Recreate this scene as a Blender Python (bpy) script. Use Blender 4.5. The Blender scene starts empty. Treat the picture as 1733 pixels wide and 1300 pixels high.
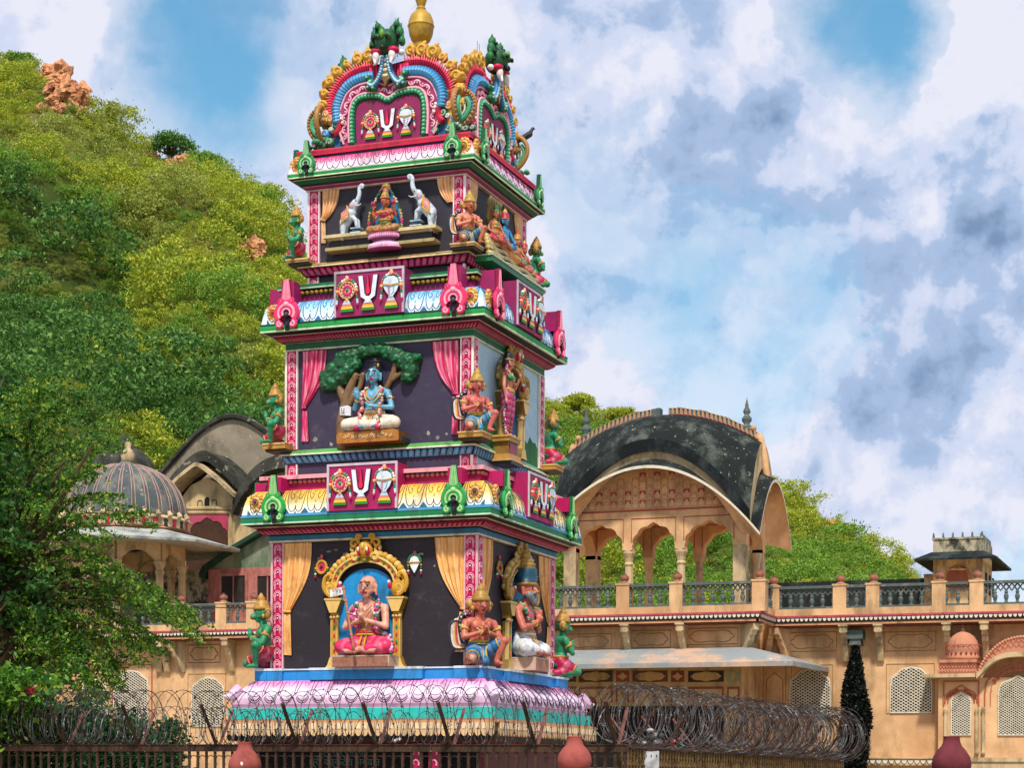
import bpy, math, random
import numpy as np
from mathutils import Vector, Matrix, noise
random.seed(7)
R = math.radians
SC = bpy.context.scene
# ------------------------------------------------------------------ camera
FPX, PX, PY, ROLL, YAW = 3300.0, 866.0, 1314.0, 0.0062, 0.3624
CAM = Vector((0, 0, 1.6))
_f = Vector((-math.sin(YAW), math.cos(YAW), 0)); _r0 = Vector((math.cos(YAW), math.sin(YAW), 0)); _u0 = Vector((0, 0, 1))
_r = _r0*math.cos(ROLL)+_u0*math.sin(ROLL); _u = _u0*math.cos(ROLL)-_r0*math.sin(ROLL)
cam = bpy.data.cameras.new('camera'); camo = bpy.data.objects.new('camera', cam); SC.collection.objects.link(camo)
camo.matrix_world = Matrix(((_r.x, _u.x, -_f.x, CAM.x), (_r.y, _u.y, -_f.y, CAM.y), (_r.z, _u.z, -_f.z, CAM.z), (0, 0, 0, 1)))
cam.sensor_width = 36; cam.lens = FPX/1733*36; cam.shift_x = 0.0; cam.shift_y = (PY-650)/1733
cam.clip_end = 3000; cam.clip_start = 0.2
SC.camera = camo
SC.render.resolution_x = 1024; SC.render.resolution_y = 769
# ------------------------------------------------------------------ light
SUN_AZ, SUN_EL = R(162), R(55)         # azimuth from +Y clockwise
SDIR = Vector((math.sin(SUN_AZ)*math.cos(SUN_EL), math.cos(SUN_AZ)*math.cos(SUN_EL), math.sin(SUN_EL)))
sl = bpy.data.lights.new('sun', 'SUN'); sl.energy = 3.6; sl.angle = R(5); sl.color = (1.0, 0.93, 0.82)
so = bpy.data.objects.new('sun', sl); SC.collection.objects.link(so)
so.rotation_euler = (-SDIR).to_track_quat('-Z', 'Y').to_euler()
SC.view_settings.view_transform = 'Standard'; SC.view_settings.look = 'None'
SC.view_settings.gamma = 1; SC.view_settings.exposure = 0.24

def ray(px, py):
    return (_f + _r*((px-PX)/FPX) - _u*((py-PY)/FPX))
def atY(px, py, Y):
    d = ray(px, py); return CAM + d*(Y/d.y)
def atX(px, py, X):
    d = ray(px, py); return CAM + d*(X/d.x)
def atD(px, py, w):
    return CAM + ray(px, py)*w

def lin(c):
    if isinstance(c, str):
        c = [int(c[i:i+2], 16) for i in (0, 2, 4)]
    o = []
    for x in c[:3]:
        x = x/255.0
        o.append(x/12.92 if x <= 0.04045 else ((x+0.055)/1.055)**2.4)
    return (o[0], o[1], o[2], 1.0)
def mixc(a, b, t):
    a = lin(a) if not isinstance(a, tuple) or len(a) != 4 else a
    b = lin(b) if not isinstance(b, tuple) or len(b) != 4 else b
    return tuple(a[i]*(1-t)+b[i]*t for i in range(4))

# ------------------------------------------------------------------ world: sky with clouds
W = bpy.data.worlds.new('World'); SC.world = W; W.use_nodes = True
nt = W.node_tree; nt.nodes.clear(); N = nt.nodes; LK = nt.links
def nd(t, **k):
    n = N.new(t)
    for a, b in k.items(): setattr(n, a, b)
    return n
wo = nd('ShaderNodeOutputWorld'); bg = nd('ShaderNodeBackground'); bg.inputs['Strength'].default_value = 0.1
LK.new(bg.outputs[0], wo.inputs[0])
sky = nd('ShaderNodeTexSky', sky_type='NISHITA', sun_disc=False); sky.sun_elevation = SUN_EL; sky.sun_rotation = SUN_AZ
sky.air_density = 1.0; sky.dust_density = 0.6; sky.ozone_density = 2.0
tc = nd('ShaderNodeTexCoord')
def vm(op, a, b=None):
    n = nd('ShaderNodeVectorMath', operation=op)
    for i, x in enumerate((a, b)):
        if x is None: continue
        if hasattr(x, 'links'): LK.new(x, n.inputs[i])
        else: n.inputs[i].default_value = x
    return n
def mt(op, a, b=0.0, clamp=False):
    n = nd('ShaderNodeMath', operation=op, use_clamp=clamp)
    for i, x in enumerate((a, b)):
        if hasattr(x, 'links'): LK.new(x, n.inputs[i])
        else: n.inputs[i].default_value = x
    return n.outputs[0]
def fbm(vec, scale, detail=8, rough=0.55, dist=0.0, lac=2.0):
    n = nd('ShaderNodeTexNoise'); n.inputs['Scale'].default_value = scale; n.inputs['Detail'].default_value = detail
    n.inputs['Roughness'].default_value = rough; n.inputs['Distortion'].default_value = dist
    LK.new(vec, n.inputs['Vector']); return n
gen = tc.outputs['Generated']
wn = fbm(gen, 9, 6, 0.6); wv = vm('SUBTRACT', wn.outputs['Color'], (0.5, 0.5, 0.5))
wsc = vm('MULTIPLY', wv.outputs[0], (0.085, 0.085, 0.085)); warp = vm('ADD', gen, wsc.outputs[0]).outputs[0]
def skydir(px, py): return tuple(ray(px, py).normalized())
def blob(px, py, rpx, w):
    d = vm('DISTANCE', warp, skydir(px, py)).outputs['Value']
    m = nd('ShaderNodeMapRange', interpolation_type='SMOOTHSTEP')
    LK.new(d, m.inputs[0]); m.inputs[1].default_value = 0.0; m.inputs[2].default_value = rpx/3300.0
    m.inputs[3].default_value = w; m.inputs[4].default_value = 0.0
    return m.outputs[0]
def summed(L):
    s = blob(*L[0])
    for q in L[1:]: s = mt('ADD', s, blob(*q))
    return s
# where the cloud cover opens (negative) and where it is thick (positive)
cover = summed([(310, 110, 240, -0.36), (240, 40, 120, -.16), (430, 50, 150, -.14), (1450, 20, 170, -0.40), (1380, 15, 150, -.26), (1530, 60, 110, -.30),
                (1130, 340, 260, -0.04), (1230, 460, 200, -0.06), (1010, 500, 180, -0.08), (1400, 580, 250, -.06), (960, 340, 150, -.06), (1190, 620, 220, -.04),
                (20, 60, 230, .34), (700, 230, 240, .16), (1250, 120, 240, .22), (1660, 160, 200, .36), (1590, 400, 170, .26), (1480, 830, 170, .2), (1050, 90, 150, .16), (470, 130, 120, .12), (1700, 620, 120, -.2)])
w2 = vm('ADD', gen, vm('MULTIPLY', wv.outputs[0], (0.025, 0.025, 0.025)).outputs[0]).outputs[0]
n1 = fbm(w2, 9.0, 12, 0.52); n2 = fbm(w2, 21, 10, 0.56, 0.0)
def billow(n):
    q = mt('ABSOLUTE', mt('SUBTRACT', mt('MULTIPLY', n.outputs[0], 2.0), 1.0)); return mt('SUBTRACT', 1.0, mt('MULTIPLY', q, 2.2))
val = mt('ADD', mt('ADD', mt('MULTIPLY', n1.outputs[0], 1.15), mt('MULTIPLY', n2.outputs[0], 0.42)), cover)
def mrange(v, a, c, lo=0.0, hi=1.0):
    m_ = nd('ShaderNodeMapRange', interpolation_type='SMOOTHSTEP'); LK.new(v, m_.inputs[0]); m_.inputs[1].default_value = a; m_.inputs[2].default_value = c; m_.inputs[3].default_value = lo; m_.inputs[4].default_value = hi; return m_.outputs[0]
maskv = mt('MAXIMUM', mrange(val, 0.62, 0.76), mrange(val, 0.22, 0.74, 0, .76))
# light and grey sides of the cloud
grey = summed([(1180, 240, 260, .42), (1340, 330, 240, .42), (1650, 290, 160, .6), (1450, 400, 200, .3), (1120, 520, 250, .25), (1560, 220, 130, .35), (1690, 380, 110, .4), (1500, 640, 260, .22), (1300, 140, 130, .2), (980, 90, 130, .2),
               (1500, 480, 160, .2), (1620, 560, 160, .15), (60, 40, 230, -.15), (1640, 90, 120, -.35), (1430, 170, 110, -.3), (1550, 360, 90, -.5), (1500, 820, 140, -.35), (700, 200, 300, -.15), (1090, 130, 90, -.2), (1660, 130, 80, -.2)])
n3 = fbm(w2, 10, 11, 0.56); off = vm('ADD', w2, (-0.006, -0.006, 0.020)).outputs[0]; n4 = fbm(off, 10, 11, 0.56)
n5 = fbm(w2, 26, 8, 0.6); off2 = vm('ADD', w2, (-0.002, -0.002, 0.007)).outputs[0]; n6 = fbm(off2, 26, 8, 0.6)
rel = mt('ADD', mt('MULTIPLY', mt('SUBTRACT', n4.outputs[0], n3.outputs[0]), 2.7), mt('MULTIPLY', mt('SUBTRACT', n6.outputs[0], n5.outputs[0]), .9))
gv = mt('ADD', mt('ADD', mt('MULTIPLY', mt('SUBTRACT', n1.outputs[0], 0.5), 0.9), mt('MULTIPLY', grey, 0.62)), mt('ADD', rel, 0.16))
cr = nd('ShaderNodeValToRGB'); LK.new(gv, cr.inputs[0]); cr.color_ramp.interpolation = 'EASE'
e = cr.color_ramp.elements; e[0].position = 0.0; e[0].color = (0.70, 0.71, 0.81, 1); e[1].position = .92; e[1].color = (0.17, 0.26, 0.42, 1)
e2 = e.new(0.26); e2.color = (0.54, 0.60, 0.76, 1)
e3 = e.new(0.46); e3.color = (0.34, 0.45, 0.65, 1)
cs = vm('MULTIPLY', cr.outputs[0], (10, 10, 10)).outputs[0]
# Nishita sky, deepened a little towards the cyan blue of the day
sk = vm('MULTIPLY', sky.outputs[0], (0.78, 1.2, 1.08)).outputs[0]
skm = vm('ADD', sk, (0.2, 0.7, 1.5)).outputs[0]
mx = nd('ShaderNodeMix', data_type='RGBA'); LK.new(maskv, mx.inputs[0]); LK.new(skm, mx.inputs[6]); LK.new(cs, mx.inputs[7])
LK.new(mx.outputs[2], bg.inputs[0])

# ------------------------------------------------------------------ objects, tags
COL = SC.collection
def tag(o, label=None, cat=None, group=None, kind=None):
    if label: o['label'] = label
    if cat: o['category'] = cat
    if group: o['group'] = group
    if kind: o['kind'] = kind
    return o
def empty(name, loc=(0, 0, 0), rz=0, label=None, cat=None, group=None, parent=None, scale=1):
    o = bpy.data.objects.new(name, None); COL.objects.link(o); o.location = loc; o.rotation_euler = (0, 0, rz)
    o.scale = (scale,)*3; o.empty_display_size = 0.2
    if parent: o.parent = parent
    return tag(o, label, cat, group)
def dup(o, parent=None, loc=None, rz=None, label=None, group=None, recurse=True):
    c = o.copy(); COL.objects.link(c)
    if parent: c.parent = parent
    if loc is not None: c.location = loc
    if rz is not None: c.rotation_euler = (0, 0, rz)
    if label: c['label'] = label
    if group: c['group'] = group
    if recurse:
        for ch in list(o.children): dup(ch, c)
    return c
# ------------------------------------------------------------------ materials
MATS = {}
def mat(name, base=None, rough=0.7, stain=None, amount=0.5, scale=3.0, streak=0.0, var=0.12, bump=0.15, bscale=40, spec=0.35, thr=0.5, fleck=None, fthr=0.62, fscale=14, metal=0.0, stain2=None):
    """procedural painted / plaster / metal surface; base None reads the pigment stored on the mesh"""
    if name in MATS: return MATS[name]
    m = bpy.data.materials.new(name); m.use_nodes = True; t = m.node_tree; n = t.nodes; l = t.links
    b = n['Principled BSDF']; b.inputs['Roughness'].default_value = rough; b.inputs['Specular IOR Level'].default_value = spec; b.inputs['Metallic'].default_value = metal
    g = n.new('ShaderNodeNewGeometry'); pos = g.outputs['Position']
    def nz(sc, det=6, ro=0.6, vec=None):
        q = n.new('ShaderNodeTexNoise'); q.inputs['Scale'].default_value = sc; q.inputs['Detail'].default_value = det; q.inputs['Roughness'].default_value = ro
        l.new(vec or pos, q.inputs['Vector']); return q.outputs[0]
    def ramp(v, a, c):
        q = n.new('ShaderNodeMapRange'); q.interpolation_type = 'SMOOTHSTEP'; l.new(v, q.inputs[0]); q.inputs[1].default_value = a; q.inputs[2].default_value = c; return q.outputs[0]
    def mix(fac, a, c, mode='MIX'):
        q = n.new('ShaderNodeMix'); q.data_type = 'RGBA'; q.blend_type = mode
        for i, x in ((0, fac), (6, a), (7, c)):
            if hasattr(x, 'links'): l.new(x, q.inputs[i])
            else: q.inputs[i].default_value = x
        return q.outputs[2]
    if base is None:
        a = n.new('ShaderNodeAttribute'); a.attribute_name = 'Col'; col = a.outputs['Color']
    else: col = lin(base)
    if var:
        q = n.new('ShaderNodeMapRange'); l.new(nz(scale*1.7, 5), q.inputs[0]); q.inputs[1].default_value = .25; q.inputs[2].default_value = .75
        q.inputs[3].default_value = 1-var; q.inputs[4].default_value = 1+var
        cc = n.new('ShaderNodeCombineColor'); [l.new(q.outputs[0], cc.inputs[i]) for i in range(3)]
        col = mix(1.0, col, cc.outputs[0], 'MULTIPLY')
    if stain:
        mp = n.new('ShaderNodeVectorMath'); mp.operation = 'MULTIPLY'; l.new(pos, mp.inputs[0]); mp.inputs[1].default_value = (1, 1, 1-0.85*streak)
        s = ramp(nz(scale, 9, 0.68, mp.outputs[0]), thr-0.06, thr+0.16)
        k = n.new('ShaderNodeMath'); k.operation = 'MULTIPLY'; l.new(s, k.inputs[0]); k.inputs[1].default_value = amount
        col = mix(k.outputs[0], col, lin(stain))
    if stain2:
        s = ramp(nz(scale*0.35, 5, 0.6), 0.5, 0.62)
        k = n.new('ShaderNodeMath'); k.operation = 'MULTIPLY'; l.new(s, k.inputs[0]); k.inputs[1].default_value = 0.55
        col = mix(k.outputs[0], col, lin(stain2))
    if fleck:
        s = ramp(nz(fscale, 4, 0.7), fthr, fthr+0.03); col = mix(s, col, lin(fleck))
    if hasattr(col, 'links'): l.new(col, b.inputs['Base Color'])
    else: b.inputs['Base Color'].default_value = col
    if bump:
        bp = n.new('ShaderNodeBump'); bp.inputs['Strength'].default_value = bump; bp.inputs['Distance'].default_value = 0.02
        l.new(nz(bscale, 5, 0.65), bp.inputs['Height']); l.new(bp.outputs[0], b.inputs['Normal'])
    MATS[name] = m; return m
PAINT = mat('enamel paint', None, 0.55, '3a3430', 0.55, 4.0, 0.8, 0.16, 0.2, 30, 0.3, 0.53)
PAINTC = mat('clean enamel paint', None, 0.5, '3c3430', 0.38, 8, 0.4, 0.12, 0.12, 40, 0.3, 0.56)

# ------------------------------------------------------------------ mesh builder
class MB:
    def __init__(s): s.v = []; s.f = []; s.c = []
    def vert(s, p): s.v.append(tuple(p)); return len(s.v)-1
    def face(s, idx, col):
        s.f.append(tuple(idx)); s.c.append(col if isinstance(col, list) else [col]*len(idx))
    def box(s, x0, x1, y0, y1, z0, z1, col):
        col = lin(col) if isinstance(col, str) else col
        i = len(s.v)
        s.v += [(x0, y0, z0), (x1, y0, z0), (x1, y1, z0), (x0, y1, z0), (x0, y0, z1), (x1, y0, z1), (x1, y1, z1), (x0, y1, z1)]
        for q in ((0, 1, 5, 4), (1, 2, 6, 5), (2, 3, 7, 6), (3, 0, 4, 7), (4, 5, 6, 7), (3, 2, 1, 0)): s.face([i+k for k in q], col)
        return s
    def prism(s, pts, T, d0, d1, col, side=None, top=None):
        """outline pts in the face plane, from depth d0 (back) to d1 (front) through T(u,v,d)"""
        col = lin(col) if isinstance(col, str) else col; side = lin(side) if isinstance(side, str) else (side or col)
        n = len(pts); A = sum(pts[k][0]*pts[(k+1) % n][1]-pts[(k+1) % n][0]*pts[k][1] for k in range(n))
        if A < 0: pts = pts[::-1]
        i = len(s.v)
        s.v += [tuple(T(u, v, d0)) for u, v in pts] + [tuple(T(u, v, d1)) for u, v in pts]
        s.face([i+n+k for k in range(n)], top if top else col)
        s.face([i+n-1-k for k in range(n)], col)
        for k in range(n): s.face([i+k, i+(k+1) % n, i+n+(k+1) % n, i+n+k], side)
        return s
    def tube(s, P, r, col, seg=6, closed=False, cap=True, flat=1.0):
        P = [Vector(p) for p in P]; n = len(P)
        if n < 2: return s
        rs = r if isinstance(r, (list, tuple)) else [r]*n
        if isinstance(col, str): col = lin(col)
        cs = col if isinstance(col, list) else [col]*n
        i = len(s.v); up = None
        for k in range(n):
            a = P[(k-1) % n] if (closed or k > 0) else P[k]; b = P[(k+1) % n] if (closed or k < n-1) else P[k]
            t = (b-a); t = t.normalized() if t.length > 1e-9 else Vector((0, 0, 1))
            if up is None:
                up = Vector((0, 1, 0)) if abs(t.y) < 0.9 else Vector((1, 0, 0))
            sd = t.cross(up)
            if sd.length < 1e-6: sd = t.cross(Vector((0, 0, 1)))
            sd.normalize(); up = sd.cross(t).normalized()
            for j in range(seg):
                q = 2*math.pi*j/seg
                s.v.append(tuple(P[k] + (sd*math.cos(q) + up*math.sin(q)*flat)*rs[k]))
        m = n if closed else n-1
        for k in range(m):
            for j in range(seg):
                a = i+k*seg+j; b = i+k*seg+(j+1) % seg; c = i+((k+1) % n)*seg+(j+1) % seg; d = i+((k+1) % n)*seg+j
                s.face([a, b, c, d], [cs[k], cs[k], cs[(k+1) % n], cs[(k+1) % n]])
        if cap and not closed:
            s.face([i+seg-1-j for j in range(seg)], cs[0]); s.face([i+(n-1)*seg+j for j in range(seg)], cs[-1])
        return s
    def lathe(s, prof, col, seg=16, c=(0, 0, 0), ang=2*math.pi, T=None):
        if isinstance(col, str): col = lin(col)
        cs = [lin(x) if isinstance(x, str) else x for x in col] if isinstance(col, list) else [col]*len(prof)
        i = len(s.v); n = len(prof)
        for r, z in prof:
            for j in range(seg):
                q = 2*math.pi*j/seg; p = (c[0]+r*math.cos(q), c[1]+r*math.sin(q), c[2]+z)
                s.v.append(tuple(T(*p)) if T else p)
        for k in range(n-1):
            for j in range(seg):
                s.face([i+k*seg+j, i+k*seg+(j+1) % seg, i+(k+1)*seg+(j+1) % seg, i+(k+1)*seg+j], [cs[k], cs[k], cs[k+1], cs[k+1]])
        s.face([i+seg-1-j for j in range(seg)], cs[0]); s.face([i+(n-1)*seg+j for j in range(seg)], cs[-1])
        return s
    def ell(s, c, r, col, seg=10, rings=7):
        if isinstance(r, (int, float)): r = (r, r, r)
        if isinstance(col, str): col = lin(col)
        i = len(s.v)
        s.v.append((c[0], c[1], c[2]-r[2]))
        for k in range(1, rings):
            a = -math.pi/2+math.pi*k/rings
            for j in range(seg):
                q = 2*math.pi*j/seg; s.v.append((c[0]+r[0]*math.cos(a)*math.cos(q), c[1]+r[1]*math.cos(a)*math.sin(q), c[2]+r[2]*math.sin(a)))
        s.v.append((c[0], c[1], c[2]+r[2])); L = len(s.v)-1
        for j in range(seg):
            s.face([i, i+1+(j+1) % seg, i+1+j], col); s.face([L, L-seg+j, L-seg+(j+1) % seg], col)
        for k in range(rings-2):
            for j in range(seg):
                a = i+1+k*seg; s.face([a+j, a+(j+1) % seg, a+seg+(j+1) % seg, a+seg+j], col)
        return s
    def ring(s, prof, cols, sides=4, redent=None):
        """square moulding: prof [(half width, z)], one colour (or a pair lower, upper) per band"""
        i = len(s.v)
        for a, z in prof: s.v += [(-a, -a, z), (a, -a, z), (a, a, z), (-a, a, z)]
        for k in range(len(prof)-1):
            c = cols[k]
            lo, hi = (c if isinstance(c, (tuple, list)) and len(c) == 2 else (c, c))
            lo = lin(lo) if isinstance(lo, str) else lo; hi = lin(hi) if isinstance(hi, str) else hi
            for j in range(4):
                a = i+k*4; s.face([a+j, a+(j+1) % 4, a+4+(j+1) % 4, a+4+j], [lo, lo, hi, hi])
        return s
    def grid(s, F, nu, nv, colf, flip=False):
        i = len(s.v)
        for b in range(nv+1):
            for a in range(nu+1): s.v.append(tuple(F(a/nu, b/nv)))
        C = [[colf(a/nu, b/nv) for a in range(nu+1)] for b in range(nv+1)]
        for b in range(nv):
            for a in range(nu):
                q = [i+b*(nu+1)+a, i+b*(nu+1)+a+1, i+(b+1)*(nu+1)+a+1, i+(b+1)*(nu+1)+a]; cc = [C[b][a], C[b][a+1], C[b+1][a+1], C[b+1][a]]
                if flip: q = q[::-1]; cc = cc[::-1]
                s.face(q, cc)
        return s
    def build(s, name, m=None, parent=None, smooth=False, loc=None, rz=None, label=None):
        me = bpy.data.meshes.new(name); me.from_pydata(s.v, [], s.f); 
        at = me.color_attributes.new('Col', 'FLOAT_COLOR', 'CORNER')
        flat = np.array([x for fc in s.c for q in fc for x in q], dtype=np.float32)
        if len(flat) == len(me.loops)*4: at.data.foreach_set('color', flat)
        me.materials.append(m or PAINT)
        if smooth is True: me.polygons.foreach_set('use_smooth', [True]*len(me.polygons))
        me.update()
        if smooth == 'auto':
            me.polygons.foreach_set('use_smooth', [True]*len(me.polygons))
            try: me.set_sharp_from_angle(angle=R(40))
            except Exception: pass
        o = bpy.data.objects.new(name, me); COL.objects.link(o)
        if parent: o.parent = parent
        if loc is not None: o.location = loc
        if rz is not None: o.rotation_euler = (0, 0, rz)
        if label: o['label'] = label
        return o
def smoothpath(P, n=6, closed=False):
    """Catmull-Rom through P"""
    P = [Vector(p) for p in P]; m = len(P); out = []
    for k in range(m if closed else m-1):
        p0 = P[(k-1) % m] if (closed or k > 0) else P[0]*2-P[1]; p1 = P[k]; p2 = P[(k+1) % m]; p3 = P[(k+2) % m] if (closed or k < m-2) else P[-1]*2-P[-2]
        for j in range(n):
            t = j/n; out.append(0.5*((2*p1)+(p2-p0)*t+(2*p0-5*p1+4*p2-p3)*t*t+(3*p1-p0-3*p2+p3)*t**3))
    if not closed: out.append(P[-1])
    return out
def sp2(P, n=5, closed=False): return [(q.x, q.y) for q in smoothpath([(a, b, 0) for a, b in P], n, closed)]
def spiral(c, r0, turns, a0, sgn=1, n=14, k=0.12):
    """shrinking curl in the plane"""
    return [(c[0]+r0*(1-t*(1-k))*math.cos(a0+sgn*t*turns*2*math.pi), c[1]+r0*(1-t*(1-k))*math.sin(a0+sgn*t*turns*2*math.pi)) for t in [i/n for i in range(n+1)]]
# ================================================================== GOPURAM TOWER
TX, TY = -13.09, 30.0
gop = empty('temple_tower', (TX, TY, 0), 0, 'tall three-tiered temple tower painted in pink, green and blue with a golden finial', 'tower')
def uvf(px, py, a):
    p = atY(px, py, TY-a); return (p.x-TX, p.z)
def FT(a): return lambda u, v, d: (u, -(a+d), v)
def four(o, ks=(1, 2, 3)):
    for k in ks: dup(o, gop, rz=o.rotation_euler.z+k*math.pi/2)
MAG, PNK, LPK, CREAM, GRN, DGRN, LGRN, GOLD, DGOLD, DKB, BLK = 'c2185f', 'e8447c', 'f0a4b4', 'efe0b8', '1f8a45', '0f5a3c', '8fd08a', 'c99a34', '8a6420', '1d5a86', '1c1a20'

# ---- mouldings
b = MB()
b.ring([(2.02, 0), (2.02, 2.10), (2.30, 2.14), (2.34, 2.27), (2.36, 2.40)], ['6a3038', '7c3340', '2a2a28', '3a3630'])  # near-black band below the fringe is its scalloped shadow put into the colour
b.ring([(2.36, 2.40), (2.40, 2.42), (2.40, 2.45), (2.32, 2.47), (2.30, 2.48), (2.30, 2.655), (2.24, 2.66)], ['c9905e', 'd8a070', 'a86a44', '7c4436', '2cc0b4', 'bfe8dc'])
b.ring([(2.24, 2.66), (2.26, 2.72), (2.245, 2.82), (2.20, 2.90), (2.13, 2.98), (2.05, 3.06), (2.0, 3.105), (1.93, 3.11)],
       ['b98aa8', ('c79cb8', 'd9b8d2'), ('d9b8d2', 'ecd8ea'), ('ecd8ea', 'e8c0dc'), ('e8c0dc', 'e89ccc'), 'e58cc4', '2a70b0'])
b.ring([(1.93, 3.11), (1.93, 3.275), (1.95, 3.278), (1.95, 3.30), (1.7, 3.302)], ['2f8fd6', 'cfe0ea', 'd6e4ec', 'b8c4cc'])
base = b.build('base_moulding', PAINT, gop)
b = MB()                                    # stepped blue pads the statues stand on
for su in (-1, 1):
    u0, u1 = (1.50, 1.99) if su > 0 else (-1.99, -1.50)
    u0, u1 = (1.50, 1.99) if su > 0 else (-1.775, -1.50)
    b.box(u0, u1, -1.99 - .0, -1.78, 3.112, 3.27, '2f8fd6'); b.box(u0-(.01 if su > 0 else -.011), u1+.01, -2.0, -1.77, 3.27, 3.308, 'd4e2ea')
b.box(-.98, .98, -2.04, -1.9, 3.113, 3.268, '2f8fd6'); b.box(-.99, .99, -2.05, -1.88, 3.268, 3.306, 'd4e2ea')
four(b.build('statue_pad', PAINT, gop))
# hanging petal fringe under the base slab
b = MB()
for k in range(42):
    u = -2.34+4.68*(k+.5)/42; w = .053
    pts = [(-w, .12), (-w, -.02), (-w*.8, -.06), (-w*.4, -.085), (0, -.095), (w*.4, -.085), (w*.8, -.06), (w, -.02), (w, .12)]
    b.prism([(u+p, 2.30+q) for p, q in pts], FT(2.365), 0, .035, 'e2bc8c', 'b88850')
    b.box(u-w*.6, u+w*.6, -2.408, -2.398, 2.32, 2.40, 'f0d8b4')
four(b.build('petal_fringe', PAINT, gop))
# lotus petals painted on the pink base roll
def profT(prof):
    P = [Vector((a, z)) for a, z in prof]; L = [0]
    for k in range(len(P)-1): L.append(L[-1]+(P[k+1]-P[k]).length)
    tot = L[-1]
    def T(u, s, d):
        s = min(max(s, 0), 1)*tot; k = 0
        while k < len(P)-2 and s > L[k+1]: k += 1
        t = (s-L[k])/(L[k+1]-L[k]); q = P[k].lerp(P[k+1], t); n = (P[k+1]-P[k]).normalized(); nn = Vector((n.y, -n.x))
        return (u, -(q.x+nn.x*d), q.y+nn.y*d)
    return T, tot
lotp = [(2.262, 2.72), (2.245, 2.82), (2.20, 2.90), (2.13, 2.98), (2.05, 3.06), (2.0, 3.105)]
T, tot = profT(lotp); b = MB()
for k in range(14):
    u = -2.0+4.0*(k+.5)/14
    for rr, zz in ((.11, .30), (.095, .34)):
        b.tube([T(u+rr*math.cos(q), zz+rr*2.6*math.sin(q)*-1*.9, .004) for q in [R(10+16*j) for j in range(11)]], .0055, '241c2c', 4)
    b.prism([(u+.10*math.cos(R(j*30)), .44+.17*math.sin(R(j*30))) for j in range(12)], T, -.002, .014, 'e6d2e8', 'd0b0cc')
    for sx in (-1, 1):
        b.tube([T(u+sx*(.128-.02*t), .30+.66*t+0*t, .004) for t in [i/6 for i in range(7)]], .005, '3a2438', 4)
        b.tube([T(u+sx*(.02+.05*t), .72+.26*t, .004) for t in [i/4 for i in range(5)]], .004, '5a2c50', 4)
four(b.build('lotus_petals', PAINTC, gop))
# upturned lotus corner tips
b = MB()
b.tube([(2.16, -2.16, 2.98), (2.24, -2.24, 2.88), (2.30, -2.30, 2.83), (2.35, -2.35, 2.86)], [.10, .09, .06, .015], ['d9a8cc', 'e0c0dc', 'd9b8d2', 'e8d8ea'] and [lin('d9a8cc'), lin('e0c0dc'), lin('d9b8d2'), lin('e8d8ea')], 8)
four(b.build('lotus_tip', PAINTC, gop))

# ---- walls
def wall(a, z0, z1, cols, name='wall'):
    b = MB()
    for k, c in enumerate(cols):
        i = len(b.v); P = [(-a, -a), (a, -a), (a, a), (-a, a)]; p, q = P[k], P[(k+1) % 4]
        b.v += [(p[0], p[1], z0), (q[0], q[1], z0), (q[0], q[1], z1), (p[0], p[1], z1)]; b.face([i, i+1, i+2, i+3], lin(c))
    return b.build(name, MWALL, gop)
MWALL = mat('peeling wall paint', None, 0.6, '8a8488', 0.16, 3.5, 0.0, 0.12, 0.2, 30, 0.3, 0.60, 'b8bab8', 0.735, 5.0)
wall(1.76, 3.2, 5.42, ['2b252c', '302a33', '2b252c', '2b252c'])
wall(1.605, 6.40, 8.56, ['3c344c', 'a9cbdc', '3c344c', '9ab8c8'])
wall(1.345, 9.50, 11.18, ['33313b', '33313b', '33313b', '33313b'])
b = MB()                      # green meadow painted at the foot of the pale blue right wall
i = 0; pts = [(-1.56, 6.9)]+[(-1.56+3.12*k/24, 7.28+.05*math.sin(k*1.3)+.04*math.sin(k*2.9)) for k in range(25)]+[(1.56, 6.9)]
b.prism(pts, FT(1.605), 0, .004, '1c7040'); b.build('painted_meadow', PAINT, gop, rz=math.pi/2)

b = MB(); rr_ = random.Random(8)       # flaked paint high on the lowest front wall
for (px, py, w_, h_) in ((541, 948, 13, 11), (556, 934, 9, 4), (568, 931, 8, 4), (585, 940, 14, 10), (575, 960, 8, 16), (596, 930, 9, 6), (700, 942, 16, 5), (712, 938, 9, 4), (735, 958, 4, 3), (697, 946, 5, 3)):
    u, v = uvf(px, py, 1.76); n_ = 14; b.prism([(u+w_/107*(.6+.5*rr_.random())*math.cos(6.283*j/n_)*.6, v+h_/107*(.5+.6*rr_.random())*math.sin(6.283*j/n_)*.6) for j in range(n_)], FT(1.76), .0, .002, ('8a8c86', '6c6e6c')[rr_.randrange(2)])
for (px, py, w_) in ((533, 744, 5), (560, 752, 4), (575, 747, 6), (724, 733, 4), (740, 741, 4), (755, 735, 3)):
    u, v = uvf(px, py, 1.605); b.prism([(u+w_/107*(.5+.6*rr_.random())*math.cos(6.283*j/9), v+w_/107*(.5+.8*rr_.random())*math.sin(6.283*j/9)) for j in range(9)], FT(1.605), 0, .002, '9c9a84')
b.build('peeled_patch', PAINT, gop)
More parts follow.
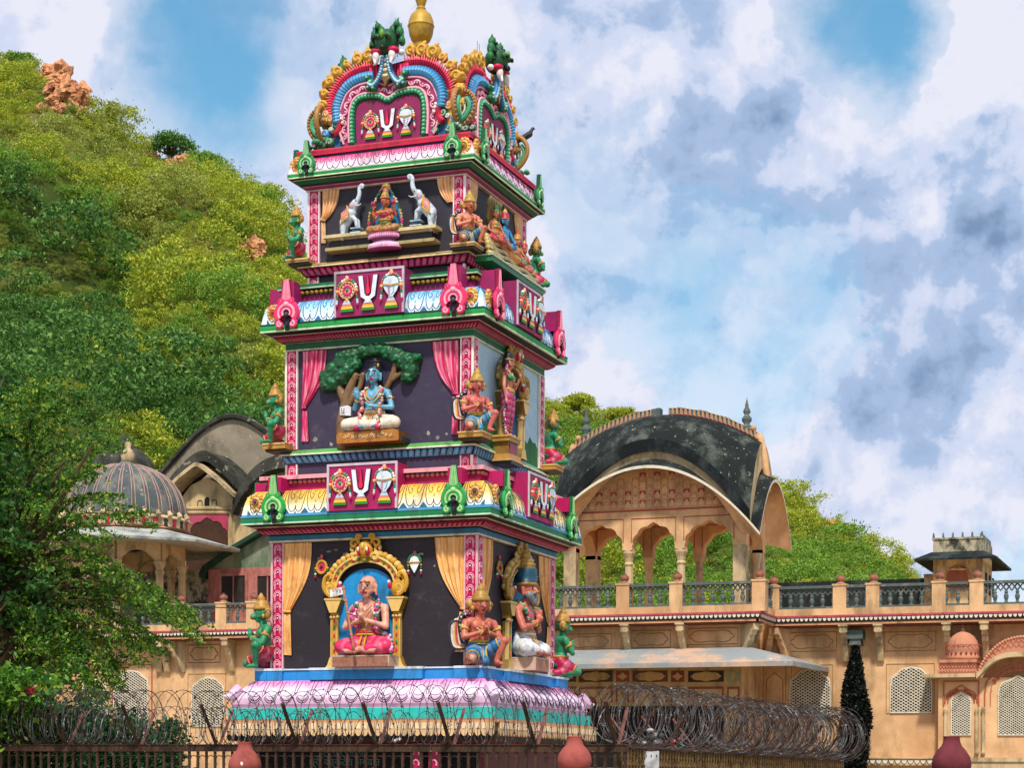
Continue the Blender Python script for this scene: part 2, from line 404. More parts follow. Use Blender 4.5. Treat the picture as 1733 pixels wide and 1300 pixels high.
# ---- cornices
def cornice(segs, name):
    b = MB(); b.ring([(a, z) for a, z, c in segs], [c for a, z, c in segs[:-1]]); return b.build(name, PAINT, gop)
K1 = [(2.155, 5.775), (2.15, 5.80), (2.135, 5.90), (2.11, 6.0), (2.06, 6.10), (1.99, 6.165)]
cornice([(1.74, 5.355, 'd8cfa8'), (1.83, 5.355, 'd8cfa8'), (1.83, 5.385, '2a6a8c'), (1.83, 5.465, '152430'), (1.80, 5.468, '152430'), (1.86, 5.485, 'd0a8a0'), (1.88, 5.50, ('a01848', 'c02a5c')), (1.99, 5.565, '2a1a26'),
         (2.02, 5.575, 'c8b090'), (2.04, 5.59, '131c1c'), (2.13, 5.615, 'bfe0c0'), (2.165, 5.617, 'bfe0c0'), (2.165, 5.64, ('17784a', '128050')), (2.165, 5.725, '8ab8b8'), (2.175, 5.73, '3a88b0'), (2.155, 5.775, ('eef4f8', 'f4f2e4')),
         (2.15, 5.80, ('f4f2e4', 'f3e8c0')), (2.135, 5.90, ('f3e8c0', 'efc860')), (2.11, 6.0, ('efc860', 'edb840')), (2.06, 6.10, 'e8b03c'), (1.99, 6.165, 'd8a038'), (1.86, 6.17, 'b0145c'), (1.86, 6.30, '3c1020'), (1.885, 6.345, '2a1018'), (1.95, 6.355, 'f0a0a8'), (1.95, 6.42, 'e07c8c'), (1.55, 6.45, BLK)], 'lower_cornice')
K2 = [(1.94, 8.885), (1.935, 8.90), (1.92, 9.0), (1.895, 9.10), (1.85, 9.18), (1.79, 9.235)]
cornice([(1.58, 8.485, 'cfd6b0'), (1.645, 8.485, 'cfd6b0'), (1.645, 8.51, '14603f'), (1.645, 8.61, 'b8cfa8'), (1.655, 8.615, '18241e'), (1.66, 8.63, 'c8a0a0'), (1.675, 8.635, ('8c1840', 'b02a50')), (1.795, 8.705, 'c0a0a0'),
         (1.81, 8.715, '101a18'), (1.92, 8.745, 'cfe8c0'), (1.955, 8.747, 'cfe8c0'), (1.955, 8.77, ('1d9048', '27a04c')), (1.955, 8.85, '0e4a38'), (1.965, 8.86, '0e4a38'), (1.94, 8.885, ('eef4fa', 'e8f2fa')), (1.935, 8.90, ('e8f2fa', 'd6ebf8')),
         (1.92, 9.0, ('d6ebf8', 'a8d4f0')), (1.895, 9.10, ('a8d4f0', '88c0e8')), (1.85, 9.18, '7ab6e2'), (1.79, 9.235, '6aa6d2'), (1.665, 9.24, '8c1c56'), (1.665, 9.37, '2c1020'), (1.69, 9.44, '2c1020'), (1.745, 9.46, 'b4d8b0'), (1.75, 9.485, '136a42'), (1.75, 9.53, '15603e'), (1.3, 9.56, BLK)], 'middle_cornice')
K3 = [(1.625, 11.385), (1.62, 11.42), (1.60, 11.50), (1.575, 11.56), (1.54, 11.62)]
cornice([(1.33, 11.13, 'd0b8a8'), (1.41, 11.13, 'd0b8a8'), (1.41, 11.15, '8c3058'), (1.455, 11.185, 'b06080'), (1.465, 11.20, '10221c'), (1.50, 11.225, '0f5a3c'), (1.555, 11.28, 'cfe0b8'), (1.57, 11.285, '0c1614'), (1.63, 11.295, 'd8e8c0'),
         (1.64, 11.297, 'd8e8c0'), (1.64, 11.315, '1f8a45'), (1.64, 11.365, 'd8e8c0'), (1.645, 11.38, 'e8ecf0'), (1.625, 11.385, ('e8eaf4', 'e6e0ee')), (1.62, 11.42, ('e6e0ee', 'eec4d8')), (1.60, 11.50, ('eec4d8', 'ee7aa4')), (1.575, 11.56, ('ee7aa4', 'e83a78')), (1.54, 11.62, '1c3868'),
         (1.50, 11.63, '1c3868'), (1.50, 11.665, 'b0183c'), (1.535, 11.67, 'c81f44'), (1.535, 11.70, '8c1030'), (1.515, 11.705, 'd8405c'), (1.53, 11.745, 'd8405c'), (1.53, 11.765, 'b02a48'), (1.0, 11.80, '1f6a4a')], 'upper_cornice')
# frieze ledges
def petals_band(p0, p1, n, col, edge, name):
    T, L = profT([p0, p1]); b = MB(); a0, a1 = p0[0], p1[0]
    for k in range(n):
        f0, f1 = -1+2*(k+.06)/n, -1+2*(k+.94)/n
        def P(f, s): return ((a0+(a1-a0)*s)*f, s)
        m = (f0+f1)/2; h = (f1-f0)/2
        pts = [P(f0, 0.02)]+[P(m+h*x, y) for x, y in ((-1, .6), (-.9, .8), (-.6, .94), (0, 1.0), (.6, .94), (.9, .8), (1, .6))]+[P(f1, 0.02)]
        b.prism(pts, T, -.002, .02, col, edge)
        b.prism([P(m+h*x*.66, .12+y*.66) for x, y in ((-1, .1), (-.9, .8), (-.5, 1.0), (.5, 1.0), (.9, .8), (1, .1))], T, .02, .03, mixc(col, 'ffffff', .14), mixc(col, '000000', .2))
    return b.build(name, PAINT, gop)
cornice([(1.60, 6.645, '0c1420'), (1.615, 6.655, '1c3850'), (1.69, 6.775, 'e0e8d0'), (1.72, 6.778, 'dfe6d0'), (1.72, 6.80, '5aa050'), (1.62, 6.875, '4c9448'), (1.5, 6.89, BLK)], 'frieze_ledge')
four(petals_band((1.62, 6.66), (1.69, 6.772), 30, '3f93b4', '173a58', 'frieze_petals'))
cornice([(1.34, 9.735, '0c1420'), (1.40, 9.745, '2c1020'), (1.49, 9.862, 'e0d0a0'), (1.515, 9.865, 'e6d6a4'), (1.515, 9.885, '8a6a38'), (1.50, 9.91, 'c8a868'), (1.42, 9.945, '9a7a48'), (1.3, 9.95, BLK)], 'frieze_ledge')
four(petals_band((1.405, 9.75), (1.49, 9.86), 26, 'c41e6a', '4c1030', 'frieze_petals'))
four(petals_band((1.885, 5.502), (1.99, 5.563), 46, 'b82458', '5c1030', 'soffit_petals'))
four(petals_band((1.68, 8.637), (1.795, 8.703), 60, 'a82450', '6c1838', 'soffit_petals'))

# ---- beads under the slabs
for a, z, n, col, r in ((1.885, 6.32, 44, 'c87078', .036), (1.70, 9.405, 40, 'a07c24', .034)):
    b = MB()
    for k in range(n): b.ell((-a+2*a*(k+.5)/n, -a, z), (a/n*.95, r, r), col, 7, 5)
    four(b.build('bead_row', PAINT, gop, True))

# ---- painted motif on the rolled cornices
def kapota(prof, w, n, colr, drop, name):
    T, L = profT(prof); b = MB(); a = prof[0][0]-.1
    W = 2*a/n
    for k in range(n):
        u0 = -a+W*(k+.5)
        for sx in (-1, 1):
            P = sp2([(.46, 1.0), (.44, .7), (.40, .38), (.30, .13), (.16, .06), (.03, .16), (0.0, .30)], 4)
            b.tube([T(u0+sx*x*W, y, .002) for x, y in P], w, colr, 4)
            sp = [(x*W, y) for x, y in sp2([(.36, .98), (.33, .72), (.22, .55), (.12, .62), (.14, .76), (.2, .74)], 4)]
            b.tube([T(u0+sx*x, y, .002) for x, y in sp], w*.85, colr, 4)
            b.tube([T(u0+sx*x*W, y, .002) for x, y in sp2([(.04, .95), (.10, .88), (.18, .92)], 3)], w*.7, colr, 4)
            # deep gap left between the scallops at the foot
            b.prism([(u0+sx*x*W, y) for x, y in ((.5, .0), (.5, .20), (.42, .13), (.33, .04), (.30, .0))], T, 0, .003, drop)
        b.prism([(u0-.05*W, 0), (u0+.05*W, 0), (u0, .12)], T, 0, .003, drop)
        b.prism([(u0-.03*W, .4), (u0+.03*W, .4), (u0, .48)], T, 0, .003, colr)
    return b.build(name, PAINTC, gop)
four(kapota(K1, .0065, 12, '20405c', '2d6488', 'painted_scrolls'))
four(kapota(K2, .0065, 12, '24507c', '2c6aa4', 'painted_scrolls'))
four(kapota(K3, .006, 11, '3c2848', 'cfd2e4', 'painted_scrolls'))

# ---- corner pilasters with curling leaf relief
def pilaster(a, z0, z1, w, pitch, edge, name='pilaster', big=True):
    b = MB(); e = a+.035
    b.box(a-w, e, -e, -a+w, z0, z1, 'b5164f')
    b.box(a-w-.022, a-w, -e-.006, -a, z0, z1, edge); b.box(a, e+.006, -a+w, -a+w+.022, z0, z1, edge)
    b.box(e-.028, e+.008, -e-.008, -e+.028, z0, z1, edge if edge != 'e8d8d0' else 'c81c48')
    n = max(1, round((z1-z0)/pitch)); p = (z1-z0)/n
    for side in (0, 1):
        S = (lambda u, v, d: (u, -(e+d), v)) if side == 0 else (lambda u, v, d: (e+d, -u, v))
        uc = a-w/2-.004
        for k in range(n):
            zc = z0+p*(k+.45); sg = 1 if k % 2 else 1
            for rr, c in ((.062, 'e890a8'), (.040, 'f2b0c4')):
                rr = rr*w/.16
                b.tube([S(uc+sg*rr*1.0*math.cos(q)+.004, zc+rr*1.15*math.sin(q), .008) for q in [R(-35+24*j) for j in range(11)]], .0090*w/.16+.001, c, 5)
            b.tube([S(uc-.055*w/.16+.03*t*w/.16, zc-.11*p/.2+.10*t*p/.2, .006) for t in (0, .5, 1)], [.014, .018, .008], 'e85c8c', 5)
            b.tube([S(uc+.05*w/.16, zc-.10*p/.2+.07*t*p/.2, .006) for t in (0, 1)], [.012, .016], 'f08cb0', 5)
            b.ell(S(uc, zc, .012), .014*w/.16, 'fbe4e8', 6, 4)
    o = b.build(name, PAINTC, gop); four(o)
pilaster(1.765, 3.302, 5.352, .165, .19, 'e2b0b4')
pilaster(1.61, 6.885, 8.482, .16, .165, 'f0e4d8')
pilaster(1.35, 9.948, 11.128, .15, .17, 'ecd8dc')
pilaster(1.60, 6.45, 6.64, .15, .19, 'f0e4d8', 'pilaster_stub')
pilaster(1.345, 9.55, 9.73, .13, .18, 'f0e4d8', 'pilaster_stub')

# ---- horseshoe ornaments
def nasi(b, u, z, T, c1, c2, cd, k=1.0, stem=True, ball='3a3440'):
    P = lambda x, y: (u+x*k, z+y*k)
    if stem: b.prism([P(-.045, .75), P(.045, .75), P(.09, .40), (P(-.09, .40))], T, -.02, .05, c1, cd, mixc(c1, c2, .45))
    for x in (-.02, .02): 
        if stem: b.tube([T(*P(x, .72), .052), T(*P(x*2, .42), .056)], .007*k, c2, 4)
    # outer horseshoe
    for rr, w, c, dd in ((.185, .045, c1, .03), (.135, .026, c2, .05), (.10, .022, c1, .055), (.068, .02, c2, .05)):
        pts = [(rr*math.cos(q)*1.05, .20+rr*math.sin(q)) for q in [R(-38+16*j) for j in range(17)]]
        b.tube([T(*P(x, y), dd) for x, y in pts], w*k, c, 6, flat=.8)
    b.prism([P(.20*math.cos(R(a))*1.05, .20+.20*math.sin(R(a))) for a in range(-40, 226, 14)], T, -.03, .012, cd)
    for sx in (-1, 1):
        for rr, w, c, dd in ((.078, .026, c1, .04), (.05, .02, c2, .055)):
            pts = spiral((sx*.115, .015), rr, 1.1, R(90) if sx > 0 else R(90), -sx, 12, .2)
            b.tube([T(*P(x, y), dd) for x, y in pts], w*k, c, 6)
        pts = spiral((sx*.095, .40), .05, 1.0, R(-90), sx, 10, .25)
        b.tube([T(*P(x, y), .05) for x, y in pts], .018*k, c1, 6)
        b.ell(T(*P(sx*.095, .40), .05), .016*k, c2, 6, 4)
    b.prism([P(-.05, .18), P(.05, .18), P(.035, -.08), P(-.035, -.08)], T, -.03, .02, BLK)
    b.ell(T(*P(0, .17), .045), (.05*k, .045*k, .05*k), ball, 8, 6)
    b.ell(T(*P(0, .02), .03), (.022*k, .02*k, .05*k), ball, 6, 5); b.ell(T(*P(0, .34), .06), (.05*k, .03, .045*k), c2, 8, 6)
def ornaments(a, z, off, c1, c2, cd, back, arec, k, zt):
    for s in (-1, 1):
        b = MB(); nasi(b, s*off, z, FT(a), c1, c2, cd, k)
        if zt: b.box(s*off-.115, s*off+.115, -(a-.0), -(arec), zt, z+.72*k, back)
        four(b.build('horseshoe_ornament', PAINTC, gop))
ornaments(2.17, 5.70, 1.56, '2f9c4c', 'a8d890', '146038', 'b0145c', 1.80, .92, 6.12)
ornaments(1.965, 8.83, 1.45, 'e2366c', 'f4a8bc', '8c1440', '9c1c5c', 1.62, .98, 9.2)
ornaments(1.645, 11.37, 1.28, '2c8c4c', 'a0d0a0', '145438', '2c8c4c', 1.52, .68, 0)
# golden lion-face roundels beside the corners
for a, z, u, c in ((2.15, 5.98, 1.90, '4a3c78'), (1.94, 9.06, 1.72, 'd0304c'), (1.62, 11.52, 1.46, 'b07840')):
    for s in (-1, 1):
        b = MB(); T = FT(a-.03)
        for j in range(13):
            q = R(j*27.7); b.ell(T(s*u+.085*math.cos(q), z+.105*math.sin(q), .02), .034, 'c98c30' if j % 2 else 'e0b060', 7, 5)
        b.ell(T(s*u, z, .02), (.085, .04, .10), 'e3bf7a', 10, 7); b.tube([T(s*u+.05*math.cos(R(q)), z+.05*math.sin(R(q)), .06) for q in range(0, 360, 30)], .012, 'a8702c', 5, True)
        b.ell(T(s*u, z, .07), .03, c, 8, 6); b.ell(T(s*u-.03, z-.12, .02), (.035, .03, .04), 'efd8a8', 7, 5); b.ell(T(s*u+.03, z-.12, .02), (.035, .03, .04), 'efd8a8', 7, 5)
        four(b.build('lion_face_roundel', PAINTC, gop, True))

# ---- emblem panels: wheel, forehead mark and conch
def emblems(b, T, cu, cz, k):
    S = lambda x, y, d: T(cu+x*k, cz+y*k, d*k)
    def pr(pts, d0, d1, c, sd=None): b.prism([(cu+x*k, cz+y*k) for x, y in pts], T, d0*k, d1*k, c, sd)
    OUT = '20242c'
    def stand(x):
        pr([(x-.115, -.265), (x+.115, -.265), (x+.11, -.225), (x-.11, -.225)], 0, .035, '2f8c3c', OUT)
        pr([(x-.105, -.225), (x+.105, -.225), (x+.09, -.18), (x-.09, -.18)], 0, .04, 'eec23c', OUT)
        pr([(x-.088, -.18), (x+.088, -.18), (x+.075, -.15), (x-.075, -.15)], 0, .042, 'e8806c', OUT)
        pr([(x-.075, -.15), (x+.075, -.15), (x+.04, -.09), (x-.04, -.09)], 0, .045, 'b8cfe0', OUT)
    for x in (-.37, 0, .40): stand(x)
    # forehead mark
    L = [(-.165, .28), (-.095, .28), (-.058, -.005), (-.03, -.045), (.03, -.045), (.058, -.005), (.095, .28), (.165, .28), (.122, -.05), (.045, -.10), (.03, -.15), (-.03, -.15), (-.045, -.10), (-.122, -.05)]
    pr([(x*1.06, y*1.02) for x, y in L], 0, .035, OUT); pr(L, .035, .05, 'dfe8f0', 'b8c4d0')
    pr(sp2([(0, .29), (.018, .12), (.036, .02), (0, -.02), (-.036, .02), (-.018, .12)], 3, True), 0, .05, 'e0244c', '901030')
    # wheel
    c = (-.37, .075)
    b.prism([(cu+(c[0]+.135*math.cos(R(a)))*k, cz+(c[1]+.135*math.sin(R(a)))*k) for a in range(0, 360, 20)], T, 0, .02*k, 'f0d0d0', OUT)
    for j in range(12):
        q = R(30*j); b.ell(S(c[0]+.068*math.cos(q), c[1]+.068*math.sin(q), .025), .026*k, 'e0406c', 6, 4)
        b.ell(S(c[0]+.112*math.cos(q), c[1]+.112*math.sin(q), .025), .013*k, '4c2430', 5, 3)
    b.tube([S(c[0]+.132*math.cos(R(q)), c[1]+.132*math.sin(R(q)), .03) for q in range(0, 360, 20)], .013*k, 'e0a860', 5, True)
    b.ell(S(c[0], c[1], .035), .028*k, '3c8c4c', 7, 5); b.ell(S(c[0], c[1]-.165, .03), .03*k, 'e8b46c', 6, 4)
    for sx in (-1, 1): pass
    # conch
    q = (.40, .0)
    pts = [(q[0]+x, q[1]+y) for x, y in ((-.13, .15), (-.11, .20), (-.05, .235), (.05, .235), (.11, .20), (.13, .15), (.135, .09), (.10, 0), (.05, -.06), (.03, -.09), (-.03, -.09), (-.05, -.05), (-.10, .02), (-.135, .09))]
    pr([((x-q[0])*1.07+q[0], (y-q[1])*1.05+q[1]) for x, y in pts], 0, .03, OUT); pr(pts, .03, .055, 'cfe0ee', '90a8bc')
    b.tube([S(q[0]-.135, q[1]+.11, .06), S(q[0], q[1]+.09, .065), S(q[0]+.135, q[1]+.11, .06)], .014*k, 'd8b070', 5)
    for j in range(4): b.tube([S(q[0]-.05, q[1]+.06-.035*j, .058), S(q[0]-.01, q[1]+.045-.035*j, .06)], .008*k, 'c87890', 4)
    b.tube([S(q[0]+.06, q[1]+.07, .056), S(q[0]+.045, q[1]-.02, .058), S(q[0]+.01, q[1]-.06, .056)], .007*k, '8898b0', 4)
    # garlands over wheel and conch
    for (x0, y0, w, h) in ((-.37, .07, .165, .175), (.40, .10, .165, .18)):
        n = 12
        for j in range(n+1):
            t = j/n; a = math.pi*(1-t); cc = ['e0406c', '4c9c6c', 'e8e4e0'][j//2 % 3]
            b.ell(S(x0+w*math.cos(a), y0+h*math.sin(a), .03), .026*k, cc, 6, 4)
        for sx in (-1, 1):
            b.ell(S(x0+sx*w, y0-.01, .04), .032*k, 'eeb468', 7, 5)
            for j, cc in enumerate(('e0506c', '3c7c5c', '3c7c5c', 'c8dce8', 'c8dce8', 'd8204c')): b.ell(S(x0+sx*(w+.004*j), y0-.055-.035*j, .03), (.022*k, .02*k, .024*k), cc, 6, 4)
        b.ell(S(x0, y0+h+.02, .04), (.034*k, .02*k, .045*k), 'f0b080', 7, 5)
def panel(a, arec, w, z0, z1, col, frame, k, cz):
    b = MB(); T = FT(a)
    b.box(-w, w, -a, -arec, z0, z1, col)
    f = .028
    b.box(-w-f*.3, -w+f, -a-.015, -a+.01, z0, z1+f*.4, frame); b.box(w-f, w+f*.3, -a-.015, -a+.01, z0, z1+f*.4, frame); b.box(-w, w, -a-.0155, -a+.01, z1-f, z1+f*.4, frame)
    p = b.build('emblem_panel', PAINT, gop)
    e = MB(); emblems(e, T, 0, cz, k); eo = e.build('relief_emblem', PAINTC, p)
    for j in (1, 2, 3): dup(p, gop, rz=j*math.pi/2)
panel(2.20, 1.80, .60, 5.775, 6.50, 'a81a5c', 'c8b8c4', 1.0, 6.12)
panel(1.985, 1.60, .60, 8.885, 9.60, '94245c', 'c0aebc', 1.0, 9.22)

# ---- curtains in relief
def curtain(a, left, right, tail, z_side, name, palette, seed, folds=5):
    """left edge px list / right edge px list from top to tie, then the tail"""
    rnd = random.Random(seed)
    L = [uvf(x, y, a) for x, y in left]; Rr = [uvf(x, y, a) for x, y in right]
    Ls = sp2(L, 4); Rs = sp2(Rr, 4)
    ph = rnd.random()*6
    def samp(P, t):
        x = t*(len(P)-1); k = min(int(x), len(P)-2); f = x-k
        return (P[k][0]*(1-f)+P[k+1][0]*f, P[k][1]*(1-f)+P[k+1][1]*f)
    def F(s, t):
        p, q = samp(Ls, t), samp(Rs, t); u = p[0]*(1-s)+q[0]*s; v = p[1]*(1-s)+q[1]*s
        d = .03+.016*math.sin(s*folds*2*math.pi+ph+1.2*t)+.012*math.sin(math.pi*s)
        if s in (0, 1): d = 0
        return (u, -(a+d), v)
    def C(s, t):
        x = .5+.5*math.sin(s*folds*2*math.pi+ph+1.2*t+.8)+.35*math.sin(s*17+ph+t*3)+.2*math.sin(t*9+s*5); x = min(max(x, 0), 1)
        k = x*(len(palette)-1); i = min(int(k), len(palette)-2); return mixc(palette[i], palette[i+1], k-i)
    b = MB(); b.grid(F, 30, 22, C)
    for P in (Ls, Rs): b.tube([(u, -(a+.004), v) for u, v in P], .007, '241820', 4)
    if tail:
        tl = [uvf(x, y, a) for x, y in tail]
        b.grid(lambda s, t: ((tl[0][0]*(1-s)+tl[1][0]*s)*(1-t)+(tl[3][0]*(1-s)+tl[2][0]*s)*t, -(a+.02+.01*math.sin(s*9)), (tl[0][1]*(1-s)+tl[1][1]*s)*(1-t)+(tl[3][1]*(1-s)+tl[2][1]*s)*t), 8, 8, C)
        m = Ls[-1], Rs[-1]
        b.tube([(m[0][0]-.01, -(a+.03), m[0][1]), (m[1][0]+.01, -(a+.03), m[1][1])], .022, palette[1], 6)
        b.tube([(p[0], -(a+.004), p[1]) for p in (tl[0], tl[3], tl[2], tl[1])], .007, '241820', 4)
    return b.build(name, PAINTC, gop, True)
PA1 = ['e8a85c', 'f0b468', 'f2c488', 'eec070', 'd88a50']; PA2 = ['b81850', 'd83070', 'e86c94', 'ecb4bc', 'd8386c']; PA3 = ['d89a60', 'e8b078', 'f0c898', 'e8b480']
for rzk in (0, 1, 3):
    for aa, spec, pal in ((1.76, (([(481, 921), (480, 960), (480, 1000), (480, 1036)], [(528, 919), (526, 955), (516, 990), (492, 1036)], [(480, 1040), (492, 1040), (494, 1110), (480, 1109)]),
                                  ([(735, 911), (739, 948), (752, 985), (781, 1030)], [(787, 909), (787, 950), (787, 990), (787, 1032)], [(778, 1036), (787, 1036), (786, 1104), (770, 1104)])), PA1),
                          (1.605, (([(513, 596), (513, 630), (512, 660), (512, 692)], [(553, 593), (550, 625), (540, 655), (518, 690)], [(512, 696), (520, 696), (523, 748), (511, 748)]),
                                   ([(730, 580), (734, 610), (745, 640), (768, 666)], [(776, 577), (776, 610), (776, 640), (776, 668)], [(766, 672), (776, 672), (776, 736), (764, 736)])), PA2),
                          (1.345, (([(545, 323), (545, 345), (545, 362), (544, 372)], [(575, 320), (572, 340), (565, 358), (551, 374)], [(544, 377), (551, 377), (552, 412), (544, 412)]),
                                   ([(738, 300), (741, 318), (747, 332), (758, 344)], [(769, 297), (769, 315), (769, 330), (769, 342)], None)), PA3)):
        if aa == 1.605 and rzk: continue
        for j, sp in enumerate(spec):
            o = curtain(aa, sp[0], sp[1], sp[2], 0, 'curtain', pal, int(aa*100)+j+rzk*7); o.rotation_euler.z = rzk*math.pi/2

# ---- golden niche arches
def niche(a, cu, zb, W, zs, H, name, gold='c9962f', blue='1f8fd0', rz=0, halo=True, d_in=.0, gems=True, panelcol=None):
    """arch on two pillars; W half width between pillar centres, zs springing, H arch height"""
    b = MB(); T = FT(a); G2 = mixc(gold, 'ffe8a0', .35); GD = mixc(gold, '000000', .45)
    pnl = MB(); r = W-.06
    pts = [(cu-r, zb)]+[(cu+r*math.cos(q), zs+(H-.08)*math.sin(q)) for q in [math.pi-math.pi*j/18 for j in range(19)]]+[(cu+r, zb)]
    pnl.prism(pts, T, 0, .03, blue); 
    b.tube([T(x, y, .034) for x, y in pts[1:-1]], .012, '101820', 5)
    for s in (-1, 1):
        x = cu+s*W
        b.prism([(x-.15, zb), (x+.15, zb), (x+.11, zb+.05), (x+.07, zb+.17), (x-.07, zb+.17), (x-.11, zb+.05)], T, 0, .13, gold, GD, G2)
        b.box(x-.05, x+.05, -(a+.11), -a, zb+.17, zs-.42, gold); b.box(x-.062, x-.045, -(a+.118), -(a+.05), zb+.17, zs-.42, G2); b.box(x+.045, x+.062, -(a+.118), -(a+.05), zb+.17, zs-.42, G2)
        if gems:
            n = 5
            for j in range(n): b.ell(T(x, zb+.27+(zs-.42-zb-.3)*j/(n-1), .112), (.018, .014, .038), ('c83050', '2c8050')[j % 2], 6, 5)
        for j in range(3): b.ell(T(x+(j-1)*.052, zs-.40, .10), (.034, .05, .034), G2, 7, 5)
        b.box(x-.06, x+.06, -(a+.12), -a, zs-.37, zs-.33, gold)
        b.prism([(x-.06, zs-.33), (x+.06, zs-.33), (x+.125, zs-.17), (x+.14, zs-.13), (x-.14, zs-.13), (x-.125, zs-.17)], T, 0, .17, gold, GD, G2)
        b.box(x-.15, x+.15, -(a+.18), -a, zs-.13, zs-.10, G2)
        # makara curl on the capital
        b.ell(T(x, zs+.04, .09), (.12, .09, .13), gold, 10, 7)
        for rr, c in ((.12, gold), (.085, G2), (.05, gold)):
            pp = spiral((x+s*.04, zs+.05), rr, .85, R(-100) if s > 0 else R(-80), s, 12, .5); b.tube([T(px_, py_, .15) for px_, py_ in pp], .024, c, 6)
        b.tube([T(*q, .13) for q in sp2([(x+s*.13, zs-.02), (x+s*.18, zs+.10), (x+s*.15, zs+.24), (x+s*.06, zs+.28), (x+s*.05, zs+.21)], 4)], .035, gold, 7)
        b.ell(T(x-s*.10, zs+.08, .14), (.05, .04, .06), 'b02040', 7, 5); b.ell(T(x-s*.12, zs+.14, .15), (.03, .03, .03), 'f0d8d8', 6, 4)
    # arch ring
    for rr, w, c, dd in ((0.0, .05, gold, .07), (.045, .022, G2, .12), (-.045, .018, G2, .11)):
        b.tube([T(cu+(W+rr)*math.cos(q), zs+.10+(H-.04+rr)*math.sin(q), dd) for q in [math.pi*(.04+.92*j/24) for j in range(25)]], w, c, 7)
    if gems:
        for j in range(13):
            q = math.pi*(.10+.80*j/12); b.ell(T(cu+W*math.cos(q), zs+.10+(H-.04)*math.sin(q), .122), .024, ('c83050', '2c8050')[j % 2], 6, 4)
    # outer leafy scroll each side
    for s in (-1, 1):
        for j in range(9):
            q = math.pi/2 - s*(R(20)+R(66)*(j/8)); rx, rz_ = W+.13, H+.06
            b.ell(T(cu+rx*math.cos(q), zs+.10+rz_*math.sin(q), .07), (.062, .06, .062), gold if j % 2 else G2, 8, 6)
        q = math.pi/2-s*R(19); pp = spiral((cu+(W+.13)*math.cos(q), zs+.16+(H+.09)*math.sin(q)), .075, 1.0, R(-60), -s, 12, .25)
        b.tube([T(px_, py_, .10) for px_, py_ in pp], .028, G2, 6)
    # lion mask at the crown
    zc = zs+H+.20
    b.ell(T(cu, zc, .12), (.13, .11, .15), gold, 10, 8)
    for s in (-1, 1):
        b.ell(T(cu+s*.075, zc-.03, .2), (.04, .04, .075), 'b8203c', 7, 6); b.ell(T(cu+s*.075, zc, .235), (.018, .02, .04), 'f4eee0', 6, 5)
        for cc, (ox, oy, rr) in enumerate(((.19, .10, .085), (.17, -.12, .075), (.12, .2, .05))):
            pp = spiral((cu+s*ox, zc+oy), rr, 1.1, R(180) if s > 0 else 0, -s, 12, .2); b.tube([T(px_, py_, .13) for px_, py_ in pp], .028, (gold, G2)[cc % 2], 6)
    b.ell(T(cu, zc+.05, .22), (.03, .04, .06), G2, 7, 5); b.ell(T(cu, zc-.16, .14), (.05, .04, .05), '8a8040', 7, 5)
    o = b.build(name, PAINTC, gop, 'auto'); o.rotation_euler.z = rz
    pnl.build('niche_panel', PAINT, o)
    if halo:   # small wheel and conch in relief on both sides of the arch
        h = MB()
        for s, c in ((-1, 'c83458'), (1, 'e4e8ec')):
            x, y = cu+s*(W+.27), zs+.42
            if s < 0:
                h.tube([T(x+.085*math.cos(R(q)), y+.10*math.sin(R(q)), .03) for q in range(0, 360, 24)], .022, gold, 6, True); h.prism([(x+.075*math.cos(R(q)), y+.09*math.sin(R(q))) for q in range(0, 360, 24)], T, 0, .03, c); h.ell(T(x, y, .04), .025, '3c2030', 6, 5)
            else:
                h.prism([(x+p, y+q) for p, q in ((-.09, .02), (-.06, .1), (0, .13), (.06, .1), (.09, .02), (.04, -.08), (0, -.15), (-.05, -.07))], T, 0, .045, c, '9098a0')
                h.tube([T(x+.11*math.cos(R(q)), y+.02+.13*math.sin(R(q)), .04) for q in range(0, 181, 20)], .02, '2c7048', 6); h.tube([T(x-.11, y+.02, .05), T(x+.11, y+.02, .05)], .012, gold, 5)
            h.ell(T(x, y+.17, .03), (.03, .02, .04), 'c8504c', 6, 5)
            for t in (-1, 1): 
                for j, cc in enumerate(('c8a040', '2c7048', 'e0e0e0', 'c82040')): h.ell(T(x+t*.11, y-.02-.045*j, .03), .02, cc, 6, 4)
        ho = h.build('relief_symbols', PAINTC, o)
    return o
z0 = 3.31
niche(1.76, -.085, z0, .545, 4.52, .46, 'niche_arch')
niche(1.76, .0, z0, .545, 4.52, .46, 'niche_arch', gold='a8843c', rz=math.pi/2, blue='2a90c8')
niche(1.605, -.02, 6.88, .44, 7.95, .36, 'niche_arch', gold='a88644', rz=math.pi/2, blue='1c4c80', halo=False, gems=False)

# ---- roof with horseshoe gables
GA = 1.20
def gp(L): return [uvf(x, y, GA) for x, y in L]
cx0 = uvf(661.5, 177, GA)[0]
def sym(L):                       # left half (foot to middle) mirrored about the tower axis
    q = [(u-cx0, v) for u, v in gp(L)]; return q+[(-u, v) for u, v in q[-2::-1]]
inner = sym([(607, 243), (606, 215), (607, 190), (611, 180), (620, 173.5), (634, 171.5), (648, 172.5), (661.5, 178)])
grn = sym([(596, 245), (595, 215), (597, 190), (602, 174), (613, 164), (630, 160.5), (647, 161.5), (661.5, 168)])
pnk = sym([(586, 247), (578, 222), (578, 198), (583, 180), (591, 162), (604, 150), (621, 143.5), (642, 142.5), (661.5, 147)])
blu = sym([(568, 205), (567, 185), (570, 168), (580, 149), (595, 134.5), (612.5, 126), (632, 122), (645, 121), (661.5, 120)])
red = sym([(560, 205), (558, 185), (563, 161), (573, 141), (589, 125), (608, 113.5), (628, 108.5), (645, 108), (661.5, 108)])
T = FT(GA)
b = MB()
zb = 11.72
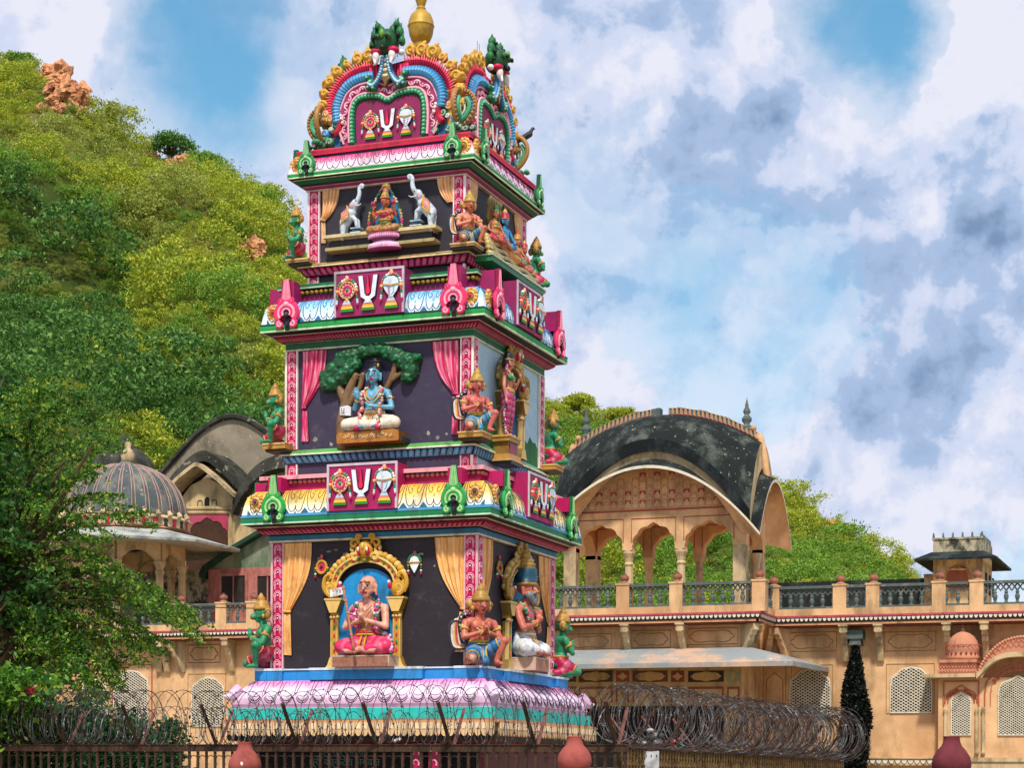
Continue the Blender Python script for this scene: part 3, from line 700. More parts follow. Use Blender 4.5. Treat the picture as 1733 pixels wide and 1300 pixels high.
b.prism([(red[0][0]-.1, zb)]+sp2(red, 4)+[(red[-1][0]+.1, zb)], T, -.45, 0, 'a01c40', '8c6a20')
b.prism([(blu[0][0], zb)]+sp2(blu, 4)+[(blu[-1][0], zb)], T, 0, .03, '1f5a88')
b.prism([(pnk[0][0], zb)]+sp2(pnk, 4)+[(pnk[-1][0], zb)], T, .03, .08, 'a83870', '703050')
b.prism([(grn[0][0], zb)]+sp2(grn, 4)+[(grn[-1][0], zb)], T, .08, .10, '1f7450')
b.prism([(inner[0][0], zb)]+sp2(inner, 4)+[(inner[-1][0], zb)], T, .10, .105, '8c2458')
gab = b.build('gable', PAINT, gop)
b = MB()                                            # rolls, ribs, flames
for P, w, c, d in ((pnk, .018, 'f0a8bc', .09), (grn, .022, 'eeb0c0', .11), (inner, .014, '1c3c30', .105)):
    b.tube([T(u, v, d) for u, v in sp2(P, 5)], w, c, 6)
G5 = sp2([((p[0]+q[0])/2, (p[1]+q[1])/2) for p, q in zip(grn, sym([(607, 243), (606, 215), (607, 190), (611, 180), (620, 173.5), (634, 171.5), (648, 172.5), (661.5, 178)]))], 5)
def along(P, step):
    out = []; acc = 0; P = [Vector(p) for p in P]
    for k in range(len(P)-1):
        L = (P[k+1]-P[k]).length; 
        while acc < L:
            t = acc/L; out.append((P[k].lerp(P[k+1], t), (P[k+1]-P[k]).normalized())); acc += step
        acc -= L
    return out
for p, t in along(G5, .062): b.ell(T(p.x, p.y, .12), .042, '3aa070', 7, 5); b.ell(T(p.x, p.y, .15), .02, '8cd0a8', 6, 4)
PK = sp2([((p[0]+q[0])/2, (p[1]+q[1])/2) for p, q in zip(pnk[1:], grn)][:], 5)
PKm = [((p[0]*.5+q[0]*.5), (p[1]*.5+q[1]*.5)) for p, q in zip(sym([(580, 222), (579, 198), (584, 180), (592, 162), (605, 150), (621, 144), (642, 143), (661.5, 147)]), grn)]
for k, (p, t) in enumerate(along(sp2(PKm, 5), .10)):
    n = Vector((-t.y, t.x)); sg = 1 if k % 2 else -1
    pp = [p+t*(.05*math.cos(q)) + n*sg*(.035*math.sin(q)) for q in [R(-20+28*j) for j in range(9)]]
    b.tube([T(q.x, q.y, .10) for q in pp], .014, ('f0a0bc', 'f8c8d4')[k % 2], 5); b.ell(T(p.x, p.y, .10), .018, 'f4b8c8', 6, 4)
B1 = [((p[0]+q[0])/2, (p[1]+q[1])/2) for p, q in zip(sym([(581, 210), (580, 195), (584, 179), (592, 161), (605, 149), (620, 143), (636, 141), (648, 141), (661.5, 141)]), blu)]
for k, (p, t) in enumerate(along(sp2(B1, 5), .052)):
    if abs(p.x) < .26: continue
    n = Vector((-t.y, t.x)); h = .088
    P3 = [(p-n*h*1.0+t*.025, .04), (p-n*h*.5, .10), (p+n*.0-t*.012, .125), (p+n*h*.55-t*.01, .10), (p+n*h*1.0+t*.015, .04)]
    b.tube([T(q.x, q.y, d) for q, d in P3], [.024, .032, .034, .032, .024], [lin('2a6ea0'), lin('3f8cc0'), lin('5aa4d0'), lin('3f8cc0'), lin('215a88')], 6)
RD = sp2([((p[0]+q[0])/2, (p[1]+q[1])/2) for p, q in zip(blu, red)], 5)
for k, (p, t) in enumerate(along(RD, .04)):
    if abs(p.x) < .24: continue
    n = Vector((-t.y, t.x)) 
    if n.dot(p-Vector((0, 12.2))) < 0: n = -n
    b.tube([T(*(p-n*.05), .02), T(*(p+n*.03+t*.01), .06), T(*(p+n*.13-t*.015), .05)], [.018, .022, .006], [lin('c01848'), lin('e0305c'), lin('f08878')], 5)
b.build('gable_relief', PAINTC, gab)
b = MB()                                            # gold leaf curls along the back of the arch
RDo = sp2(sym([(556, 200), (552, 183), (557, 158), (568, 136), (585, 119), (605, 107), (626, 101), (645, 100), (661.5, 100)]), 5)
for k, (p, t) in enumerate(along(RDo, .19)):
    if abs(p.x) < .30: continue
    n = Vector((-t.y, t.x))
    if n.dot(p-Vector((0, 12.2))) < 0: n = -n
    sg = 1 if p.x < 0 else -1; r0 = .085+.02*math.sin(k*2.1)+(.03 if abs(p.x) < .75 else 0)
    c = p+n*.05
    b.ell(T(c.x, c.y, .0), (r0*1.0, .08, r0*1.1), 'b8862c', 9, 7)
    q = spiral((c.x, c.y+.01), r0*.85, 1.2, math.atan2(-n.y, -n.x), sg, 14, .2); b.tube([T(x, y, .06) for x, y in q], .026, 'd8a844', 6)
    tip = c+n*(r0*1.35)+t*(sg*-.02); b.tube([T(*(c+n*r0*.5), .03), T(*(c+n*r0*1.1), .03), T(*tip, .03)], [.05, .035, .012], 'd0a040', 6)
    b.tube([T(*(c-n*.1+t*.04), .05), T(*(c-n*.02+t*.05), .06), T(*(c+n*.05+t*.045), .05)], [.016, .02, .01], 'eea070', 5)
b.build('gable_leaf_crest', PAINTC, gab, True)
def makara(s):
    b = MB(); M = lambda L: [((u-cx0)*-s*.94, v) for u, v in gp(L)]
    P = M([(552, 243), (538, 243), (525, 236), (516, 222), (515, 208), (520, 196), (530, 187), (541, 192), (543, 203), (537, 211), (529, 208)])
    b.tube([T(u, v, .0) for u, v in sp2(P, 5)], .040, 'a07840', 8)
    for k_, (u, v) in enumerate(sp2(P, 5)): b.ell(T(u, v, .03), .028, ('b88850', '6c4c28')[k_ % 2], 6, 4)
    P2 = M([(552, 238), (541, 237), (530, 231), (523, 220), (523, 209), (528, 200)])
    b.tube([T(u, v, .05) for u, v in sp2(P2, 5)], .036, '4aa478', 7)
    b.tube([T(u, v, .06) for u, v in sp2(M([(548, 233), (537, 228), (530, 220), (530, 211)]), 4)], .016, 'c8e0c8', 6)
    for (x, y), r, c in (((547, 229), .085, '3f8cc8'), ((556, 205), .09, 'd08c28'), ((548, 196), .08, 'e0a038'), ((541, 206), .05, '2c8058'), ((558, 222), .05, 'b8c8b8'), ((566, 215), .08, '2c8058'), ((572, 200), .06, '1f7048'), ((573, 228), .07, '28784c'), ((555, 243), .08, '2c8458'), ((540, 249), .07, '2f8c60'), ((527, 250), .055, '257050'), ((516, 251), .045, '2f8c60'), ((580, 240), .07, '2c8458')):
        u, v = M([(x, y)])[0]; b.ell(T(u, v, .02), (r, .08, r), c, 9, 7)
        q = spiral((u, v), r*.75, 1.1, R(200), s, 10, .2); b.tube([T(a_, b_, .085) for a_, b_ in q], .014, mixc(c, 'ffffff', .35), 5)
    b.tube([T(u, v, .08) for u, v in sp2(M([(566, 231), (572, 222), (573, 210), (568, 200), (562, 194)]), 4)], [.05, .06, .06, .055, .05]+[.045]*12, 'b8183c', 7)
    for x, y in ((578, 205), (580, 212), (577, 200)): u, v = M([(x, y)])[0]; b.ell(T(u, v, .12), .028, 'f0e4d8', 6, 5)
    b.tube([T(u, v, .04) for u, v in sp2(M([(568, 176), (561, 184), (561, 196), (568, 206)]), 4)], .035, '1f7048', 7)
    b.build('makara_scroll', PAINTC, gab, 'auto')
makara(-1); makara(1)
# three painted devices on the gable
b = MB(); u_, v_ = (uvf(661.5, 215, GA)[0]-cx0, uvf(661.5, 213, GA)[1]); emblems(b, FT(GA+.105), 0, v_-.0, .82); b.build('relief_emblem', PAINTC, gab)
# lion mask of the crest
b = MB(); zt = uvf(661.5, 80, GA)[1]
hd = lambda x, y, d: T(x, zt+y, d)
b.ell(hd(0, .02, .16), (.20, .20, .22), '1c5030', 12, 9)
for s in (-1, 1):
    b.ell(hd(s*.10, .06, .34), (.055, .05, .05), '2f6a34', 8, 6); b.ell(hd(s*.10, .04, .40), (.035, .03, .04), '101810', 7, 5)
    for (x, y, r) in ((.10, .20, .085), (.22, .16, .09), (.26, .02, .07), (.17, .30, .06)):
        b.ell(hd(s*x, y, .15), (r*.8, .07, r*1.2), '24683a', 8, 6); b.ell(hd(s*x, y-.05, .22), (r*.4, .04, r*.5), '0c2418', 6, 5)
        b.tube([hd(s*x, y+r*.6, .15), hd(s*(x+.03), y+r*1.7, .16)], [r*.5, .01], '2c7840', 6)
    b.ell(hd(s*.15, -.14, .24), (.10, .10, .06), 'c01c4c', 9, 6); b.ell(hd(s*.14, -.24, .28), (.062, .06, .10), 'd8d4d0', 8, 7); b.tube([hd(s*.15, -.28, .30), hd(s*.13, -.36, .32), hd(s*.17, -.38, .32)], [.035, .02, .008], 'e0dcd4', 6)
    b.ell(hd(s*.25, -.16, .16), (.06, .06, .05), 'e0e0dc', 7, 5)
    for r_ in range(5): b.tube([hd(s*(.10+.055*r_), -.32, .08), hd(s*(.11+.05*r_), -.55-.02*r_, .07), hd(s*(.12+.045*r_), -.64+.02*r_, .05)], .034, 'a81848' if r_ % 2 else 'c82858', 6)
    P = sp2([(.04, -.22), (.07, -.42), (.14, -.58), (.23, -.66), (.30, -.62)], 4)
    b.tube([hd(s*x, y, .20) for x, y in P], .05, '2c7cb0', 7)
    for j, (x, y) in enumerate(P[::1]): b.ell(hd(s*x, y, .235), .026, 'b4d8e8', 6, 4)
    for x, y, r in ((.27, -.60, .075), (.33, -.52, .055), (.31, -.68, .05), (.22, -.70, .055)): b.ell(hd(s*x, y, .18), (r, .06, r), '1f6a44', 8, 6); b.ell(hd(s*x, y, .235), r*.4, '8cc8a0', 6, 4)
b.ell(hd(0, .10, .36), (.045, .05, .07), '6a9c38', 7, 6); b.ell(hd(0, -.12, .36), (.06, .05, .05), '12281c', 7, 5)
b.prism([(-.02, zt-.2), (.02, zt-.2), (.045, zt-.42), (.095, zt-.56), (.04, zt-.60), (0, zt-.70), (-.04, zt-.60), (-.095, zt-.56), (-.045, zt-.42)], T, .14, .22, 'b8a070', '70603c')
for j, y in enumerate((-.28, -.36, -.44, -.53)): b.ell(hd(0, y, .23), (.022+.012*j, .02, .03), 'dcc8a0', 7, 5)
b.build('lion_mask', PAINTC, gab, True)
for j in (1, 2, 3): dup(gab, gop, rz=j*math.pi/2)
# cross-vaulted yellow roof body
b = MB()
rp = [(1.02, 11.75), (1.05, 12.2), (1.0, 12.6), (.86, 12.95), (.62, 13.15), (.36, 13.24), (.30, 13.30)]
b.ring(rp, ['d09c24']*2+['d8a428']*4)
b.tube([(1.08, -1.08, 11.75), (1.10, -1.10, 12.3), (1.06, -1.06, 12.6)], [.17, .17, .12], 'd4a028', 10); b.ell((1.08, -1.08, 12.55), (.20, .20, .06), 'd8a838', 12, 6)
o = b.build('roof', PAINT, gop)
b = MB()
for sx in (-1, 1):
    for j in range(6):
        a = .42+.11*j; zz = 13.18-.12*j-.015*j*j
        b.ell((sx*a*1.0, -a, zz), (.12, .12, .13), 'c8942c', 8, 6); q = spiral((sx*a, zz+.02), .08, 1.1, R(-90), sx, 10, .25); b.tube([(x, -a-.10, y) for x, y in q], .022, 'e0b050', 5)
four(b.build('roof_leaf_crest', PAINT, gop, True), (2,))
for k, (x, y) in enumerate(((.95, -.3), (-.95, -.3))):
    pass
# finial
b = MB(); w = atY(714, 40, TY); fx = 0
KF = .8
prof = [(.36, 13.24), (.37, 13.32), (.30, 13.45), (.215, 13.62), (.165, 13.76), (.19, 13.79), (.19, 13.83), (.15, 13.85), (.15, 13.89), (.20, 13.93), (.245, 14.02), (.265, 14.12), (.272, 14.155), (.285, 14.17), (.272, 14.185), (.26, 14.26), (.21, 14.36), (.13, 14.42), (.095, 14.44), (.10, 14.47), (.075, 14.50), (.10, 14.56), (.125, 14.62), (.13, 14.64), (.10, 14.70), (.05, 14.80), (.02, 14.98), (.0, 15.1)]
b.lathe([(r*(KF if z > 13.5 else 1), z) for r, z in prof], 'b8902c', 28); fin = b.build('finial', mat('gilded finial', 'b08c30', .5, '54401c', .6, 4, .3, .2, .2, 20, .4, .52, metal=.15), gop, 'auto')
# lightning rods
for (px, py, yy) in ((665, 52, 1.0), (612, 92, 1.05)):
    pass
b = MB()
for (x, y, z0_, z1_) in ((-.02, -1.0, 13.3, 13.95), (.03, -1.02, 13.3, 13.93), (-.62, -1.1, 12.9, 13.38), (1.02, .0, 13.2, 13.80), (1.04, .04, 13.2, 13.76)):
    b.tube([(x, y, z0_), (x, y, z1_)], [.009, .005], '8a9098', 6)
b.build('lightning_rod', mat('dull steel', '8a9098', .45, metal=.7, var=.1), gop)
# ================================================================== STATUES
def fuse(name, prims, vox, mat_, parent, paints=(), smooth=2, label=None):
    """capsules ('c',p0,p1,r0,r1,col) and ellipsoids ('e',c,(rx,ry,rz),col) grown together into ONE continuous skin"""
    b = MB()
    for q in prims:
        if q[0] == 'c':
            p0, p1 = Vector(q[1]), Vector(q[2]); r0, r1 = q[3], q[4]; ax = (p1-p0); L = ax.length; ax = ax.normalized() if L > 1e-6 else Vector((0, 0, 1))
            M = ax.to_track_quat('Z', 'Y').to_matrix()
            pr = [(r0*math.sin(a), -r0*math.cos(a)) for a in [R(4+17*k) for k in range(6)]]+[(r1*math.sin(a), L+r1*math.cos(a)) for a in [R(89-17*k) for k in range(6)]]
            b.lathe(pr, 'ffffff', 12, T=lambda x, y, z: tuple(M @ Vector((x, y, z))+p0))
        else: b.ell(q[1], q[2], 'ffffff', 14, 10)
    o = b.build(name, mat_, parent)
    m = o.modifiers.new('r', 'REMESH'); m.mode = 'VOXEL'; m.voxel_size = vox
    s = o.modifiers.new('s', 'SMOOTH'); s.iterations = smooth; s.factor = .5
    dg = bpy.context.evaluated_depsgraph_get(); me = bpy.data.meshes.new_from_object(o.evaluated_get(dg)); o.modifiers.clear()
    old = o.data; o.data = me; bpy.data.meshes.remove(old); me.name = name
    n = len(me.vertices); co = np.empty(n*3, np.float32); me.vertices.foreach_get('co', co); co = co.reshape(-1, 3)
    best = np.full(n, 1e9, np.float32); col = np.zeros((n, 4), np.float32)
    for q in prims:
        if q[0] == 'c':
            p0, p1 = np.array(q[1], np.float32), np.array(q[2], np.float32); d = p1-p0; L2 = max(float(d@d), 1e-9)
            t = np.clip(((co-p0)@d)/L2, 0, 1); dist = np.linalg.norm(co-(p0+t[:, None]*d), axis=1)-(q[3]+(q[4]-q[3])*t); c = q[5]
        else:
            k = np.array(q[2], np.float32); e = (co-np.array(q[1], np.float32))/k; ln = np.linalg.norm(e, axis=1); dist = (ln-1)*k.min(); c = q[3]
        w = dist < best; best[w] = dist[w]; col[w] = lin(c) if isinstance(c, str) else c
    for c, r, k in paints:
        w = np.linalg.norm((co-np.array(c, np.float32))/np.array(r if isinstance(r, tuple) else (r, r, r), np.float32), axis=1) < 1; col[w] = lin(k)
    for a in list(me.color_attributes): me.color_attributes.remove(a)
    at = me.color_attributes.new('Col', 'FLOAT_COLOR', 'POINT'); at.data.foreach_set('color', col.ravel())
    me.materials.clear(); me.materials.append(mat_); me.polygons.foreach_set('use_smooth', [True]*len(me.polygons)); me.update()
    if label: o['label'] = label
    return o
STATP = mat('glossy statue enamel', None, 0.42, '38241c', 0.50, 11, 0.3, 0.16, 0.15, 45, 0.35, 0.53)
def head(c, yaw, skin, k=1.0, lips='b02438', muzzle=False, hair=None, tilt=0.0, beard=None, mark=None, brow='201418', shade=None):
    f = Vector((math.sin(yaw), -math.cos(yaw), 0)); r = Vector((math.cos(yaw), math.sin(yaw), 0)); c = Vector(c)
    f = (f*math.cos(tilt)-Vector((0, 0, 1))*math.sin(tilt)); u = r.cross(f)*-1; u = f.cross(r)*-1 if u.z < 0 else u
    if u.z < 0: u = -u
    H = lambda x, y, z: tuple(c+r*(x*k)+f*(y*k)+u*(z*k))
    P = [('c', H(0, -.015, .035), H(0, .012, .02), .092*k, .083*k, skin), ('c', H(0, .02, -.02), H(0, .048, -.075), .066*k, .036*k, skin),
         ('c', H(-.035, .03, -.03), H(.035, .03, -.03), .038*k, .038*k, skin)]
    if muzzle: P += [('c', H(0, .05, -.025), H(0, .115, -.04), .045*k, .036*k, skin), ('c', H(-.018, .125, -.05), H(.018, .125, -.05), .02*k, .02*k, lips), ('c', H(0, .08, .01), H(0, .13, -.02), .012*k, .018*k, skin)]
    else: P += [('c', H(0, .085, .03), H(0, .118, -.018), .009*k, .017*k, skin), ('c', H(-.02, .087, -.05), H(.02, .087, -.05), .011*k, .011*k, lips)]
    for s in (-1, 1):
        P += [('c', H(s*.09, -.005, .02), H(s*.09, 0, -.05), .020*k, .014*k, skin), ('c', H(s*.018, .088, .048), H(s*.05, .075, .050), .010*k, .010*k, brow)]
    pt = []
    for s in (-1, 1): pt += [(H(s*.036, .085, .018), (.027*k, .027*k, .0125*k), '2c1c18'), (H(s*.036, .09, .017), (.021*k, .03*k, .0085*k), 'e0d8cc'), (H(s*.036, .096, .017), (.0095*k, .03*k, .0095*k), '100c10')]
    if mark: pt += [(H(0, .085, z), .012*k, mark) for z in (.06, .075, .09, .105)]
    if beard: P += [('c', H(-.04, .045, -.06), H(.0, .075, -.13), .045*k, .03*k, beard), ('c', H(.04, .045, -.06), H(.0, .075, -.13), .045*k, .03*k, beard), ('c', H(-.03, .1, -.035), H(.03, .1, -.035), .011*k, .011*k, beard)]
    if hair: P += [('c', H(-.0, -.035, .055), H(0, -.045, .0), .098*k, .098*k, hair)]
    return P, pt, H
def hands_joined(w, up, skin, s=1.0):
    """two palms pressed together at point w, fingers pointing along up; each with four fingers and a thumb"""
    w = Vector(w); up = Vector(up).normalized(); P = []; side = up.cross(Vector((0, 1, 0))).normalized()
    fw = side.cross(up).normalized()
    for sg in (-1, 1):
        b = w+side*(sg*.015)
        P.append(('c', tuple(b), tuple(b+up*.055), .024, .024, skin))
        for j, L in enumerate((.075, .088, .082, .064)):
            o_ = b+fw*((j-1.5)*.017)
            P.append(('c', tuple(o_+up*.05), tuple(o_+up*(.055+L)-side*(sg*.006)), .0105, .0075, skin))
        P.append(('c', tuple(b-fw*.03+up*.01), tuple(b-fw*.048+up*.055), .012, .009, skin))
    return P
def open_hand(w, up, nrm, skin, side=1, curl=.3):
    w = Vector(w); up = Vector(up).normalized(); n = Vector(nrm).normalized(); s = up.cross(n).normalized()
    P = [('c', tuple(w), tuple(w+up*.06), .026, .032, skin)]
    for j, L in enumerate((.06, .072, .066, .05)):
        o_ = w+s*((j-1.5)*.021)+up*.07; m = o_+up*L*.55; P += [('c', tuple(o_-up*.02), tuple(m), .0115, .010, skin), ('c', tuple(m), tuple(m+up*L*.45+n*L*curl), .010, .008, skin)]
    P.append(('c', tuple(w-s*side*.025+up*.015), tuple(w-s*side*.062+up*.055), .013, .010, skin))
    return P
def arm(sh, el, wr, skin, r=(.050, .038, .026)): return [('c', sh, el, r[0], r[1], skin), ('c', el, wr, r[1], r[2], skin)]
def crown(parent, H, k, tiers, name='crown'):
    """tiers [(radius, height, colour)] stacked along the head's own up axis"""
    b = MB(); base = Vector(H(0, -.01, 0)); up = (Vector(H(0, -.01, .1))-base).normalized(); M = up.to_track_quat('Z', 'Y').to_matrix()
    T = lambda x, y, z: tuple(M @ Vector((x, y, z))+base)
    pr = [(r*k, z*k) for r, z, c in tiers]; b.lathe(pr, [c for r, z, c in tiers], 18, T=T)
    return b.build(name, STATP, parent, True)
def ringband(b, c, axis, r, w, col):
    ax = Vector(axis).normalized(); s = ax.orthogonal().normalized(); t = ax.cross(s)
    b.tube([Vector(c)+(s*math.cos(R(q))+t*math.sin(R(q)))*r for q in range(0, 360, 30)], w, col, 6, True)
def garland(parent, path, r, cols, name='garland', sub=5):
    b = MB(); P = smoothpath(path, sub); rnd = random.Random(len(path)*7)
    for k, p in enumerate(P):
        for j in range(3):
            q = Vector((rnd.uniform(-1, 1), rnd.uniform(-1, .3), rnd.uniform(-1, 1)))*r*.55
            b.ell(p+q, r*rnd.uniform(.45, .7), cols[int(k*len(cols)/len(P)) if isinstance(cols, tuple) else rnd.randrange(len(cols))], 6, 4)
    return b.build(name, STATP, parent, True)
def statue(label, loc, rz, k, group=None, name='statue'):
    return empty(name, loc, rz, label, 'statue', group, None, k)
def cloth_legs(name, segs, parent, col, trim, vox=.013, folds=True):
    """garment around the legs: fused capsules with ring folds"""
    P = []
    for p0, p1, r0, r1 in segs:
        P.append(('c', p0, p1, r0, r1, col)); a, c = Vector(p0), Vector(p1); d = (c-a)
        if folds and d.length > .1:
            n = max(2, int(d.length/.055))
            for j in range(1, n):
                m = a+d*(j/n); rr = r0+(r1-r0)*j/n; off = Vector((0, 0, .0)); s = d.normalized().orthogonal().normalized()*rr*.12
                P.append(('c', tuple(m+s-d.normalized()*.004), tuple(m-s*.2+d.normalized()*.008), rr*1.045, rr*1.03, mixc(col, 'ffffff', .08) if j % 2 else mixc(col, '000000', .12)))
    return fuse(name, P, vox, STATP, parent, smooth=2)
def seated(label, loc, rz, k, skin, cloth, trim, group=None, hy=0.0, tilt=0.0, lips='b03048', hair=None, beard=None, mark=None, arms='namaste', kn=.27, name='statue', vox=.0105, brow='201418', slim=1.0):
    r = statue(label, loc, rz, k, group, name); z = .10; w = slim
    P, pt, H = head((0, -.05, .785), hy, skin, 1.13, lips, False, hair, tilt, beard, mark, brow)
    P += [('c', (0, -.03, .66), (0, -.02, .60), .052, .058, skin), ('c', (-.12*w, -.01, .56), (.12*w, -.01, .56), .072, .072, skin), ('c', (-.05, -.02, .50), (-.045, -.03, .34), .095*w, .085*w, skin), ('c', (.05, -.02, .50), (.045, -.03, .34), .095*w, .085*w, skin),
          ('c', (-.05, -.03, .30), (.05, -.03, .30), .095*w, .095*w, skin), ('e', (0, -.01, .14), (.17, .13, .13), skin)]
    for s in (-1, 1):
        P += [('e', (s*.065, -.085, .50), (.055, .03, .045), skin), ('c', (s*.09, 0, .13), (s*kn, -.16, .10), .07, .05, skin), ('c', (s*kn, -.16, .10), (-s*.06, -.23, .065), .05, .035, skin)]
        f0 = Vector((-s*.07, -.24, .055)); P += [('c', tuple(f0), tuple(f0+Vector((-s*.10, -.02, -.005))), .035, .028, skin)]
        for j in range(5): P.append(('c', tuple(f0+Vector((-s*.10, -.03+.013*j, .012-.006*j))), tuple(f0+Vector((-s*.135, -.034+.013*j, .012-.006*j))), .011, .009, skin))
    sh = [(-.195*w, -.0, .555), (.195*w, 0, .555)]
    if arms == 'namaste':
        for s, q in ((-1, sh[0]), (1, sh[1])): P += arm(q, (s*.255*w, -.10, .335), (s*.028, -.185, .41), skin)
        P += hands_joined((0, -.19, .42), (0, -.15, 1), skin)
    elif arms == 'bless':
        P += arm(sh[0], (-.28, -.07, .345), (-.20, -.15, .47), skin)+open_hand((-.20, -.16, .48), (-.1, -.1, 1), (0, -1, 0), skin, 1, .15)
        P += arm(sh[1], (.29, -.07, .33), (.09, -.17, .335), skin)+open_hand((.08, -.175, .335), (-1, -.25, .25), (0, -.4, 1), skin, -1, .5)
    elif arms == 'four':
        for s, q in ((-1, sh[0]), (1, sh[1])):
            P += arm(q, (s*.30, -.05, .43), (s*.27, -.12, .60), skin, (.042, .032, .024))+open_hand((s*.27, -.12, .61), (0, -.05, 1), (0, -1, 0), skin, s, .8)
            P += arm((s*.17, -.03, .53), (s*.24, -.12, .33), (s*.20, -.24, .37), skin, (.042, .032, .024))+open_hand((s*.20, -.24, .37), (s*.1, -.3, 1 if s < 0 else -.8), (0, -1, 0), skin, s, .1)
    elif arms == 'rest':
        for s, q in ((-1, sh[0]), (1, sh[1])): P += arm(q, (s*.26, -.08, .33), (s*.20, -.22, .22), skin)+open_hand((s*.19, -.23, .21), (-s*.4, -.5, -.2), (0, 0, -1), skin, s, .4)
    pt += [((s*.068, -.118, .505), .009, 'a06050') for s in (-1, 1)]
    fuse('body', P, vox, STATP, r, pt)
    return r, H
def hipcloth(r, kn, col, trim, bare_shin=True, vox=.013):
    S = []
    for s in (-1, 1):
        S += [((s*.05, 0, .13), (s*kn, -.15, .105), .125, .092)]
        S += [((s*kn, -.15, .105), ((s*.10 if bare_shin else -s*.02), -.22, .075), .088, .065)]
    S += [((-.06, -.02, .20), (.06, -.02, .20), .12, .12)]
    g = cloth_legs('dhoti', S, r, col, trim, vox)
    b = MB()
    for z, rr, c in ((.245, .135, trim), (.275, .128, col), (.30, .125, trim)): b.tube([(rr*math.cos(R(q))*1.12, -.02+rr*math.sin(R(q))*.92, z) for q in range(0, 360, 24)], .016, c, 6, True)
    for s in (-1, 1): b.tube([(s*.03, -.14, .23), (s*.03, -.19, .16), (s*.04, -.22, .08)], .012, trim, 5)
    b.build('sash', STATP, r, True)
    return g
# ---- 1 monk in the lower arch
FR = lambda px, py, a: uvf(px, py, a)
def front(px, py, a): u, v = uvf(px, py, a); return (TX+u, TY-a, v)
def right(px, py, a): p = atX(px, py, TX+a); return (p.x, p.y, p.z)
m0, Hm = seated('bald monk statue seated with joined palms in bright pink robe beneath the golden arch', front(624, 1112, 1.93), 0, 1.38, 'd89c84', 'd42c60', 'c8962c', hy=R(2), mark='b01c30', brow='5c3428')
hipcloth(m0, .27, 'dc2c62', 'c8962c')
garland(m0, [(-.02, -.09, .30), (-.10, -.13, .36), (-.145, -.12, .46), (-.14, -.08, .56), (-.09, -.0, .63), (0, .06, .66), (.09, 0, .63), (.14, -.08, .56), (.15, -.12, .46), (.13, -.12, .34), (.2, -.06, .26), (.29, -.08, .20), (.345, -.14, .12), (.36, -.16, .03)],
        .042, ['c84880', 'e49cb8', 'f0c8d8', 'b03068', '2c7048'])
b = MB()
for s in (-1, 1): ringband(b, (s*.055, -.165, .395), (s, -.4, .4), .034, .008, 'd0a040'); ringband(b, (s*.06, -.165, .385), (s, -.4, .4), .036, .006, 'b07c28'); b.ell((s*.092+.02, -.05, .71), .017, 'd06070', 6, 5)
b.tube(smoothpath([(-.09, -.12, .58), (-.05, -.14, .53), (0, -.15, .50), (.05, -.14, .53), (.09, -.12, .58)], 4), .006, '9c6c28', 5)
b.tube(smoothpath([(.14, -.10, .55), (.05, -.14, .42), (-.06, -.14, .28)], 4), .005, 'a87c38', 4)
for s, c in ((-1, 'd03040'), (1, 'd03040')): b.box(s*.215-.02, s*.215+.02, -.062, -.045, .44, .50, 'f0e8e4'); b.box(s*.215-.006, s*.215+.006, -.066, -.05, .445, .49, c)
b.build('bangles', STATP, m0, True)
st = MB(); A = Vector((-.03, -.32, .01)); Bq = Vector((-.235, -.20, .80))
st.tube([A.lerp(Bq, t/8) for t in range(9)], [.017, .016, .015, .015, .015, .014, .014, .013, .013], 'b06c54', 8)
for t in (.03, .28, .6, .78, .97): st.ell(A.lerp(Bq, t), (.023, .023, .014), 'c07c60', 8, 5)
so_ = st.build('staff', STATP, m0, True)
fl = MB()
fl.grid(lambda s, t: (-.235-.17*s, -.20-.012*math.sin(s*6), .79-.085*t-.028*s), 10, 4, lambda s, t: lin('e2e4e2')); fl.grid(lambda s, t: (-.235-.17*s, -.194-.012*math.sin(s*6), .79-.085*t-.028*s), 10, 4, lambda s, t: lin('d0d4d2'), True)
for x, c in ((-.28, 'c04848'), (-.32, '40506c'), (-.36, 'c04848')): fl.tube([(x, -.222, .77), (x+.006, -.222, .735), (x+.016, -.222, .735), (x+.02, -.222, .765)], .004, c, 4)
fl.build('pennant', STATP, so_)
b = MB(); b.box(-.36, .36, -.24, .13, -.125, 0, 'a06c58'); b.box(-.365, .365, -.243, .13, -.012, .0025, 'c8a890'); 
for s in (-1, 1): b.box(s*.355-.008, s*.355+.008, -.2425, .12, -.125, -.012, 'c8a890')
b.build('plinth', STATP, m0)

# ---- 2 bearded saint on the right face
s1, H1 = seated('grey-bearded saint statue with tall patterned hat and white dhoti seated in the shaded side arch', right(884, 1115, 1.92), R(90), 1.42, 'c8705c', 'e0e2e4', 'c0a070', hy=R(-6), beard='70787c', lips='8c3030')
hipcloth(s1, .27, 'dfe2e6', 'b89860')
crown(s1, H1, 1.13, [(.112, .045, 'c09850'), (.118, .07, '9c7030'), (.105, .075, '204858'), (.112, .14, '1c5068'), (.105, .21, '18485c'), (.085, .25, 'b08c40'), (.098, .262, 'c8a050'), (.07, .29, 'b08c40'), (.082, .305, 'c8a050'), (.05, .33, 'a07c30'), (.055, .345, 'c8a050'), (.02, .39, 'b08c40')], 'hat')
garland(s1, [(-.14, -.13, .36), (-.15, -.12, .46), (-.14, -.06, .57), (-.08, .03, .64), (.08, .03, .64), (.14, -.06, .57), (.15, -.12, .46), (.14, -.13, .36)], .036, ['2c6c50', 'c04870', '2c7858', '8cac80'])
b = MB(); b.box(-.22, .22, -.24, .14, -.15, 0, 'b07c64'); b.box(-.225, .225, -.243, .14, -.012, .0025, 'ceac94')
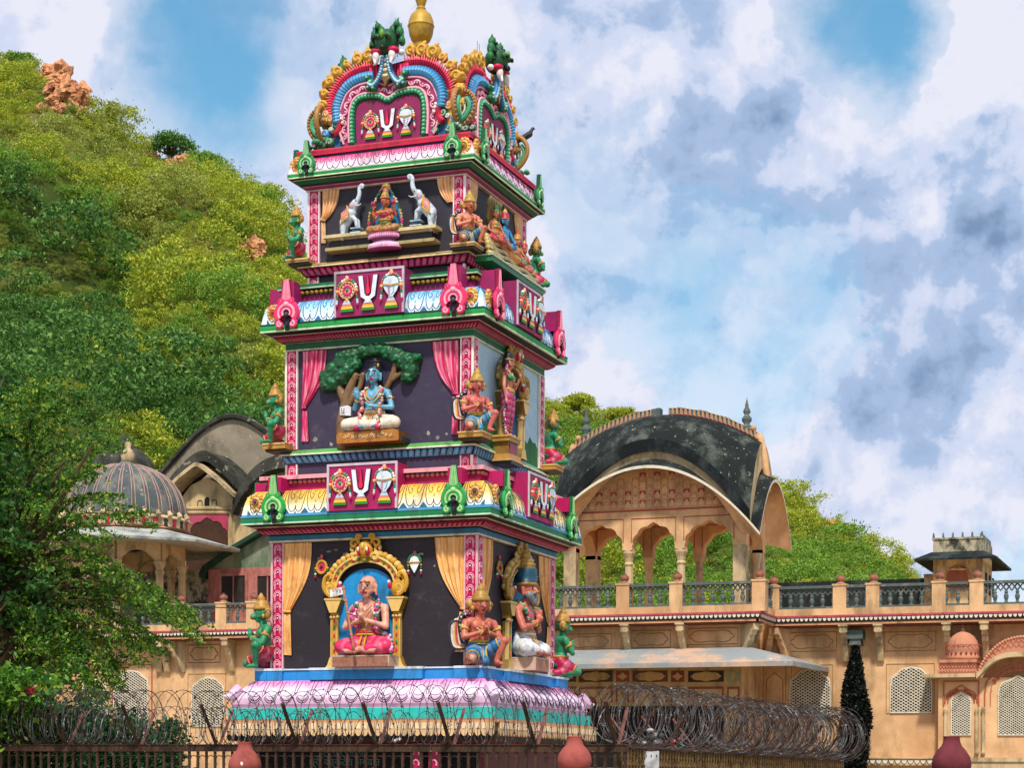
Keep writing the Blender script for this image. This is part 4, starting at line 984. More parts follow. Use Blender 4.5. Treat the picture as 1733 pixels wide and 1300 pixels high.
for s in (-1, 1): b.box(s*.215-.008, s*.215+.008, -.2425, .13, -.15, -.012, 'ceac94')
b.build('plinth', STATP, s1)
b = MB()
for s in (-1, 1): ringband(b, (s*.055, -.165, .395), (s, -.4, .4), .034, .009, 'd0a040'); b.box(s*.215-.02, s*.215+.02, -.062, -.03, .43, .50, 'ece6e2')
b.build('bangles', STATP, s1, True)

# ---- 3 blue seated figure under the relief tree
s2, H2 = seated('blue-skinned statue with black hair bun and white dhoti seated under the relief tree', front(634, 733, 1.76), 0, 1.14, '62a2c0', 'e0d4c0', 'c08c3c', hy=R(4), hair='16202a', arms='bless', mark='e8e8e8', lips='c02c40', brow='0c1420', kn=.36)
hipcloth(s2, .36, 'e2d6c2', 'c49448', bare_shin=False)
b = MB(); hb = Vector(H2(0, -.05, .13)); b.ell(hb, (.10, .09, .075), '141c24', 12, 8)
for j in range(4): b.tube([hb+Vector((.09*math.cos(R(q)), .08*math.sin(R(q))-.0, -.05+.035*j)) for q in range(0, 360, 30)], .014, '1c2832', 6, True)
b.ell(hb+Vector((0, -.0, .08)), (.05, .05, .04), '141c24', 8, 6); b.ell(hb+Vector((.07, -.06, 0)), (.015, .015, .03), 'c8a040', 6, 5); b.build('hair', STATP, s2, True)
g1 = [(-.13, -.20, .10), (-.15, -.18, .22), (-.14, -.13, .36), (-.15, -.11, .50), (-.11, -.05, .61), (0, .04, .65), (.11, -.05, .61), (.15, -.11, .50), (.15, -.14, .36), (.16, -.20, .22), (.17, -.25, .12), (.18, -.27, .04)]
garland(s2, g1, .033, ['c84860', 'e8b8a8', '3c8458', 'd86878', 'e8d8b8'])
b = MB()
for s in (-1, 1): b.ell((s*.16, -.27, .03), .045, 'c02450', 8, 6)
for rr, c in ((.10, 'c89838'), (.135, 'd8b060')): b.tube(smoothpath([(-rr, -.06, .60), (-rr*.7, -.12, .60-rr), (0, -.135, .60-rr*1.5), (rr*.7, -.12, .60-rr), (rr, -.06, .60)], 4), .009, c, 6)
for sx, x in ((-1, -.235), (1, .245)): b.tube([(x+.052*math.cos(R(q)), -.03+.05*math.sin(R(q)), .47) for q in range(0, 360, 30)], .010, 'c89838', 6, True)
ringband(b, (-.215, -.13, .44), (.5, -.4, .8), .034, .009, 'c89838'); ringband(b, (.13, -.155, .335), (1, .3, 0), .034, .009, 'c89838'); b.box(.245, .285, -.07, -.055, .43, .49, 'ece6e4'); b.box(.26, .268, -.075, -.056, .44, .48, 'c03040')
b.build('jewellery', STATP, s2, True)
b = MB(); b.prism([(-.48, -.16), (.46, -.16), (.46, -.02), (.38, 0), (-.46, -.01), (-.49, -.04)], lambda u, v, d: (u, -d, v), -.12, .22, 'b0742c', '7c4c1c')
rnd = random.Random(4)
for k in range(13):
    x = -.36+.058*k; q = spiral((x, -.075+.012*math.sin(k*2)), .026, 1.0, rnd.random()*6, 1 if k % 2 else -1, 9, .2); b.tube([(a_, -.225, c_) for a_, c_ in q], .0065, 'e0cca8', 4)
b.build('plinth', STATP, s2)
def front_box(px0, px1, py0, py1, a): p = front(px0, py0, a); q = front(px1, py1, a); return p, q
b = MB(); p = uvf(583, 754, 1.7); q = uvf(690, 748, 1.7); b.box(p[0], q[0], -1.93, -1.60, p[1]-.015, p[1]+.05, '173c44'); b.build('shelf', PAINT, gop)

# relief tree behind the blue figure
tr = MB(); A = 1.605
rnd = random.Random(11)
blobs = [(556, 640, 15), (568, 628, 17), (580, 618, 17), (592, 606, 16), (604, 602, 15), (618, 596, 14), (632, 594, 13), (646, 593, 13), (660, 597, 15), (674, 604, 16), (688, 612, 17), (700, 612, 14), (708, 608, 9), (696, 628, 16), (692, 640, 12), (566, 650, 16), (554, 655, 11), (580, 640, 16), (592, 628, 15), (604, 618, 12), (580, 606, 10)]
P = []
for x, y, r in blobs:
    u, v = uvf(x, y, A); P.append(('e', (u, -(A+.04), v), (r/105, .13, r/105*.92), '14502f'))
    for k in range(26):
        a_, e_ = rnd.uniform(0, 6.28), rnd.uniform(-.9, .9); rr = r/105
        P.append(('e', (u+rr*.9*math.cos(a_)*math.cos(e_), -(A+.04)-.12*abs(math.sin(a_)*math.cos(e_)), v+rr*.86*math.sin(e_)), (.03, .026, .024), ('14502f', '1f6a3c', '2f8050', '0f4026')[rnd.randrange(4)]))
tt = empty('relief_tree', (TX, TY, 0), 0, 'dark green moulded tree with a forked brown trunk behind the blue-skinned statue', 'relief tree')
fuse('crown', P, .016, STATP, tt, smooth=1)
P = []
for L in ([(583, 752, 12), (582, 720, 12), (584, 700, 10), (588, 680, 9), (594, 660, 8), (604, 636, 6)], [(588, 688, 8), (580, 668, 7), (575, 652, 6)], [(590, 690, 7), (603, 672, 6), (612, 655, 5), (616, 636, 5)], [(655, 660, 5), (662, 645, 5), (668, 630, 5), (672, 612, 5)], [(664, 645, 4), (676, 636, 4), (686, 630, 3)]):
    for j in range(len(L)-1):
        p, q = uvf(*L[j][:2], A), uvf(*L[j+1][:2], A); P.append(('c', (p[0], -(A+.05), p[1]), (q[0], -(A+.05), q[1]), L[j][2]/105, L[j+1][2]/105, '7c6040'))
fuse('trunk', P, .016, STATP, tt)
# white cloth tied with the little mark
u, v = uvf(592, 698, A); b = MB(); b.prism([(u-.10, v-.07), (u+.09, v-.09), (u+.10, v+.05), (u+.03, v+.08), (u-.10, v+.06)], FT(A), .10, .17, 'd8dce0', '9c98a4'); b.tube([FT(A)(u-.07, v+.04, .18), FT(A)(u-.06, v-.03, .18), FT(A)(u-.03, v-.03, .18), FT(A)(u-.02, v+.04, .18)], .006, 'c03c50', 4); b.build('tied_cloth', STATP, tt)

# ---- kneeling corner figures
def kneeler(label, loc, rz, k, skin, cloth, trim, kind, group, crownc='c0983c', topcol=None):
    """one knee down (viewer's left), the other raised; palms joined"""
    r = statue(label, loc, rz, k, group)
    P, pt, H = head((0, -.06, .81), 0, skin, 1.13, 'c02440' if kind == 'green' else '8c2c28', kind == 'green', None if kind == 'green' else '6c4824', 0.05, None, None, '2c1814')
    tc_ = topcol or skin
    P += [('c', (0, -.035, .69), (0, -.02, .62), .055, .06, skin), ('c', (-.13, -.01, .58), (.13, -.01, .58), .075, .075, tc_), ('c', (-.05, -.02, .52), (-.045, -.02, .38), .10, .088, tc_), ('c', (.05, -.02, .52), (.045, -.02, .38), .10, .088, tc_),
          ('c', (-.05, -.01, .32), (.05, -.01, .32), .10, .10, skin), ('e', (0, 0, .22), (.16, .13, .13), skin)]
    P += [('c', (-.09, -.02, .20), (-.20, -.22, .085), .085, .07, skin), ('c', (-.20, -.22, .085), (-.13, .10, .05), .062, .045, skin), ('c', (-.13, .10, .05), (-.12, .20, .03), .035, .03, skin)]
    P += [('c', (.09, -.02, .20), (.28, -.20, .33), .085, .068, skin), ('c', (.28, -.20, .33), (.18, -.18, .06), .062, .038, skin), ('c', (.18, -.17, .035), (.20, -.28, .025), .034, .028, skin)]
    for j in range(5): P.append(('c', (.175+.014*j, -.29, .02), (.177+.015*j, -.325, .016), .011, .009, skin))
    for s in (-1, 1): P += arm((s*.205, -.01, .575), (s*.265, -.10, .37), (s*.03, -.21, .45), tc_ if topcol else skin, (.056, .042, .028)); P += [('e', (s*.07, -.095, .525), (.06, .035, .05), tc_)]
    P += hands_joined((0, -.215, .46), (0, -.12, 1), skin)
    pt += [((-.2, -.26, .085), .05, 'c8a088')] if kind != 'green' else []
    fuse('body', P, .0115, STATP, r, pt)
    S = [((-.08, -.02, .21), (-.165, -.17, .115), .115, .085), ((.08, -.02, .21), (.22, -.15, .29), .115, .085), ((-.05, 0, .25), (.05, 0, .25), .12, .12)]
    if kind == 'green': S += [((-.165, -.17, .115), (-.12, .12, .06), .08, .06)]
    else: S += [((0, -.13, .2), (.01, -.2, .04), .05, .06)]
    cloth_legs('shorts', S, r, cloth, trim)
    b = MB()
    b.tube([(.135*math.cos(R(q)), -.01+.125*math.sin(R(q)), .325) for q in range(0, 360, 24)], .022, trim, 6, True); b.tube([(.14*math.cos(R(q)), -.01+.13*math.sin(R(q)), .29) for q in range(0, 360, 24)], .012, mixc(trim, '000000', .3), 6, True)
    ringband(b, (-.17, -.18, .11), (-.5, -.8, -.4), .088, .012, trim); ringband(b, (.225, -.155, .295), (.7, -.6, .4), .088, .012, trim)
    b.tube(smoothpath([(-.12, -.07, .27), (-.04, -.14, .23), (0, -.17, .17), (.05, -.15, .24), (.12, -.08, .29)], 4), .012, trim, 6)
    for s in (-1, 1): ringband(b, (s*.06, -.19, .44), (s, -.3, .35), .036, .011, trim); ringband(b, (s*.235, -.05, .48), (s*.3, -.4, -1), .054, .016, trim); b.ell((s*.27, -.06, .51), (.03, .03, .045), trim, 7, 5)
    for rr, c in ((.09, trim), (.12, mixc(trim, 'ffffff', .15))): b.tube(smoothpath([(-rr, -.05, .63), (-rr*.7, -.115, .62-rr), (0, -.135, .62-rr*1.3), (rr*.7, -.115, .62-rr), (rr, -.05, .63)], 4), .012, c, 6)
    for s in (-1, 1): b.ell(H(s*.105, -.005, -.035), (.03, .03, .035), 'c09040', 7, 5)
    if kind != 'green': b.tube([(.012, -.205, .20), (.02, -.24, .03)], .012, trim, 5); b.tube([(-.03, -.205, .20), (-.035, -.24, .03)], .01, trim, 5)
    b.build('jewellery', STATP, r, True)
    crown(r, H, 1.10, [(.106, .05, mixc(crownc, '000000', .25)), (.116, .07, crownc), (.108, .10, crownc), (.095, .125, mixc(crownc, '000000', .3)), (.085, .14, crownc), (.072, .17, crownc), (.055, .185, mixc(crownc, '000000', .3)), (.06, .20, crownc), (.035, .235, crownc), (.012, .28, crownc)])
    b = MB()   # disc-shaped hair ornament behind the head
    for s in (-1, 1):
        b.ell(H(s*.12, -.06, .0), (.05, .055, .085), 'b8924c', 10, 7); q = spiral((0, 0), .05, 1.2, 0, s, 12, .2); b.tube([H(s*.15, -.06+x, y) for x, y in q], .012, '8a6428', 5)
    b.build('hair', STATP, r, True)
    return r, H
def wings(r):
    for s in (-1,):
        b = MB()
        for j in range(7):
            c = ('28242c', '4a4650', 'e8e0d8', 'd05c50', 'e8c070', 'e8e0e0', '35313c')[j]; k = .03+.033*j
            P = smoothpath([(s*.13, .07+.004*j, .62), (s*(.20+k*.55), .10, .66-.01*j), (s*(.17+k*.95), .12, .50), (s*(.16+k*.80), .12, .34-.015*j), (s*.16, .10, .30-.012*j)], 5)
            b.tube(P, [.010+.016*math.sin(math.pi*i/(len(P)-1)) for i in range(len(P))], c, 6, flat=.6)
        P = smoothpath([(s*.14, .05, .70), (s*.22, .07, .67), (s*.25, .07, .54), (s*.22, .07, .40), (s*.17, .06, .30)], 5); b.tube(P, .035, '20222c', 7)
        for i, p in enumerate(P[::2]): b.ell(p+Vector((s*.015, -.03, 0)), (.018, .012, .02), 'b8bcc4' if i % 2 else '585c68', 6, 4)
        b.build('wing', STATP, r, True)
gcol = ('b04c3c', 'b8584c', 'c86050'); G = 'kneeling winged figures at the near corner'
def corner(s, t, a, z): return (TX+s*a, TY+t*a, z)
lowg, _ = kneeler('winged kneeling statue in blue shorts on the blue base, lowest of the near corner', corner(1, -1, 1.86, 3.31), R(45), 1.15, 'bc6450', '206a9c', 'c0a048', 'winged', G, 'a88034'); wings(lowg)
midg, _ = kneeler('winged kneeling statue with crimson face between pink curtain and pale blue wall', corner(1, -1, 1.72, 6.965), R(45), .90, 'c4645c', '3480a8', 'cca850', 'winged', G, 'b8903c'); wings(midg)
topg, _ = kneeler('winged kneeling statue in salmon shirt beside the white elephants, uppermost at near corner', corner(1, -1, 1.48, 9.985), R(45), .76, 'b86848', '3c6c8c', 'c0a048', 'winged', G, 'c09c48', 'd8806c'); wings(topg)
GG = 'green kneeling monkey figures'
names = {(0, -1): 'green monkey-faced statue kneeling on the blue base at the far left corner', (1, -1): 'green monkey-faced statue beside the pink curtain, at the left edge of the middle storey', (2, -1): 'green monkey-faced statue by the peach curtain, high at the left edge of the top storey',
         (0, 1): 'green monkey-faced statue kneeling above the awning, at the right edge of the lowest storey', (1, 1): 'green monkey-faced statue facing the hill, at the right edge of the middle storey', (2, 1): 'green monkey-faced statue against open sky, at the right edge of the top storey'}
for t, (a, z, k) in enumerate(((1.87, 3.31, 1.10), (1.73, 6.955, .90), (1.49, 9.985, .82))):
    g1_, _ = kneeler(names[(t, -1)], corner(-1, -1, a, z), R(-50), k, '2c8c60', 'b41c50', 'c09440', 'green', GG, 'b88c3c')
    dup(g1_, None, corner(1, 1, a, z), R(135), names[(t, 1)])
# gold corner pads for the upper statues
for a, z, h, c in ((1.61, 6.87, .09, 'b88838'), (1.35, 9.93, .055, 'a88c54')):
    b = MB(); x0 = a-.10; x1 = a+.30
    b.box(x0, x1, -x1, -x0, z, z+h, c); b.box(x0-.01, x1+.012, -x1-.012, -x0, z+h-.022, z+h+.004, 'd8b878'); b.box(x0, x1-.03, -x1+.03, -x0, z-.04, z, '3c3424')
    four(b.build('statue_pad', PAINT, gop))

# ---- standing lady in the side niche
sl_ = statue('standing lady statue in magenta trousers and green bodice inside the side niche', right(858, 741, 1.84), R(90), .82)
sk = 'c88468'; P, pt, H = head((0, -.02, 1.46), R(38), sk, 1.05, 'b03040', hair='1c1c20')
P += [('c', (0, -.01, 1.35), (0, -.01, 1.28), .045, .05, sk), ('c', (-.12, 0, 1.24), (.12, 0, 1.24), .058, .058, sk), ('c', (0, -.01, 1.18), (.01, -.01, 1.0), .11, .085, sk), ('e', (.02, 0, .88), (.16, .12, .12), sk)]
for s in (-1, 1):
    P += [('e', (s*.07, -.09, 1.16), (.07, .06, .06), '2c8c5c'), ('c', (s*.08+.02, 0, .85), (s*.085, -.02, .48), .09, .06, sk), ('c', (s*.085, -.02, .48), (s*.08, 0, .08), .055, .035, sk), ('c', (s*.08, 0, .04), (s*.10, -.12, .03), .035, .028, sk)]
P += arm((-.17, 0, 1.24), (-.25, -.02, .98), (-.23, -.06, .74), sk, (.045, .035, .024))+open_hand((-.23, -.06, .73), (0, -.1, -1), (.4, -1, 0), sk, 1, .3)
P += arm((.17, 0, 1.24), (.26, -.06, 1.0), (.20, -.18, 1.18), sk, (.045, .035, .024))+open_hand((.20, -.19, 1.19), (0, -.1, 1), (0, -1, 0), sk, 1, .8)
P += [('c', (-.11, -.09, 1.16), (.11, -.09, 1.16), .05, .05, '2c8c5c')]
fuse('body', P, .0125, STATP, sl_, pt)
cloth_legs('trousers', [((-.06, 0, .86), (-.09, -.02, .50), .115, .095), ((.10, 0, .86), (.09, -.02, .50), .115, .095), ((-.09, -.02, .50), (-.08, 0, .14), .09, .055), ((.09, -.02, .50), (.08, 0, .14), .09, .055)], sl_, 'a81c5c', 'c0a040')
b = MB()
for z, rr in ((.90, .15), (.94, .135)): b.tube([(.02+rr*math.cos(R(q))*1.05, rr*.8*math.sin(R(q)), z) for q in range(0, 360, 24)], .022, 'c0a048', 6, True)
for z in (.30, .22, .14): 
    for s in (-1, 1): ringband(b, (s*.08, 0, z), (0, 0, 1), .066, .012, 'b0783c')
b.tube(smoothpath([(-.09, -.05, 1.30), (-.05, -.11, 1.18), (0, -.13, 1.10), (.05, -.11, 1.18), (.09, -.05, 1.30)], 4), .014, 'c8a048', 6)
b.build('jewellery', STATP, sl_, True)
crown(sl_, H, 1.05, [(.106, .045, 'b08c40'), (.115, .065, 'c8a450'), (.10, .075, '22262c'), (.105, .12, '1c2026'), (.09, .17, '22262c'), (.055, .21, '1c2026'), (.02, .235, 'b08c40')])
garland(sl_, [(-.2, -.04, 1.20), (-.22, -.05, 1.30), (-.18, -.05, 1.38)], .035, ['c03468', 'e090b0', '2c7048'])
garland(sl_, [(-.20, -.02, .60), (-.22, -.02, .42), (-.2, -.02, .26), (-.2, -.04, .12), (-.16, -.06, .02)], .032, ['c03468', 'e8e0e0', '2c6c80', 'e090b0'])
b = MB()
b.box(-.30, .30, -.16, .2, -.11, 0, 'a8823c'); b.box(-.32, .32, -.18, .2, -.03, .01, 'c09a50'); b.box(-.24, .24, -.12, .2, -.36, -.11, '8a6830'); b.box(-.19, .19, -.135, .2, -.33, -.14, '8c2848'); b.box(-.30, .30, -.18, .2, -.46, -.36, 'b89048'); b.box(-.34, .34, -.22, .2, -.50, -.46, 'c8a058'); b.box(-.30, .30, -.2, .2, -.56, -.50, '173c44')
b.build('plinth', STATP, sl_)

# ---- goddess on the lotus with two elephants
gd, Hg = seated('four-armed goddess statue on a pink lotus seat between two white elephants', front(652, 397, 1.50), 0, .66, 'b06038', '2c7a4c', 'c0a040', hy=R(-8), hair='b08838', arms='four', mark='e8c060', kn=.36, vox=.012)
hipcloth(gd, .36, 'a87838', '2c8050', bare_shin=False)
crown(gd, Hg, 1.13, [(.106, .05, 'b03040'), (.115, .075, 'c8a040'), (.098, .11, 'b83c50'), (.085, .15, 'c8a040'), (.06, .19, 'c8a040'), (.05, .22, 'b83c50'), (.02, .28, 'c8a040')])
b = MB()
b.ell((0, -.06, .47), (.13, .10, .09), 'a83858', 12, 8); b.tube([(x, -.15, .56-.05*math.cos(x*9)) for x in (-.1, -.05, 0, .05, .1)], .015, 'd8b048', 6)
for s in (-1, 1):
    b.ell((s*.19, -.03, .53), (.075, .06, .055), 'c89c3c', 8, 6); b.ell((s*.21, -.08, .50), (.05, .05, .05), 'c03050', 8, 6)
    for j in range(6): b.ell((s*.27+.035*math.cos(j*1.05), -.15+.03*math.sin(j*1.05), .74), (.02, .02, .045), 'c83c70', 6, 5)
b.tube([(.15*math.cos(R(q)), -.02+.13*math.sin(R(q)), .33) for q in range(0, 360, 24)], .022, 'c8a040', 6, True)
b.build('jewellery', STATP, gd, True)
b = MB()
for j, (r_, z_, c) in enumerate(((.42, -.04, 'a83c70'), (.40, -.09, '8c2c60'), (.30, -.17, '7c3058'), (.36, -.26, 'c888a8'), (.44, -.33, 'd8a0c0'), (.46, -.38, 'a84c78'))): pass
b.lathe([(.43, -.005), (.445, -.03), (.42, -.06), (.36, -.13), (.30, -.18), (.34, -.22), (.41, -.28), (.45, -.34), (.46, -.38)], ['c070a0', 'a84878', 'b85888', '8c3868', '6c2850', 'c084a8', 'd8a4c4', 'd090b4', 'a04070'], 28, T=lambda x, y, z: (x, y*.55-.05, z))
for j in range(18):
    q = R(200+8*j-4+10); x, y = math.cos(q), math.sin(q)*.55
    b.ell((.415*x, .415*y-.05, -.075), (.032, .03, .055), 'd8a0c4', 7, 6); b.ell((.405*x, .405*y-.05, -.30), (.034, .03, .055), 'e8c4dc', 7, 6)
b.build('lotus_seat', STATP, gd, True)
for s in (-1, 1):
    garland(gd, [(s*.44, -.02, .02), (s*.44, -.02, .25), (s*.42, -.02, .48), (s*.33, -.02, .72), (s*.20, -.02, .96), (s*.07, -.02, 1.13), (0, -.02, 1.17)], .036, ('a8a058', 'c84868', 'c8b060', '2c6848', 'e8d0b0', '2c6848', 'c86080', 'b0a048'), sub=7)
b = MB(); b.prism([(-.34, .05), (.34, .05), (.36, .45), (.22, .80), (.05, 1.10), (-.05, 1.10), (-.22, .80), (-.36, .45)], lambda u, v, d: (u, -d, v), -.20, -.15, '2c80b8'); b.lathe([(.09, 1.0), (.08, 1.12), (.11, 1.16), (.10, 1.22), (.06, 1.25)], ['3c8090', 'a08838', 'b89840', '8a7430', 'a89040'], 14, (0, .02, 0))
b.build('backdrop', STATP, gd)
b = MB()
for (px0, px1, s) in ((560, 640, -1), (664, 744, 1)):
    for (z0_, z1_, ex, dp, c) in ((.0, .05, 0, .24, 'a89868'), (.05, .17, -.07, .18, '2c2c34'), (.17, .20, -.04, .22, 'b8a878'), (.20, .25, .03, .27, 'd0c090')):
        p = uvf(px0, 428 if s < 0 else 417, 1.36); q = uvf(px1, 428, 1.36)
        b.box(p[0]-ex, q[0]+ex, -(1.345+dp), -1.345, uvf(652, 420, 1.36)[1]-.02+z0_, uvf(652, 420, 1.36)[1]-.02+z1_, c)
b.build('stepped_shelf', PAINT, gop)
def elephant(label, loc, s, k):
    r = empty('elephant_statue', loc, 0, label, 'statue', None, None, k); E = 'c4d2de'; D = 'a0b4c8'
    P = [('c', (-s*.10, 0, .50), (s*.10, -.02, .74), .17, .16, E), ('c', (s*.13, -.03, .80), (s*.22, -.05, .96), .12, .11, E), ('e', (s*.24, -.06, 1.0), (.12, .11, .12), E)]
    for y in (-.07, .09): P += [('c', (-s*.14, y, .42), (-s*.13, y, .22), .10, .075, E), ('c', (-s*.13, y, .22), (-s*.15, y, .02), .07, .065, E), ('c', (s*.13, y-.0, .62), (s*.27, y, .52), .075, .06, E), ('c', (s*.27, y, .52), (s*.29, y, .34), .055, .05, E)]
    T_ = smoothpath([(s*.30, -.08, 1.04), (s*.36, -.09, 1.14), (s*.39, -.09, 1.27), (s*.38, -.09, 1.40), (s*.44, -.09, 1.50), (s*.51, -.09, 1.48), (s*.49, -.09, 1.41)], 3)
    for j in range(len(T_)-1): P.append(('c', tuple(T_[j]), tuple(T_[j+1]), .075-.045*j/len(T_), .075-.045*(j+1)/len(T_), E))
    P += [('c', (s*.28, -.07, .95), (s*.33, -.08, .90), .05, .03, 'c890a0'), ('e', (s*.16, -.15, .92), (.075, .03, .10), D), ('e', (s*.165, -.175, .92), (.045, .015, .065), 'd898a0'), ('c', (-s*.24, 0, .55), (-s*.27, .0, .35), .018, .012, D), ('c', (-s*.27, 0, .35), (-s*.25, 0, .16), .012, .02, D)]
    pt = [((s*.30, -.15, 1.04), .028, '20242c')]
    fuse('body', P, .02, STATP, r, pt)
    b = MB()
    b.grid(lambda u, v: (s*(-.16+.24*u)+ s*.10*0 - s*(.085)*(1-v)*0, -.17-.035*math.sin(math.pi*u)*math.sin(math.pi*min(v+.2, 1)), .42+.20*u+.30*v), 10, 10, lambda u, v: lin('c89c3c') if (v < .16 or u < .12 or u > .88) else (lin('e8b4a8') if (int(u*10)+int(v*10)) % 2 else lin('b8283c')), s > 0)
    b.tube([(s*-.18, -.17, .40), (s*.08, -.19, .61)], .02, 'd0a848', 6); b.tube([(s*.10, -.18, .64), (s*.02, -.16, .93)], .018, 'd0a848', 6)
    b.build('saddle_cloth', STATP, r, True)
    b = MB(); b.tube([(s*.24, -.13, .93), (s*.40, -.16, .90), (s*.47, -.15, .95)], [.018, .015, .006], 'f0ece4', 6); b.build('tusk', STATP, r, True)
    b = MB()
    for j in range(5): b.box(s*.28-.16+.02*j*(j % 2), s*.28+.16-.02*j*(j % 2), -.14, .12, .06*j-.0+.02, .06*j+.05, ('7c98b0', '20303c', 'c8d4e0', '28506c', 'a8bccc')[j])
    b.build('pedestal', STATP, r)
    return r
elephant('white elephant statue with raised trunk standing left of the four-armed goddess', front(589, 405, 1.50), 1, .56)
elephant('white elephant statue with raised trunk standing right of the four-armed goddess', front(722, 391, 1.50), -1, .60)

# ---- serpent couch scene on the right face of the top storey
cr_ = statue('reclining crimson and orange statue stretched along the striped serpent couch', (TX+1.62, TY-.05, 9.98), R(90), 1.0)
sk = 'c87850'; P, pt, H = head((-.62, -.0, .42), R(30), sk, .8, hair='2c2420')
P += [('c', (-.55, 0, .34), (-.40, 0, .26), .09, .08, sk), ('c', (-.40, 0, .26), (-.15, 0, .18), .085, .08, sk), ('c', (-.15, -.02, .17), (.28, -.06, .17), .075, .055, 'd88c3c'), ('c', (.28, -.06, .17), (.60, -.05, .10), .055, .038, 'c82c50'), ('c', (-.15, .05, .17), (.30, .05, .16), .075, .055, 'c82c50'), ('c', (.30, .05, .16), (.64, .05, .09), .055, .038, 'c82c50'), ('c', (.62, -.05, .10), (.67, -.07, .15), .03, .022, sk)]
P += arm((-.55, -.08, .36), (-.36, -.16, .22), (-.18, -.12, .24), sk, (.04, .032, .022))+open_hand((-.17, -.12, .24), (1, 0, 0), (0, 0, 1), sk, 1, .2)
fuse('body', P, .014, STATP, cr_, pt); crown(cr_, H, .8, [(.106, .05, 'b08c40'), (.115, .075, 'c8a040'), (.09, .12, '28603c'), (.06, .19, 'c8a040'), (.02, .26, 'c8a040')])
sc_ = empty('serpent_couch', (TX+1.50, TY, 9.95), R(90), 'long coiled serpent couch in cream and green stripes on the side of the top storey', 'statue')
for j in range(5):
    b = MB(); z = -.02+.085*j; y = -.20+.03*j; L = 1.15-.04*j
    P = [(-L+2*L*i/20, y, z+.02*math.sin(i*.9+j)) for i in range(21)]
    b.tube(P, [.05]*21, [lin('c8b070') if i % 1 == 0 else lin('2c5c40') for i in range(21)], 9); b.tube([(p[0], p[1]-.04, p[2]-.03) for p in P], .014, '1f5a50', 5); b.tube([(p[0], p[1]-.045, p[2]+.02) for p in P], .010, 'e0d0a0', 5)
    b.build('coil', STATP, sc_, True)
b = MB(); b.box(-1.2, 1.2, -.28, .12, -.16, -.07, '2c7c50'); b.box(-1.22, 1.22, -.30, .12, -.075, -.055, 'b8d0b0'); b.build('ledge', STATP, sc_)
b = MB()
for j in range(5):
    x = -.72+.0*j; q = [(x+(.06*(j-2)), -.05, .55), (x+.09*(j-2), -.10, .80), (x+.11*(j-2), -.16, .95)]; b.tube(smoothpath(q, 3), [.03]*3+[.045]*3+[.02], '6c5c34', 7)
b.build('hood', STATP, sc_, True)
for (u, z, k, skn, cl, cw, lab, am) in ((-.68, 10.20, .60, 'b0704c', 'b83850', ('1f7048', 'c8a040'), 'seated side statue with tall green crown next to the salmon-shirted winged figure', 'rest'),
                                   (-.22, 10.20, .60, '2f86b8', '3c80b0', ('b02848', 'c8a040'), 'blue seated side statue with red crown and trident', 'rest'),
                                   (.36, 10.10, .50, 'c08058', '2c7c58', ('b8903c', 'c83048'), 'small seated side statue with golden crown on the serpent couch', 'namaste'),
                                   (.70, 10.06, .48, 'b87058', 'b83858', ('b02c40', 'c8a040'), 'small seated side statue with dark red crown, nearest to the right pilaster', 'namaste')):
    q_, Hq = seated(lab, (TX+1.60, TY+u, z), R(90)-R(25), k, skn, cl, 'c8a040', arms=am, kn=.24, vox=.014, hair='4c3020' if k < .7 else 'b08840')
    hipcloth(q_, .24, cl, 'c8a040', vox=.018)
    crown(q_, Hq, 1.1, [(.106, .05, cw[1]), (.116, .07, cw[1]), (.10, .08, cw[0]), (.11, .16, cw[0]), (.08, .22, cw[0]), (.06, .23, cw[1]), (.05, .27, cw[1]), (.015, .33, cw[1])])
    if 'trident' in lab:
        b = MB(); b.tube([(-.30, -.15, .1), (-.30, -.12, .85)], .012, 'a89040', 6)
        for x in (-.06, 0, .06): b.tube([(-.30+x*.4, -.12, .85), (-.30+x, -.12, .92), (-.30+x, -.12, 1.05)], [.012, .012, .004], 'a89040', 6)
        b.build('trident', STATP, q_, True)
# ---- pigeon on the gable scroll, and birds
def bird(label, loc, rz, k, body='2c3038', head_='23262c'):
    r = empty('pigeon', loc, rz, label, 'bird', None, None, k)
    P = [('c', (0, 0, .10), (.10, 0, .17), .055, .055, body), ('c', (-.02, 0, .08), (-.16, 0, -.0), .042, .016, body), ('c', (.10, 0, .18), (.14, 0, .25), .04, .028, head_), ('e', (.155, 0, .27), (.032, .026, .028), head_), ('c', (.18, 0, .268), (.205, 0, .26), .009, .004, '44443c')]
    for s in (-1, 1): P += [('c', (.04, s*.02, .06), (.04, s*.02, .0), .008, .006, '6c3c38'), ('c', (.04, s*.02, .004), (.075, s*.02, .0), .006, .004, '6c3c38'), ('c', (.08, s*.045, .15), (-.12, s*.03, .03), .03, .012, mixc(body, '000000', .3))]
    fuse('body', P, .009, STATP, r, [((.175, -.022, .275), .006, 'b06020')]); return r
p = right(886, 243, 1.38); bird('dark pigeon perched on the right scroll of the tower top', (p[0], p[1], p[2]), R(30), 1.0)
